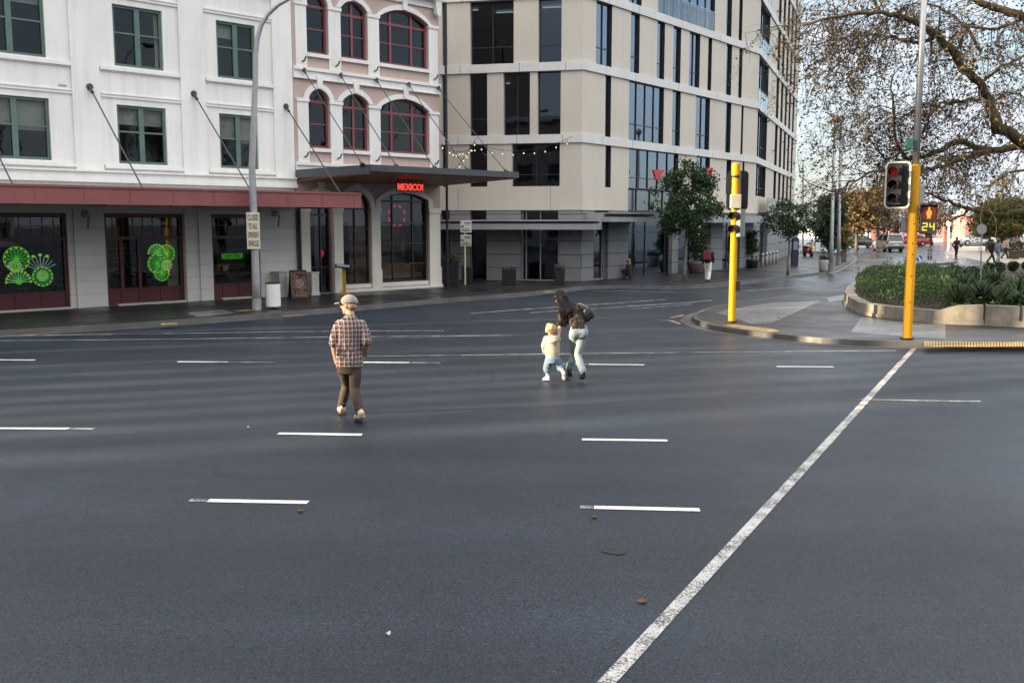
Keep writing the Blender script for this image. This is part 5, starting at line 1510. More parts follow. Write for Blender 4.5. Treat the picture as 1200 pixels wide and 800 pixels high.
# right hand pole, facing us
b = gk(1063, 397); Y = b.y; k = Y / F
sp = thing('traffic_signal', 'yellow traffic signal pole with a three lamp head and a lit countdown of 24', 'traffic light', b)
zy = at(1073, 193, Y).z; zt = 9.2
mb = MB(); mb.tube([b, V(b.x, Y, zy)], 0.105, 16); mb.build('sleeve', K['yellow'], sp, smooth=False)
mb = MB(); mb.tube([V(b.x, Y, zy - 0.05), V(b.x, Y, zt)], [0.078, 0.062], 12); mb.build('mast', K['galv'], sp, smooth=True)
mb = MB(); mb.tube([V(b.x, Y, zt), V(b.x + 0.6, Y, zt + 0.4), V(b.x + 2, Y, zt + 0.5)], 0.04, 8); mb.ball(V(b.x + 2.3, Y, zt + 0.5), 0.32, (1.2, .5, .3), 10, 6); mb.build('lamp_arm', K['galv'], sp)
mb = MB(); mb.tube([b, b + V(0, 0, 0.03)], [0.15, 0.15], 16); mb.build('base_plate', K['black_metal'], sp)
hc = at(1052, 217, Y - 0.15); W = 23 * k * 1.1; H = 51 * k
nrm = V(-0.52, -0.85, 0).normalized(); rt = V(-nrm.y, nrm.x, 0)
if rt.x < 0: rt = -rt
mb = MB(); mb.prism([hc + rt * x + V(0, 0, z) for x, z in roundrect(W, H, 0.09)], nrm * 0.02); bb = mb.build('back_board', K['black'], sp)
mb = MB(); ro = roundrect(W + 0.05, H + 0.05, 0.11); ri = roundrect(W - 0.025, H - 0.025, 0.08); m = len(ro)
for i in range(m):
    j = (i + 1) % m
    q = [hc + rt * x + V(0, 0, z) + nrm * 0.006 for x, z in (ri[i], ro[i], ro[j], ri[j])]
    mb.prism(q, nrm * 0.02)
mb.build('white_border', K['white'], bb)
mb = MB(); cx = hc + nrm * 0.02 - rt * 0.05; mb.obox(cx + nrm * 0.06, rt * 0.15, nrm * 0.06, V(0, 0, H * 0.44)); hd = mb.build('signal_head', K['black'], sp)
for i, (dz, lm) in enumerate(((0.30, 'lens_red'), (0, 'lens_off'), (-0.30, 'lens_off'))):
    vm = MB(); lm_ = MB(); lens_unit(vm, lm_, cx + nrm * 0.125 + V(0, 0, dz), nrm, 0.105)
    vm.build('visor', K['black'], hd); lm_.build('lens', K[lm], hd, fix=False)
mb = MB()
for dz in (-0.35, 0.35): mb.tube([hc + V(0, 0, dz), V(b.x, Y, hc.z + dz)], 0.025, 6)
mb.build('bracket', K['grey_metal'], sp)
# pedestrian countdown
pc = at(1088.3, 257, Y - 0.2); w = 18 * k; h = 34 * k
pn = V(-0.30, -0.95, 0).normalized(); pr = V(-pn.y, pn.x, 0); pr = pr if pr.x > 0 else -pr
mb = MB(); mb.obox(pc - pn * 0.1, pr * w / 2, pn * 0.1, V(0, 0, h / 2)); pl = bevel(mb.build('pedestrian_lantern', K['black'], sp), 0.012)
ap = pc + V(0, 0, h * 0.22) + pn * 0.004
mb = MB(); mb.prism([ap + pr * x + V(0, 0, z) for x, z in roundrect(w * 0.8, h * 0.44, 0.09)], pn * 0.006); mb.build('red_field', K['redglow'], pl)
fg = MB(); s = h * 0.20; f0 = ap + pn * 0.008
mp = [(-.28, -1), (-.05, -1), (0, -.72), (.05, -1), (.28, -1), (.25, -.45), (.42, -.42), (.40, .2), (.2, .42), (.14, .55), (.2, .8), (0, 1), (-.2, .8), (-.14, .55), (-.2, .42), (-.40, .2), (-.42, -.42), (-.25, -.45)]
fg.prism([f0 + pr * x * s + V(0, 0, z * s) for x, z in mp], pn * 0.006); fg.build('standing_figure', K['amber'], pl)
dg_ = MB(); d0 = pc - V(0, 0, h * 0.25) + pn * 0.006
def seg(cx, code):
    sw, sh, th = w * 0.125, h * 0.115, 0.015
    S = {'a': ((-1, 1), (1, 1)), 'b': ((1, 1), (1, 0)), 'c': ((1, 0), (1, -1)), 'd': ((-1, -1), (1, -1)), 'e': ((-1, 0), (-1, -1)), 'f': ((-1, 1), (-1, 0)), 'g': ((-1, 0), (1, 0))}
    for ch in code:
        (x0, z0), (x1, z1) = S[ch]
        p = d0 + pr * (cx + x0 * sw) + V(0, 0, z0 * sh); q = d0 + pr * (cx + x1 * sw) + V(0, 0, z1 * sh)
        t = (q - p).normalized(); nn = t.cross(pn)
        dg_.prism([p - t * th * .4 - nn * th, q + t * th * .4 - nn * th, q + t * th * .4 + nn * th, p - t * th * .4 + nn * th], pn * 0.006)
seg(-w * 0.21, 'abged'); seg(w * 0.21, 'fgbc'); dg_.build('countdown_digits', K['digit'], pl)
mb = MB(); mb.obox(pc + V(0, 0, h / 2 + 0.02) + pn * 0.1, pr * w * 0.52, pn * 0.1, V(0, 0, 0.012)); mb.obox(pc - V(0, 0, h / 2 + 0.05) - pn * 0.1, pr * 0.05, pn * 0.05, V(0, 0, 0.05)); mb.build('hood', K['black'], pl)
mb = MB()
for dz in (-0.2, 0.25): mb.tube([pc - pn * 0.12 + V(0, 0, dz), V(b.x, Y, pc.z + dz)], 0.02, 6)
mb.build('bracket', K['grey_metal'], sp)
# the backs of two more lanterns on the far side of the pole
for (x, y, ww, hh, nm) in ((1077.5, 232, 7, 30, 'rear_lantern'), (1061, 263, 6, 17, 'rear_lantern')):
    c = at(x, y, Y + 0.22); mb = MB(); mb.obox(c, V(ww * k / 2, 0.03, 0), V(-0.02, 0.09, 0), V(0, 0, hh * k / 2)); bevel(mb.build(nm, K['grey_metal'], sp), 0.01)
c = at(1066, 169, Y); mb = MB(); c = at(1070, 169, Y - 0.1); mb.box(c.x - 0.14, c.x - 0.02, c.y - 0.05, c.y + 0.05, c.z - 0.1, c.z + 0.12)
K['green_sign'] = mat('green sign', (0.03, 0.16, 0.11), 0.5, 0.1, 3, 0)
mb.build('small_green_sign', K['green_sign'], sp)
mb = MB(); c = at(1066, 340, Y)
for zz in (1.0, 1.6, 2.1, 2.35, 2.8): mb.tube([V(b.x - 0.02, Y - 0.10, zz), V(b.x - 0.02, Y - 0.115, zz)], 0.015, 6)
mb.build('bolt', K['rod'], sp)
# left hand pole, seen from behind
b = gk(857.5, 377); Y = b.y; k = Y / F
sp = thing('traffic_signal', 'yellow traffic signal pole seen from behind, with a cream box on its black board', 'traffic light', b)
zt = at(862, 192, Y).z
mb = MB(); mb.tube([b, V(b.x, Y, zt)], 0.098, 16); mb.build('sleeve', K['yellow2'], sp)
mb = MB(); mb.lathe(V(b.x, Y, zt - 0.32), [(0.115, 0), (0.115, 0.32), (0.09, 0.34), (0.02, 0.345)], 16); mb.build('cap', K['yellow2'], sp)
mb = MB(); mb.tube([b, b + V(0, 0, 0.03)], [0.15, 0.15], 16); mb.build('base_plate', K['black_metal'], sp)
hc = at(864.0, 223.5, Y + 0.22); W = 25 * k; H = 46 * k
nrm = V(0.35, 0.93, 0).normalized(); rt = V(nrm.y, -nrm.x, 0)
ro = roundrect(W, H, 0.12)
mb = MB(); mb.prism([hc + rt * x + V(0, 0, z) for x, z in ro], nrm * 0.02); bb = mb.build('back_board', K['black'], sp)
mb = MB(); mb.obox(hc - nrm * 0.07, rt * 0.10, nrm * 0.07, V(0, 0, H * 0.40)); hd = mb.build('signal_head', K['grey_metal'], sp)
mb = MB()
for dz in (0.30, 0, -0.30):
    vm = MB(); lm_ = MB(); lens_unit(vm, lm_, hc + nrm * 0.03 + V(0, 0, dz), nrm, 0.11); vm.build('visor', K['black'], hd)
mb = MB()
for dz in (-0.35, 0.38): mb.tube([hc + V(0, 0, dz), V(b.x, Y, hc.z + dz)], 0.03, 6); mb.tube([V(b.x, Y, hc.z + dz - 0.04), V(b.x, Y, hc.z + dz + 0.04)], 0.115, 14)
mb.build('bracket', K['black_metal'], sp)
c = at(862, 236, Y - 0.16); mb = MB(); mb.box(c.x - 6.2 * k, c.x + 6.2 * k, c.y - 0.05, c.y + 0.05, c.z - 8 * k, c.z + 8 * k); bevel(mb.build('control_box', K['cream_box'], sp), 0.015)
c = at(866, 261.5, Y - 0.02); mb = MB(); pn = V(-0.75, -0.65, 0).normalized(); pr = V(-pn.y, pn.x, 0)
mb.obox(c, pr * 0.13, pn * 0.11, V(0, 0, 16 * k)); pl = bevel(mb.build('pedestrian_lantern', K['grey_metal'], sp), 0.015)
for dz in (7.5, -7.5):
    vm = MB(); lm_ = MB(); lens_unit(vm, lm_, c + pn * 0.115 + V(0, 0, dz * k), pn, 0.115); vm.build('visor', K['black'], pl); lm_.build('lens', K['lens_off'], pl, fix=False)
c = at(861.5, 334, Y - 0.02); mb = MB(); mb.box(c.x + 0.03, c.x + 0.12, c.y - 0.06, c.y + 0.06, c.z - 0.15, c.z + 0.12); bevel(mb.build('push_button', K['black'], sp), 0.015)
# ------------------------------------------------------------------ planter bed on the island
random.seed(51)
# wall: (px base, top height above the paving)
WPX = [(1006, 336, 0.35), (994, 345, 0.36), (989, 354, 0.36), (994, 361, 0.36), (1007, 368, 0.35), (1030, 372, 0.35), (1061, 375.5, 0.35), (1096, 379, 0.35), (1122, 380.3, 0.51), (1150, 381.2, 0.53), (1200, 383.5, 0.53), (1330, 390, 0.53)]
W0 = [G(x, y, KH) for x, y, _ in WPX]; HT = [h for *_, h in WPX]
W1 = off(W0, 0.32)
pw = thing('planter_wall', 'weathered concrete planter wall curving round the hedge on the traffic island', 'planter wall', W0[6])
mb = MB(); i0 = 0
for i in range(len(W0) - 1):
    a, b, c, d = W0[i], W0[i + 1], W1[i + 1], W1[i]
    z = lambda p, h: V(p.x, p.y, KH + h)
    mb.add([z(a, 0.0), z(b, 0.0), z(c, 0.0), z(d, 0.0), z(a, HT[i]), z(b, HT[i + 1]), z(c, HT[i + 1]), z(d, HT[i])], [(4, 5, 6, 7), (0, 1, 5, 4), (2, 3, 7, 6)])
mb.build('wall', K['concrete'], pw)
# set back plinth course and joints
mb = MB(); Wp = off(W0, -0.05)
for i in range(2, len(W0) - 1):
    a, b, c, d = Wp[i], Wp[i + 1], W0[i + 1], W0[i]
    hh = 0.10 if i < 8 else 0.16
    mb.hexa([V(p.x, p.y, KH) for p in (a, b, c, d)] + [V(p.x, p.y, KH + hh) for p in (a, b, c, d)])
mb.build('plinth', K['concrete'], pw)
mb = MB(); Wq = off(W0, -0.004)
for (x, y) in ((1152, 381.3), (1194, 383.2), (1240, 385.5)):
    p = G(x, y, KH); n = (p - CP); n.z = 0; n.normalize()
    mb.box(p.x - 0.007, p.x + 0.007, p.y - 0.062, p.y + 0.06, KH + 0.02, KH + 0.59)
mb.build('joint', K['soil'], pw)
bedback = [G(1600, 318, KH), G(1200, 314, KH), G(1100, 320, KH), G(1030, 328, KH), G(1006, 336, KH)]
mb = MB(); mb.sheet([V(p.x, p.y, KH + 0.26) for p in W1 + bedback[:-1]])
tag(mb.build('planter_soil', K['soil'], None), kind='structure')
# back kerb of the bed
mb = MB(); q0 = bedback; q1 = off(bedback, 0.25)
for i in range(len(q0) - 1):
    mb.hexa([V(p.x, p.y, KH - 0.01) for p in (q0[i], q0[i + 1], q1[i + 1], q1[i])] + [V(p.x, p.y, KH + 0.33) for p in (q0[i], q0[i + 1], q1[i + 1], q1[i])])
mb.build('back_edging', K['concrete'], pw)
# hedge: clipped ground cover with an uneven top
def inside(p, poly):
    r = False; n = len(poly)
    for i in range(n):
        a, b = poly[i], poly[(i + 1) % n]
        if (a.y > p.y) != (b.y > p.y) and p.x < (b.x - a.x) * (p.y - a.y) / (b.y - a.y) + a.x: r = not r
    return r
hp = [W1[i] for i in range(0, 9)] + [G(1135, 372, KH), G(1125, 340, KH), G(1085, 329, KH), G(1030, 331, KH)]
xs = [p.x for p in hp]; ys = [p.y for p in hp]
mb = MB(); tw = MB(); cnt = 0
while cnt < 15000:
    p = V(random.uniform(min(xs), max(xs)), random.uniform(min(ys), max(ys)), 0)
    if not inside(p, hp): continue
    n1 = noise.noise(V(p.x * .9, p.y * .9, 0)) ; n2 = noise.noise(V(p.x * 3, p.y * 3, 5))
    top = 0.88 + 0.16 * n1 + 0.14 * n2
    # lower at the front lip
    dmin = min((V(w.x, w.y, 0) - V(p.x, p.y, 0)).length for w in W1[2:9])
    top = min(top, 0.52 + dmin * 0.55)
    z = KH + 0.26 + (top - 0.32) * random.random() ** 0.45 + 0.04
    mi = 0 if n2 < -0.12 else (2 if n2 > 0.22 and random.random() < .7 else 1)
    if random.random() < 0.05: mi = 3
    mb.leaf((p.x, p.y, z), random.uniform(0.06, 0.13), mi, 0.55, 0.25); cnt += 1
for _ in range(90):
    p = V(random.uniform(min(xs), max(xs)), random.uniform(min(ys), max(ys)), 0)
    if not inside(p, hp): continue
    for _ in range(14): mb.leaf((p.x + random.gauss(0, .05), p.y + random.gauss(0, .05), KH + 0.85 + random.random() * 0.35), 0.09, random.randrange(1, 3), 0.5, 0.4)
hd = thing('hedge', 'low dense green hedge filling the left part of the concrete planter bed', 'hedge', V(W0[6].x, W0[6].y + 1, KH + 0.3))
mb.build('foliage', [K['lf_mid'], K['lf_hedge'], K['lf_lite'], K['lf_brown']], hd, fix=False)
mb = MB()
for _ in range(60):
    p = V(random.uniform(min(xs), max(xs)), random.uniform(min(ys), max(ys)), KH + 0.28)
    if not inside(p, hp): continue
    mb.tube([p, p + V(random.uniform(-.15, .15), random.uniform(-.15, .15), 0.5)], 0.012, 4)
mb.build('stem', K['bark'], hd)
# flax and bushes to the right
def flax(x, y, h, n, lab, mats=('lf_grey', 'lf_mid', 'lf_dark'), w=0.05):
    b = G(x, y, KH + 0.3); e = thing('flax_plant', lab, 'plant', b, 'flax plants in the planter bed')
    mb = MB()
    for _ in range(n):
        a = random.random() * 6.283; L = h * random.uniform(0.6, 1.25); out = random.uniform(0.25, 0.85); mi = random.randrange(len(mats))
        ww = w * random.uniform(.7, 1.2); d = V(math.cos(a), math.sin(a), 0); s = V(-d.y, d.x, 0)
        pr = None
        for i in range(6):
            t = i / 5
            p = b + d * (out * L * t ** 1.4) + V(0, 0, L * (1.1 * t - 0.55 * out * t ** 2.4)); q = ww * (1 - t) ** 0.7
            cur = (p - s * q, p + s * q)
            if pr: mb.add([pr[0], pr[1], cur[1], cur[0]], [(0, 1, 2, 3)], mi)
            pr = cur
    mb.build('leaves', [K[m] for m in mats], e, fix=False)
for (x, y, h, n, lab) in ((1128, 352, 0.95, 70, 'tall grey green flax plant left of centre in the planter bed, behind the hedge end'), (1150, 360, 0.85, 70, 'flax plant with arching leaves near the middle front of the planter bed'),
                          (1172, 364, 0.75, 60, 'low flax plant close to the front wall near the right edge'), (1190, 356, 0.9, 70, 'flax plant at the right edge of the picture in the planter bed'),
                          (1110, 344, 1.0, 60, 'dark flax plant directly behind the right end of the hedge'), (1165, 345, 0.95, 70, 'flax plant in the back row of the bed below the round shrubs'), (1210, 366, 0.8, 60, 'flax plant cut by the right edge, near the wall')):
    flax(x, y, h, n, lab)
def shrub(name, lab, b, rx, rz, zc_, n, size, mats, group=None, cat='shrub', stem=True):
    e = thing(name, lab, cat, b, group)
    mb = MB()
    for _ in range(n):
        d = Vector((random.gauss(0, 1), random.gauss(0, 1), random.gauss(0, 1))).normalized(); r = random.random() ** 0.28
        mb.leaf(b + V(d.x * rx * r, d.y * rx * r, zc_ + d.z * rz * r), size * random.uniform(.6, 1.3), random.randrange(len(mats)), .55)
    mb.build('foliage', [K[m] for m in mats], e, fix=False)
    mb = MB(); mb.tube([b, b + V(0, 0, zc_)], 0.035, 5); mb.build('stem', K['bark'], e)
    return e
for (x, y, r, h, lab) in ((1117, 326, 11, 24, 'dark leafy bush at the back left of the planter bed, under the countdown signal'), (1139, 326, 11, 22, 'dark leafy bush behind the flax, left of the round clipped shrubs'),
                          (1178, 350, 13, 16, 'low bright green bush among the flax at right'), (1200, 354, 12, 13, 'low green bush at the right edge just above the planter wall'), (1150, 352, 10, 11, 'low green bush in front of the flax near the wall joint')):
    b = G(x, y + 8, KH + 0.3); k = b.y / F
    shrub('leafy_bush', lab, b, r * k * 1.15, h * k / 2, h * k / 2, 800, 0.13, ('lf_dark', 'lf_mid', 'lf_lite') if y > 340 else ('lf_dark', 'lf_dark', 'lf_mid'), 'bushes in the planter bed')
for (x, y, lab) in ((1158.5, 321, 'leftmost of the round clipped shrubs behind the planter bed'), (1171, 320, 'small loose shrub between the round clipped shrubs'), (1187, 318.5, 'round clipped shrub near the right edge, right of the loose shrub'), (1204, 318, 'round clipped shrub cut by the right edge of the picture')):
    b = G(x, y, KH + 0.3); k = b.y / F
    shrub('round_shrub', lab, b, 6.3 * k, 6.3 * k, 6.8 * k, 650, 0.12, ('lf_dark', 'lf_dark', 'lf_mid'), 'round clipped shrubs')
gcv = MB()
bedpoly = [W1[i] for i in range(8, len(W1))] + [G(1600, 319, KH), G(1200, 316, KH), G(1105, 323, KH), G(1100, 345, KH)]
bx = [p.x for p in bedpoly]; by = [p.y for p in bedpoly]; cnt = 0
while cnt < 9000:
    p = V(random.uniform(min(bx), min(max(bx), 19)), random.uniform(min(by), max(by)), 0)
    if not inside(p, bedpoly): continue
    cnt += 1
    n1 = noise.noise(V(p.x * .8, p.y * .8, 3))
    if n1 < -0.25 and random.random() < .8: continue
    gcv.leaf((p.x, p.y, KH + .32 + abs(random.gauss(0, .14 + .12 * max(0, n1)))), random.uniform(.07, .2), random.randrange(3), .4, .6)
gc_ = gcv.build('ground_cover', [K['lf_dark'], K['lf_mid'], K['lf_hedge']], None, fix=False)
tag(gc_, 'dense low leafy ground cover between the flax plants in the planter bed', 'ground cover', kind='stuff')
for i in range(16):
    x = random.uniform(1108, 1215); y = random.uniform(334, 366)
    flax(x, y, random.uniform(.55, .85), 45, 'flax plant among the crowded strap leaved plants in the right half of the bed')
# slim steel sign post rising from the bed with a round plate
b = G(1149, 338, KH + 0.3); Y = b.y; e = thing('road_sign', 'round grey sign seen from behind on a slim post in the planter bed', 'sign', b)
mb = MB(); mb.tube([b, at(1150.5, 262, Y)], 0.03, 8); mb.build('post', K['galv'], e)
c = at(1150.5, 268.5, Y - 0.05); mb = MB(); mb.tube([c, c + V(0, 0.02, 0)], 6 / F * Y, 20); mb.build('plate', K['grey_metal'], e)
c = at(1149, 291, Y - 0.05); mb = MB(); mb.tube([c, c + V(0, 0.02, 0)], 2.6 / F * Y, 14); mb.build('small_plate', K['white'], e)

# ------------------------------------------------------------------ the large bare plane tree on the right
random.seed(77)
TY = 26.0
def tp(x, y, dy=0.0): return at(x, y, TY + dy)
tb = at(1310, 372, TY); tb.z = KH + 0.3
big = thing('plane_tree', 'huge spreading tree with mossy limbs and sparse brown leaves at the upper right', 'tree', tb)
limbs = MB(); twigs = MB(); lv = MB()
def spline(pts, n=5):
    out = []
    for i in range(len(pts) - 1):
        p0 = pts[max(i - 1, 0)]; p1 = pts[i]; p2 = pts[i + 1]; p3 = pts[min(i + 2, len(pts) - 1)]
        for k in range(n):
            t = k / n
            out.append(0.5 * ((2 * p1) + (p2 - p0) * t + (2 * p0 - 5 * p1 + 4 * p2 - p3) * t * t + (3 * p1 - p0 - 3 * p2 + p3) * t ** 3))
    out.append(pts[-1]); return out
allseg = []
def limb(pl, r0, r1, dens=1.0):
    P = spline([tp(*p) for p in pl]); n = len(P)
    # knobbly wander
    for i in range(1, n - 1): P[i] = P[i] + V(random.gauss(0, .025), random.gauss(0, .05), random.gauss(0, .025))
    rad = [(r0 + (r1 - r0) * (i / (n - 1)) ** 0.8) * 0.8 for i in range(n)]
    rad = [r * random.uniform(0.9, 1.12) for r in rad]
    limbs.tube(P, rad, 9 if r0 > .08 else 6)
    allseg.append((P, rad, dens))
limb([(1310, 372), (1305, 320), (1292, 250), (1268, 205)], 0.42, 0.30, 0)
limb([(1268, 205), (1240, 178, -.3), (1200, 166, -.6), (1172, 150, -.8), (1160, 122, -1), (1148, 98, -1.1), (1118, 62, -1.3), (1090, 36, -1.4), (1060, 20, -1.5), (1028, 14, -1.6), (985, 19, -1.8), (938, 30, -2)], 0.26, 0.03)
limb([(1098, 42, -1.4), (1075, 50, -1.2), (1040, 42, -.8), (1000, 42, -.4), (958, 52, 0)], 0.07, 0.015)
limb([(1030, 14, -1.5), (1018, -8, -1.3), (1000, -30, -1)], 0.06, 0.03)
limb([(1152, 114, -1.0), (1128, 118, -.6), (1100, 122, -.3), (1078, 124, 0), (1056, 138, .4), (1030, 148, .6)], 0.07, 0.012)
limb([(1240, 178, .2), (1200, 172, .4), (1160, 176, .6), (1125, 166, .8), (1098, 178, .9), (1074, 186, 1.0), (1056, 178, 1.1), (1050, 158, 1.2), (1047, 128, 1.3), (1045, 92, 1.4)], 0.15, 0.025)
limb([(1056, 178, 1.1), (1040, 186, 1.2), (1022, 168, 1.3), (1012, 142, 1.4), (990, 128, 1.5)], 0.045, 0.012)
limb([(1160, 176, .6), (1130, 186, .4), (1100, 196, .1), (1068, 204, -.2), (1040, 198, -.4), (1010, 206, -.6), (975, 224, -.8), (938, 208, -1)], 0.10, 0.012)
limb([(1292, 262, .5), (1240, 250, .8), (1200, 248, 1), (1170, 252, 1.1), (1140, 245, 1.3), (1112, 238, 1.4), (1084, 226, 1.6), (1060, 236, 1.8)], 0.16, 0.02, .5)
limb([(1140, 245, 1.3), (1120, 256, 1), (1098, 262, .8), (1075, 272, .6)], 0.05, 0.012, .35)
limb([(1272, 120, -1), (1230, 55, -1.4), (1200, 22, -1.8), (1160, 6, -2), (1120, -12, -2.2)], 0.20, 0.08)
limb([(1268, 205), (1290, 120, 0), (1272, 60, 0)], 0.3, 0.2, 0.2)
limb([(1200, 22, -1.8), (1170, 34, -1.4), (1130, 36, -1), (1100, 60, -.6), (1096, 100, -.4)], 0.06, 0.012)
limb([(1148, 98, -1.1), (1175, 78, -.8), (1205, 62, -.4), (1240, 40, 0)], 0.06, 0.03)
limb([(1215, 160, .4), (1205, 120, .8), (1180, 110, 1), (1150, 130, 1.2), (1130, 150, 1.4)], 0.06, 0.015)
limb([(1150, 60, 1.5), (1120, 20, 1.8), (1070, 5, 2), (1020, 40, 2), (975, 80, 2), (945, 88, 1.8)], 0.06, 0.015)
limb([(1230, 200, -.8), (1190, 200, -1.2), (1160, 215, -1.6), (1130, 220, -1.8)], 0.06, 0.015)
LM = ['lf_dkbrown', 'lf_brown', 'lf_olive', 'lf_yellow']
def leafpick(p):
    n = noise.noise(p * 0.55)
    if n > 0.12: return random.choice((2, 2, 1, 3))
    return random.choice((0, 0, 0, 1, 1, 2))
def twig(p, d, L, r, lvl):
    if p.z < 3.3: return
    n = 5; pts = [p]; q = p.copy(); d = d.copy()
    for i in range(n):
        d = (d + V(random.gauss(0, .22), random.gauss(0, .22), random.gauss(0, .18) - 0.16)).normalized()
        q = q + d * (L / n); pts.append(q)
    twigs.tube(pts, [r * (1 - 0.75 * i / n) for i in range(n + 1)], 4 if lvl == 0 else 3, cap=False)
    if lvl < 2:
        m = (4, 3)[lvl]
        for k in range(m):
            j = random.randint(1, n)
            dd = (d * 0.5 + V(random.gauss(0, .7), random.gauss(0, .7), random.gauss(0, .55) - 0.2)).normalized()
            twig(pts[j], dd, L * random.uniform(0.35, 0.62), r * 0.5, lvl + 1)
    k = (1, 2, 4)[lvl]
    for _ in range(k):
        j = random.uniform(0.3, 1) * n; i = min(int(j), n - 1); pp = pts[i].lerp(pts[i + 1], j - i)
        if pp.z > 3.4 + 0.5 * noise.noise(pp) and random.random() < 0.62:
            lv.leaf(pp + V(random.gauss(0, .05), random.gauss(0, .05), -0.04), random.uniform(0.045, 0.09), leafpick(pp), 0.75)
for P, rad, dens in allseg:
    if dens == 0: continue
    for i in range(2, len(P)):
        for _ in range(2 if rad[i] < 0.12 else 1):
            if random.random() > 0.9 * dens: continue
            t = (P[i] - P[i - 1]).normalized()
            d = (t * 0.5 + V(random.gauss(0, .6), random.gauss(0, .7), random.gauss(0, .6) - 0.1)).normalized()
            twig(P[i], d, random.uniform(0.8, 1.9), min(0.012, rad[i] * 0.5) + 0.002, 0)
    # moss tufts
    for i in range(3, len(P)):
        if rad[i] > 0.05 and random.random() < 0.5:
            for _ in range(10): lv.leaf(P[i] + V(random.gauss(0, .1), random.gauss(0, .1), random.gauss(0, .1)), 0.09, 2, 0.7)
# drooping outer twigs on the left
for _ in range(70):
    x = random.uniform(936, 1050); y = random.uniform(-20, 150)
    twig(tp(x, y, random.uniform(-1.5, 1.8)), V(random.gauss(-.2, .5), random.gauss(0, .5), random.gauss(-.3, .4)).normalized(), random.uniform(0.7, 1.4), 0.010, 0)
limbs.build('trunk', K['bark_moss'], big, smooth=True)
t_ = twigs.build('twigs', K['bark'], big, fix=False)
lv.build('leaves', [K[m] for m in LM], big, fix=False)
# ------------------------------------------------------------------ far end of the street
random.seed(91)
def g0(x, y): return G(x, y, 0)
# orange brick building down the street
a = g0(930, 291); Y = a.y
bb = thing('brick_building', 'orange brick building with stone trimmed windows far down the street', 'building', at(944, 285, Y))
x0 = at(925, 280, Y).x; x1 = at(957.5, 280, Y).x
fB = Fac((x0, Y), (x1 - x0, 12)); L = V(x1 - x0, 12, 0).length
zt0 = at(930, 216, Y).z
ops = []; wd = L / 6.0
wl_ = MB()
for r_ in range(4):
    for c_ in range(5): ops.append((0.5 + c_ * wd * 1.18, 0.5 + c_ * wd * 1.18 + 1.1, 0.9 + r_ * 2.35, 0.9 + r_ * 2.35 + 1.5))
ops = [o for o in ops if o[3] < zt0 - 0.3 and o[1] < L - 0.2]
wallskin(wl_, fB, 0, L, 0, zt0, ops, 0.25); shell(wl_, fB, 0, L, 0, zt0, 10)
wl_.build('wall', K['orange_brick'], bb)
for o in ops: window(bb, fB, o[0], o[1], o[2], o[3], 'white_trim', 'glass_dark', mull=[(o[0] + o[1]) / 2], trans=[(o[2] + o[3]) / 2], fw=0.1)
mb = MB(); mb.fbox(fB, -0.1, L + 0.1, zt0 - 0.5, zt0 - 0.25, 0.0, 0.2); mb.fbox(fB, -0.1, L + 0.1, zt0 - 0.001, zt0 + 0.2, -0.3, 0.1); mb.fbox(fB, L * 0.2, L * 0.5, zt0 + 0.2, zt0 + 0.9, -0.3, 0.0); mb.build('cornice', K['orange_brick'], bb)
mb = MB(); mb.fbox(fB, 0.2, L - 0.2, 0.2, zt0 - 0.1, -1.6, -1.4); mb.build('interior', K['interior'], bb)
# pale far buildings
def block(name, lab, xa, xb, yt, Y, m, rows, cols, depth=14, base=285):
    p = at(xa, base, Y); q = at(xb, base, Y); f = Fac((p.x, Y), (q.x - p.x, 0.0)); L = q.x - p.x; H = at(xa, yt, Y).z
    e = thing(name, lab, 'building', V((p.x + q.x) / 2, Y, 0))
    mb = MB(); ops = []
    for r_ in range(rows):
        for c_ in range(cols):
            ops.append((L * (c_ + .2) / cols, L * (c_ + .8) / cols, H * (r_ + .3) / rows, H * (r_ + .8) / rows))
    wallskin(mb, f, 0, L, 0, H, ops, 0.3); shell(mb, f, 0, L, 0, H, depth); mb.build('wall', K[m], e)
    for o in ops: window(e, f, *o, 'grey_metal', 'glass_dark', fw=0.12)
    mb = MB(); mb.fbox(f, 0.3, L - .3, 0.2, H - .2, -2, -1.8); mb.build('interior', K['interior'], e)
    mb = MB(); mb.fbox(f, -.2, L + .2, H - 0.001, H + 0.4, -depth, 0.2); mb.build('roof', K['grey_metal'], e)
    return e
K['bluegrey'] = mat('blue grey cladding', (0.17, 0.21, 0.29), 0.7, 0.3, 0.35, 0)
K['pale_far'] = mat('pale far render', (0.55, 0.55, 0.55), 0.7, 0.1, 0.4, 0)
block('shed_building', 'long blue grey harbour shed seen between the trees behind the silver car', 1018, 1132, 244, 196, 'bluegrey', 2, 9)
block('shed_building', 'low white harbour building beyond the red fence, left of the silver car', 960, 1016, 268, 190, 'pale_far', 1, 6)
block('shed_building', 'low pale harbour building at the right behind the green tree', 1128, 1270, 266, 200, 'pale_far', 2, 10)
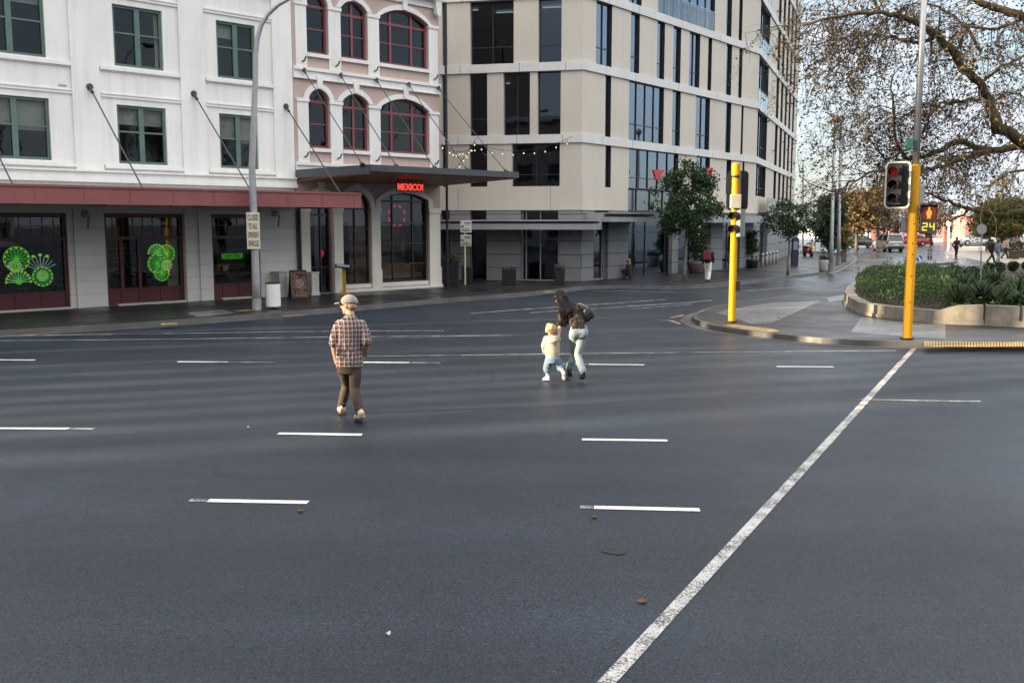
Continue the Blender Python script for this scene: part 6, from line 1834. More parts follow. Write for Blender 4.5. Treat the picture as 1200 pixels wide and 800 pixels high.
# red fence with white panels behind it
Yf = 150.0
p = at(1022, 280, Yf); q = at(1192, 280, Yf); f = Fac((p.x, Yf), (q.x - p.x, 0.001)); L = q.x - p.x
e = thing('harbour_fence', 'long red iron fence on a pale base wall along the far side of the street', 'fence', V((p.x + q.x) / 2, Yf, 0))
mb = MB(); mb.fbox(f, 0, L, 0, 0.55, -0.15, 0.15); mb.build('base_wall', K['offwhite'], e)
mb = MB(); Z = 3.0
n = int(L / 0.30)
for i in range(n): u = L * i / n; mb.fbox(f, u, u + 0.06, 0.55, Z, -0.03, 0.03)
for z in (0.8, 1.7, Z - 0.2): mb.fbox(f, 0, L, z, z + 0.09, -0.045, 0.045)
mb.build('railings', K['redfence'], e)
for i in range(9):
    mb = MB(); u = L * i / 8; mb.fbox(f, u - 0.35, u + 0.35, 0, Z + 0.6, -0.3, 0.3); mb.fbox(f, u - 0.45, u + 0.45, Z + 0.6, Z + 0.8, -0.4, 0.4)
    mb.build('post', K['redfence'], e)
# gate house with gable seen at right of the countdown
p = at(1112, 285, 149); k = 149 / F
e = thing('gate_house', 'red gabled gate pavilion in the harbour fence, right of the countdown signal', 'gate house', V(p.x + 10 * k, 147, 0))
x0, x1 = p.x, at(1137, 285, 149).x
mb = MB(); mb.box(x0, x1, 144, 148, 0, 3.9); mb.build('wall', K['redfence'], e)
mb = MB(); xm = (x0 + x1) / 2
mb.prism([(x0 - .4, 143.6, 3.9), (x1 + .4, 143.6, 3.9), (xm, 143.6, 5.4)], (0, 4.6, 0)); mb.build('roof', K['grey_metal'], e)
mb = MB(); mb.box(xm - 1.0, xm + 1.0, 143.95, 144.0, 0, 2.4); mb.build('door', K['maroon_dk'], e)
mb = MB(); mb.box(x0 - 0.2, x1 + 0.2, 143.9, 144.0 - 0.001, 2.7, 2.9); mb.build('string_course', K['offwhite'], e)
# white lamp standard in front of it
b = g0(1112, 290.5); t = at(1112, 264, b.y); e = thing('lamp_post', 'slim white lamp standard in front of the red fence', 'lamp post', b)
mb = MB(); mb.tube([b, t], [0.16, 0.09], 8); mb.build('pole', K['offwhite'], e); mb = MB(); mb.ball(t + V(0, 0, .2), 0.3, (1, 1, 1.2), 8, 6); mb.build('lamp_head', K['white'], e)
# trees far down
def far_tree(name, lab, xc, yb, crx, top, bot, mats, clumps, per, size, tm='bark', cr=0.9, Y=None, r0=0.2):
    b = g0(xc, yb) if Y is None else V(at(xc, 280, Y).x, Y, 0); Y = b.y; k = Y / F
    c = at(xc, (top + bot) / 2, Y); rx = crx * k; rz = (bot - top) * k / 2
    e = thing(name, lab, 'tree', b, 'trees at the far end of the street')
    mb = MB(); branches(mb, b, V(c.x, c.y, c.z), r0, c, rx, rz, 9, 0.15); mb.build('trunk', K[tm], e, smooth=True)
    mb = MB(); crown_leaves(mb, c, rx, rx, rz, clumps, per, size, len(mats), cr); mb.build('crown', [K[m] for m in mats], e, fix=False)
far_tree('evergreen_tree', 'dark evergreen tree behind the two grey lamp posts', 972, 296, 15, 226, 296, ('lf_dark', 'lf_dark', 'lf_grey'), 120, 46, 0.42, cr=0.9)
far_tree('autumn_tree', 'tree with orange brown autumn leaves, right of the dark evergreen', 1004, 293, 22, 224, 276, ('lf_brown', 'lf_orange', 'lf_olive', 'lf_dark'), 130, 44, 0.42, cr=0.9)
far_tree('autumn_tree', 'sparser brown tree just left of the red signal head', 1030, 288.5, 16, 214, 268, ('lf_brown', 'lf_orange', 'lf_dkbrown'), 90, 24, 0.4, cr=1.0)
far_tree('green_tree', 'broad yellowish green tree behind the group of walkers at right', 1176, 295, 34, 232, 284, ('lf_olive', 'lf_lite', 'lf_mid', 'lf_yellow'), 170, 44, 0.36, cr=0.9, r0=0.3)
far_tree('bare_tree', 'thin leafless greyish tree behind the pale sheds and the silver car', 1052, 287, 26, 238, 280, ('lf_dkbrown', 'lf_grey'), 80, 16, 0.4, cr=1.1)
far_tree('bare_tree', 'thin greyish tree behind the countdown signal', 1092, 287, 24, 232, 276, ('lf_dkbrown', 'lf_brown', 'lf_grey'), 80, 16, 0.4, cr=1.1)
# low hedge and kerb on the far right plaza
b = g0(1178, 296)
mb = MB()
for _ in range(1500):
    x = random.uniform(1155, 1230); p = g0(x, 294.5 + random.uniform(-1, 1)); mb.leaf((p.x, p.y, random.uniform(0.1, 0.9)), 0.25, random.randrange(2), .6)
mb.single('low_hedge', [K['lf_mid'], K['lf_olive']], 'low clipped hedge in the sunlit plaza under the yellowish green tree', 'hedge', fix=False)
mb = MB(); mb.sheet([G(1105, 297, 0.01), G(1160, 308, 0.01), G(1330, 308, 0.01), G(1330, 288, 0.01), G(1130, 288.5, 0.01)])
K['plaza'] = mat('sandy paving', (0.30, 0.26, 0.20), 0.5, 0.2, 0.7, 0.2, 60)
tag(mb.build('plaza_paving', K['plaza'], None), kind='structure')
# median islands with small signs
ip = [G(1076, 312.5), G(1118, 309.5), G(1122, 307.5), G(1114, 307.2), G(1076, 308.8)]
mb = MB(); mb.prism(ip, (0, 0, 0.14)); tag(mb.build('median_island', K['kerb'], None), kind='structure')
mb = MB(); mb.prism([V(p.x * .999, p.y, 0.14) for p in [G(1079, 312), G(1116, 309.3), G(1118, 307.9), G(1079, 309.2)]], (0, 0, 0.012)); tag(mb.build('median_paving', K['slab'], None), kind='structure')
b = G(1077.5, 309.5, .14); k = b.y / F; e = thing('keep_left_sign', 'small blue keep left sign on the median, right of the yellow pole', 'sign', b)
K['blue'] = mat('blue sign', (0.03, 0.13, 0.42), 0.5, 0.1, 3, 0)
mb = MB(); c = at(1077.5, 303, b.y); mb.tube([c, c + V(0, 0.03, 0)], 3.6 * k, 18); mb.build('plate', K['blue'], e)
mb = MB(); mb.tube([b, c], 0.04, 6); mb.build('post', K['white'], e)
mb = MB(); mb.obox(c - V(0, 0.01, 0), V(.16, 0, -.16), V(0, .006, 0), V(.03, 0, .03)); mb.obox(c - V(-.08, 0.012, .1), V(.09, 0, 0), V(0, .006, 0), V(0, 0, .03)); mb.build('arrow', K['white'], e)
for x in (1088.2, 1091.4):
    b = G(x, 303.3); k = b.y / F; e = thing('marker_post', 'short black and white marker post on the far road, ' + ('left' if x < 1090 else 'right') + ' one of a pair', 'marker post', b, 'pair of marker posts')
    mb = MB(); mb.box(b.x - .5 * k * 1.6, b.x + .5 * k * 1.6, b.y, b.y + .1, 0, 0.75); mb.build('post', K['black'], e)
    mb = MB(); mb.box(b.x - .3 * k, b.x + .3 * k, b.y - .004, b.y - .001, 0.2, 0.65); mb.build('reflective_strip', K['white'], e)
# dark crates / planters on the plaza
for (x, y, lab) in ((1188, 304, 'dark square litter crate on the plaza at right, behind the round shrubs'), (1199, 302.5, 'dark crate at the right edge of the picture')):
    b = G(x, y); k = b.y / F; e = thing('dark_crate', lab, 'crate', b)
    mb = MB(); mb.box(b.x - 3.7 * k, b.x + 3.7 * k, b.y - .4, b.y + .4, 0.05, 9 * k); bevel(mb.build('body', K['interior_wood'], e), .03)
    mb = MB(); mb.box(b.x - 3.9 * k, b.x + 3.9 * k, b.y - .45, b.y + .45, 9 * k, 9.6 * k); mb.build('lid', K['black'], e)
# ------------------------------------------------------------------ cars
def loft(mb, secs, mi=0):
    vs = []; fs = []; n = len(secs[0])
    for s in secs: vs += s
    for i in range(len(secs) - 1):
        for k in range(n):
            k2 = (k + 1) % n; fs.append((i * n + k, i * n + k2, (i + 1) * n + k2, (i + 1) * n + k))
    fs.append(tuple(range(n - 1, -1, -1))); fs.append(tuple((len(secs) - 1) * n + k for k in range(n)))
    mb.add(vs, fs, mi)
def csec(y, z0, z1, w, wt): return [(-w * .94, y, z0), (w * .94, y, z0), (w, y, z0 + .18), (w, y, z1 - .25), (wt, y, z1), (-wt, y, z1), (-w, y, z1 - .25), (-w, y, z0 + .18)]
def car(name, lab, cat, loc, rz, paint, kind='suv', s=1.0, group='cars at the far end of the street'):
    e = thing(name, lab, cat, (0, 0, 0), group)
    z1 = 1.05 if kind == 'suv' else 0.92; top = 1.68 if kind == 'suv' else 1.42
    mb = MB()
    loft(mb, [csec(-2.2, .35, z1 - .15, .80, .72), csec(-2.05, .26, z1, .88, .80), csec(-1.0, .24, z1 + .02, .90, .82), csec(.9, .24, z1, .90, .82), csec(1.7, .26, z1 - .14, .88, .76), csec(2.15, .34, z1 - .34, .78, .66)])
    mb.build('body', K[paint], e, smooth=False)
    yr0, yr1, yf0, yf1 = (-2.08, -1.8, .25, 1.05) if kind == 'suv' else (-1.7, -1.0, .1, 1.0)
    mb = MB(); loft(mb, [[(-.80, yr0, z1), (.80, yr0, z1), (.80, yr0 + .01, z1 + .02), (-.80, yr0 + .01, z1 + .02)], [(-.62, yr1, z1), (.62, yr1, z1), (.62, yr1, top - .04), (-.62, yr1, top - .04)],
                         [(-.62, yf0, z1), (.62, yf0, z1), (.62, yf0, top - .04), (-.62, yf0, top - .04)], [(-.78, yf1, z1 - .01), (.78, yf1, z1 - .01), (.78, yf1 - .01, z1 + .01), (-.78, yf1 - .01, z1 + .01)]])
    mb.hexa([(-.82, yr0 + .12, z1), (.82, yr0 + .12, z1), (.82, yf1 - .25, z1), (-.82, yf1 - .25, z1), (-.64, yr1 + .06, top - .06), (.64, yr1 + .06, top - .06), (.64, yf0 - .02, top - .06), (-.64, yf0 - .02, top - .06)])
    mb.build('windows', K['car_glass'], e)
    mb = MB(); loft(mb, [[(-.60, yr1 - .12, top - .05), (.60, yr1 - .12, top - .05), (.54, yr1 - .08, top), (-.54, yr1 - .08, top)], [(-.66, yr1 + .3, top - .07), (.66, yr1 + .3, top - .07), (.56, yr1 + .3, top + .03), (-.56, yr1 + .3, top + .03)],
                         [(-.66, yf0 - .2, top - .07), (.66, yf0 - .2, top - .07), (.56, yf0 - .2, top + .02), (-.56, yf0 - .2, top + .02)], [(-.62, yf0 + .1, top - .08), (.62, yf0 + .1, top - .08), (.55, yf0 + .05, top - .03), (-.55, yf0 + .05, top - .03)]])
    for sx in (-1, 1):
        mb.tube([(sx * .80, yr0, z1), (sx * .62, yr1, top - .03)], .045, 5); mb.tube([(sx * .80, yf1, z1), (sx * .62, yf0, top - .03)], .04, 5); mb.tube([(sx * .83, (yr1 + yf0) / 2 + .1, z1), (sx * .65, (yr1 + yf0) / 2 + .1, top - .03)], .03, 5)
    mb.build('roof', K[paint], e)
    for (x, y) in ((-.80, -1.35), (.80, -1.35), (-.80, 1.35), (.80, 1.35)):
        mb = MB(); mb.tube([(x - .11, y, .33), (x + .11, y, .33)], .33, 16); w = mb.build('wheel', K['rubber'], e)
        mb = MB(); mb.tube([(x - .118, y, .33), (x + .118, y, .33)], .19, 12); mb.build('rim', K['chrome'], w)
    for sx in (-1, 1):
        mb = MB(); mb.box(sx * .78 - .09, sx * .78 + .09, -2.17, -2.0, z1 - .32, z1 - .02); mb.build('tail_light', K['tail'], e)
        mb = MB(); mb.box(sx * .62 - .13, sx * .62 + .13, 2.0, 2.13, z1 - .44, z1 - .3); mb.build('headlight', K['chrome'], e)
        mb = MB(); mb.box(sx * .96 - .09, sx * .96 + .09, .72, .86, z1 + .02, z1 + .16); mb.build('side_mirror', K[paint], e)
    mb = MB(); mb.box(-.8, .8, -2.23, -2.12, .32, .52); mb.build('bumper', K['black'], e)
    mb = MB(); mb.box(-.26, .26, -2.245, -2.231, .6, .72); mb.build('number_plate', K['white'], e)
    if kind == 'suv':
        mb = MB()
        for sx in (-1, 1): mb.tube([(sx * .56, -1.5, top + .06), (sx * .56, .1, top + .06)], .025, 5)
        mb.build('roof_rail', K['black'], e)
    e.location = loc; e.rotation_euler = (0, 0, rz); e.scale = (s, s, s)
    return e
g_ = G(1048.5, 295); car('parked_car', 'silver hatchback car seen from behind, driving away down the wet street', 'car', V(g_.x, g_.y + 2, 0), R(0), 'car_silver', 'suv', 1.03)
g_ = G(1008.5, 290); car('dark_sedan', 'dark grey sedan side on, waiting at the far junction left of the silver hatchback', 'car', V(g_.x, g_.y, 0), R(-82), 'car_dark', 'sedan', 1.0)
g_ = G(1066, 288.5); car('red_car', 'red car partly behind the right yellow signal pole near the red fence', 'car', V(g_.x, g_.y, 0), R(80), 'car_red', 'sedan', 1.0)
for (x, y, lab) in ((1143, 287.6, 'white car parked in front of the red fence at the right of the gabled pavilion'),):
    g_ = G(x, y); car('white_car', lab, 'car', V(g_.x, g_.y, 0), R(88), 'car_white', 'suv', 1.05)
# scooter parked on the footpath
b = gk(946.5, 301); k = b.y / F
e = thing('motor_scooter', 'red motor scooter with a yellow front parked on the far footpath', 'scooter', b)
mb = MB(); mb.limb([b + V(-.15, .5, .55), b + V(-.05, 0, .45), b + V(.05, -.4, .42)], [.16, .14, .1]); mb.limb([b + V(.06, -.45, .35), b + V(.08, -.55, .95)], [.14, .12]); mb.build('body', K['red'], e, smooth=True)
mb = MB(); mb.limb([b + V(-.15, .5, .78), b + V(.0, 0, .76)], [.12, .11]); mb.build('saddle', K['black'], e)
mb = MB(); mb.ball(b + V(.08, -.65, .8), .14, (1, .6, 1.3)); mb.build('front_shield', K['yellow2'], e)
for dx in (-.5, .6):
    mb = MB(); mb.tube([b + V(dx * .2 - .07, -dx, .25), b + V(dx * .2 + .07, -dx, .25)], .25, 14); mb.build('wheel', K['rubber'], e)
mb = MB(); mb.tube([b + V(-.25, -.5, 1.05), b + V(.4, -.5, 1.05)], .03, 6); mb.build('handlebar', K['black'], e)
b = gk(938.5, 302); e = thing('parked_bicycle', 'dark bicycle parked beside the red scooter on the far footpath', 'bicycle', b)
for dx in (-.5, .5):
    mb = MB(); mb.tube([b + V(dx + .33 * math.cos(t), .12 * math.sin(t) * 0, .34 + .33 * math.sin(t)) for t in [6.283 * i / 16 for i in range(17)]], .025, 5, cap=False); mb.build('wheel', K['rubber'], e)
mb = MB()
for (p, q) in (((-.5, .34), (-.15, .85)), ((-.15, .85), (.4, .8)), ((.4, .8), (0, .32)), ((0, .32), (-.15, .85)), ((-.5, .34), (0, .32)), ((.5, .34), (.38, 1.0))): mb.tube([b + V(p[0], 0, p[1]), b + V(q[0], 0, q[1])], .022, 5)
mb.build('frame', K['navy'], e)
mb = MB(); mb.ball(b + V(-.18, 0, .95), .11, (1.3, .6, .4)); mb.build('saddle', K['black'], e)
mb = MB(); mb.tube([b + V(.38, -.25, 1.02), b + V(.38, .25, 1.02)], .018, 5); mb.build('handlebar', K['black'], e)
# ------------------------------------------------------------------ people
def etube(mb, pts, ra, rb, side, n=18, mi=0):
    """elliptical tube; ra is the half width along side, rb the half depth"""
    pts = [Vector(p) for p in pts]; vs = []; fs = []
    for i, p in enumerate(pts):
        t = (pts[min(i + 1, len(pts) - 1)] - pts[max(i - 1, 0)]).normalized()
        sd = Vector(side); sd = (sd - t * sd.dot(t)).normalized(); fw = t.cross(sd)
        for k in range(n):
            a = 6.28319 * k / n
            vs.append(p + sd * math.cos(a) * ra[i] + fw * math.sin(a) * rb[i])
    for i in range(len(pts) - 1):
        for k in range(n):
            k2 = (k + 1) % n; fs.append((i * n + k, i * n + k2, (i + 1) * n + k2, (i + 1) * n + k))
    fs.append(tuple(range(n - 1, -1, -1))); fs.append(tuple((len(pts) - 1) * n + k for k in range(n)))
    mb.add(vs, fs, mi)
def hand(mb, wrist, d, palm_n, s=1.0, curl=0.5, thumb_side=1):
    """palm and five unequal bent fingers; d along the hand, palm_n out of the palm"""
    w = Vector(wrist); d = Vector(d).normalized(); pn = Vector(palm_n); pn = (pn - d * pn.dot(d)).normalized(); sd = d.cross(pn) * thumb_side
    etube(mb, [w - d * .02 * s, w + d * .03 * s, w + d * .075 * s, w + d * .09 * s], [.026 * s, .036 * s, .042 * s, .038 * s], [.02 * s, .018 * s, .015 * s, .012 * s], sd, 12)
    for j, (o, L) in enumerate(((.031, .066), (.011, .076), (-.010, .070), (-.030, .054))):
        p0 = w + d * .082 * s + sd * o * s; a = curl * 0.7
        d1 = (d * math.cos(a) + pn * math.sin(a)); d2 = (d * math.cos(a * 2.2) + pn * math.sin(a * 2.2)); d3 = (d * math.cos(a * 3.2) + pn * math.sin(a * 3.2))
        p1 = p0 + d1 * L * .45 * s; p2 = p1 + d2 * L * .33 * s; p3 = p2 + d3 * L * .25 * s
        mb.limb([p0 - d * .02 * s, p0, p1, p2, p3], [.010 * s, .0098 * s, .0092 * s, .0085 * s, .0072 * s], 8)
    t0 = w + d * .028 * s + sd * .03 * s; td = (d * .75 + sd * .65 + pn * .25).normalized()
    t1 = t0 + td * .042 * s; t2 = t1 + (td * .7 + d * .4 + pn * .35).normalized() * .032 * s
    mb.limb([t0 - td * .02 * s, t0, t1, t2], [.014 * s, .0125 * s, .011 * s, .009 * s], 8)
def head(mb, c, s, yaw, pitch=0.0, roll=0.0):
    """a head with brow, nose, lips, chin and ears; faces +y before yaw"""
    c = Vector(c); M = Matrix.Rotation(yaw, 3, 'Z') @ Matrix.Rotation(pitch, 3, 'X') @ Matrix.Rotation(roll, 3, 'Y')
    q = lambda x, y, z: c + M @ Vector((x * s, y * s, z * s))
    mb.ball(q(0, -.012, .028), .082 * s, (.92, 1.14, 1.08), 16, 12, rot=M)
    mb.ball(q(0, .022, -.042), .062 * s, (.92, 1.02, 1.20), 14, 10, rot=M)
    mb.ball(q(0, .062, -.088), .026 * s, (1.1, .9, .8), 10, 8, rot=M)
    mb.limb([q(0, .082, .018), q(0, .104, -.020)], [.010 * s, .015 * s], 8)
    mb.ball(q(-.030, .074, .030), .018 * s, (1.3, .6, .5), 8, 6, rot=M); mb.ball(q(.030, .074, .030), .018 * s, (1.3, .6, .5), 8, 6, rot=M)
    mb.ball(q(0, .084, -.052), .018 * s, (1.4, .5, .6), 8, 6, rot=M)
    for sx in (-1, 1):
        mb.ball(q(sx * .078, -.012, -.008), .030 * s, (.42, .75, 1.1), 10, 8, rot=M)
    return q, M
def face_marks(parent, q, M, s, brow='hair_brown'):
    mb = MB()
    for sx in (-1, 1): mb.ball(q(sx * .030, .082, .012), .011 * s, (1.2, .5, .8), 8, 6, rot=M)
    mb.build('eye', K['white'], parent)
    mb = MB()
    for sx in (-1, 1): mb.ball(q(sx * .030, .087, .012), .0055 * s, (1, .5, 1), 8, 6, rot=M); mb.limb([q(sx * .014, .088, .034), q(sx * .046, .080, .032)], [.004 * s, .0035 * s], 6)
    mb.build('eyebrow', K[brow], parent)
def shoe(parent, heel, toe, upm, s=1.0, lift=0.0, solem='sole', high=0.0, ankle=None, name='shoe'):
    h = Vector(heel); t = Vector(toe); d = (t - h).normalized(); L = (t - h).length
    side = d.cross(Vector((0, 0, 1))).normalized(); up = side.cross(d)
    mb = MB()
    pts = [h - d * .01, h + d * L * .10, h + d * L * .32, h + d * L * .6, h + d * L * .85, t]
    hh = [.035, .055, .050, .036, .028, .014]
    etube(mb, [p + up * (x * s + .012) for p, x in zip(pts, hh)], [.025 * s, .038 * s, .040 * s, .047 * s, .044 * s, .018 * s], [x * s for x in hh], side, 14)
    if ankle is not None:
        a = Vector(ankle); mb.limb([h + d * L * .2 + up * .07 * s, a], [.045 * s, .050 * s], 10)
    o = organic(mb, name, K[upm], parent, 0.009, 3)
    sm = MB(); etube(sm, [p + up * .008 for p in pts], [.030 * s, .042 * s, .040 * s, .050 * s, .047 * s, .02 * s], [.011 * s] * 6, side, 14)
    sm.build('sole', K[solem], o)
    return o
def hexv(*a): return Vector(a)
def person(label, loc, rz=0.0, group=None, s=1.0):
    e = thing('person', label, 'person', (0, 0, 0), group)
    def done(): e.location = loc; e.rotation_euler = (0, 0, rz); e.scale = (s, s, s)
    return e, done

# ---- the man in the plaid shirt, seen from behind, walking away and looking left
mg = G(414, 491); SC = mg.y / F
e, done = person('man walking away in a plaid shirt, brown trousers and grey cap, hands in pockets', mg)
X = lambda px: (px - 414) * SC
Z = lambda py: (491 - py) * SC
P = lambda x, y, dy: at(x, y, mg.y + dy) - mg
sh = P(410, 378, 0.02)
LS, RS = P(395.5, 379.5, .0), P(425.5, 379.5, .0)
LE, RE = P(391, 402, -.04), P(430, 401, -.05)
LW, RW = P(394.5, 424, .09), P(428, 416, .16)
LH, RH = P(403.5, 428, .02), P(415.5, 428, .02)
LK, RK = P(406.5, 450, .22), P(415.5, 456, -.02)
LA, RA = P(400.5, 477.5, .32), P(423, 487.5, -.28)
hc = P(408.4, 357.6, .06); HS = 1.17
mb = MB()
q, M = head(mb, hc, HS, R(66), R(-4))
mb.limb([P(411, 376, -.01), P(410.5, 368, .02), hc - V(-.01, .0, .04)], [.068, .062, .058])
mb.limb([LE, LE.lerp(LW, .4), LW], [.050, .047, .034]); mb.limb([RE, RE.lerp(RW, .5), RW], [.050, .045, .034])
hand(mb, LW, V(.10, .12, -.9), V(.8, .2, .0), 1.0, .4, 1); hand(mb, RW, V(-.25, .35, -.7), V(-.8, .2, 0), 1.0, .4, -1)
mb.limb([LS + V(.05, 0, -.05), LE], [.04, .045]); mb.limb([RS + V(-.05, 0, -.05), RE], [.04, .045])
etube(mb, [P(409, 425, .02), sh - V(0, 0, .06)], [.13, .13], [.09, .08], (1, 0, 0))
for (a, b, c) in ((LH, LK, LA), (RH, RK, RA)): mb.limb([a, b, c], [.075, .052, .042])
body = organic(mb, 'body', K['skin'], e, 0.010, 4)
face_marks(e, q, M, HS)
mb = MB()
etube(mb, [P(409.5, 429.5, .01), P(409.5, 423, .01), P(409, 411, .02), P(409.5, 398, .01), P(410, 386, .0), P(410, 379, -.01), P(410.3, 374.5, -.005), P(410.5, 370.5, .0)],
      [.195, .195, .188, .192, .205, .188, .128, .078], [.125, .132, .135, .132, .130, .112, .095, .075], (1, 0, 0), 24)
mb.limb([LS + V(.03, 0, -.02), LS.lerp(LE, .5) + V(.0, 0, 0), LE + V(0, 0, .0)], [.084, .074, .066]); mb.limb([RS + V(-.03, 0, -.02), RS.lerp(RE, .5) + V(.0, 0, 0), RE + V(0, 0, .0)], [.084, .074, .064])
for (a, b) in ((LS, LE), (RS, RE)):
    t = (b - a).normalized(); mb.tube([b - t * .05, b + t * .015], [.071, .073], 14)
etube(mb, [P(410.4, 374, .005), P(410.6, 368.5, .012)], [.085, .070], [.080, .066], (1, 0, 0))
# soft folds
for i in range(9):
    z0 = Z(400 + 2.4 * i); x = random.uniform(-.16, .16)
    mb.limb([V(X(409.5) + x, -.118 + abs(x) * .18, z0 + .08), V(X(409.5) + x * .82 + random.uniform(-.05, .05), -.126 + abs(x) * .15, z0 - .06)], [.012, .016], 6)
organic(mb, 'shirt', K['plaid'], e, 0.012, 3)
mb = MB()
etube(mb, [P(409, 420, .02), P(409, 431, .02), P(409, 438, .015)], [.165, .178, .160], [.110, .125, .115], (1, 0, 0))
for (a, b, c, sx) in ((LH, LK, LA, -1), (RH, RK, RA, 1)):
    mb.limb([a + V(0, 0, -.02), a.lerp(b, .5) + V(sx * .012, -.005, 0), b, b.lerp(c, .45) + V(0, -.02, 0), c + V(0, 0, .035)], [.100, .090, .074, .070, .060], 14)
    for i in range(5):
        p = b.lerp(c, .25 + .17 * i); mb.limb([p + V(-.06, -.045, .01), p + V(.05, -.062, -.015)], [.014, .012], 6)
organic(mb, 'trousers', K['trouser'], e, 0.012, 3)
shoe(e, LA + V(.012, -.07, -.085), LA + V(-.06, .21, -.095), 'shoe', 1.22, ankle=LA + V(0, 0, -.01))
shoe(e, RA + V(.03, -.075, -.025), RA + V(-.085, .17, -.092), 'shoe', 1.22, ankle=RA + V(0, 0, -.01))
mb = MB()
vs = []
qh = lambda x, y, z: hc + M @ Vector((x, y, z)) * HS
mb.ball(qh(0, -.014, .035), .098 * HS, (.96, 1.14, .98), 20, 14, rot=M)
capv = MB(); 
# keep only the upper shell of the crown
nv = len(mb.v); keep = [(Vector(v) - qh(0, -.014, .035)).dot(M @ Vector((0, -.12, 1))) > -.012 for v in mb.v]
capv.add(mb.v, [f for f in mb.f if all(keep[i] for i in f)])
cp_ = capv.build('cap', K['cap'], e, smooth=True)
br = MB(); P0 = []; n = 12
for i in range(n + 1):
    a = math.pi * i / n; P0.append((math.cos(a) * .080, .080 + math.sin(a) * .110, .036 - .014 * math.sin(a)))
br.prism([qh(*p) for p in P0], M @ Vector((0, .0, .012))); br.build('brim', K['cap'], cp_)
bk = MB(); bk.ball(qh(.028, -.118, .018), .027, (1.3, .5, .9), 10, 6, rot=M); bk.build('strap_gap', K['hair_brown'], cp_)
gl = MB(); gl.obox(qh(0, .094, .012), M @ V(.072, 0, 0), M @ V(0, .006, 0), M @ V(0, 0, .017))
for sx in (-1, 1): gl.limb([qh(sx * .064, .090, .016), qh(sx * .080, -.01, .014)], [.006, .005], 6)
gl.build('sunglasses', K['black'], e)
hr = MB(); hr.ball(qh(0, -.045, -.012), .078 * HS, (.98, .92, .75), 14, 10, rot=M); hr.build('short_hair', mat('cropped hair', (0.30, 0.19, 0.135), .7, .2, 30, .3, 90), e, smooth=True)
done()

# ---- the woman bending towards the child
wg = G(673, 447); SW = wg.y / F
e, done = person('woman with long black hair in pale jeans, bending to lead a toddler by the hand', wg)
X = lambda px: (px - 673) * SW
Z = lambda py: (447 - py) * SW
P = lambda x, y, dy: at(x, y, wg.y + dy) - wg
hip = P(678, 386, .0); wst = P(676, 376, .06); chest = P(669, 367, .20); nk = P(662, 357, .27); hc = P(656.5, 349.5, .34)
LS, RS = P(659.5, 364, .22), P(679, 363, .20)
LE, LW = P(656.8, 380, .20), P(654.6, 394, .12)
RE, RW = P(688, 373, .18), P(686, 376, .30)
LH, RH = P(673, 389, .0), P(683.5, 389, .0)
LK, RK = P(672.5, 414, .20), P(677, 415.5, .02)
LA, RA = P(667, 434, .26), P(683, 437.5, -.22)
mb = MB()
q, M = head(mb, hc, .95, R(72), R(-28))
mb.limb([nk - V(0, .03, .03), nk, hc], [.055, .05, .05])
mb.limb([LS, LE, LE.lerp(LW, .4), LW], [.045, .040, .037, .026]); mb.limb([RS, RE, RW], [.045, .038, .028])
hand(mb, LW, V(-.05, -.05, -1), V(-.8, .1, 0), .92, .8, 1); hand(mb, RW, V(-.3, .8, .1), V(0, 0, -1), .92, .8, -1)
etube(mb, [hip, wst, chest, nk - V(0, .02, .03)], [.14, .115, .13, .09], [.10, .085, .09, .07], (1, 0, 0))
for (a, b, c) in ((LH, LK, LA), (RH, RK, RA)): mb.limb([a, b, c], [.072, .048, .038])
organic(mb, 'body', K['skin_pale'], e, 0.010, 4); face_marks(e, q, M, .95)
mb = MB()
etube(mb, [hip + V(-.01, .03, .05), wst, chest, nk + V(.01, -.03, -.05), nk + V(0, -.01, -.01)], [.160, .155, .185, .16, .08], [.125, .115, .125, .105, .07], (.95, 0, .05), 22)
mb.limb([LS + V(.02, 0, 0), LS.lerp(LE, .55), LE + V(0, 0, .03)], [.085, .085, .080]); mb.limb([RS + V(-.02, 0, 0), RS.lerp(RE, .6), RE], [.085, .075, .065])
for i in range(10):
    x = random.uniform(-.12, .12); mb.limb([wst + V(x, -.11, .05), hip + V(x * .9, -.12, .03)], [.014, .02], 6)
organic(mb, 'blouse', K['floral'], e, 0.012, 3)
mb = MB()
etube(mb, [wst + V(.005, -.04, -.05), hip + V(0, 0, .03), hip + V(0, -.02, -.05), hip + V(0, -.005, -.12)], [.125, .150, .168, .150], [.10, .125, .145, .12], (1, 0, 0), 22)
mb.ball(hip + V(-.066, -.07, -.05), .098, (1, 1, 1.1)); mb.ball(hip + V(.076, -.07, -.05), .098, (1, 1, 1.1))
for (a, b, c, r) in ((LH, LK, LA, 1), (RH, RK, RA, 1)):
    mb.limb([a + V(0, 0, -.04), a.lerp(b, .5), b, b.lerp(c, .45) + V(0, -.025, 0), c + V(0, 0, .05)], [.098, .086, .066, .068, .064], 14)
    for i in range(4):
        p = b.lerp(c, .1 + .22 * i); mb.limb([p + V(-.05, -.05, .012), p + V(.05, -.06, -.012)], [.014, .012], 6)
organic(mb, 'jeans', K['jeans'], e, 0.012, 3)
shoe(e, LA + V(.03, -.07, -.11), LA + V(-.05, .17, -.155), 'boot', 1.0, ankle=LA + V(0, 0, .05), name='boot')
shoe(e, RA + V(.02, -.06, -.05), RA + V(-.02, .15, -.135), 'boot', 1.0, ankle=RA + V(0, 0, .05), name='boot')
mb = MB()
mb.ball(hc + M @ V(0, -.024, .034), .108, (.98, 1.06, 1.0), 18, 12, rot=M)
hb = hc + V(.02, -.08, .03)
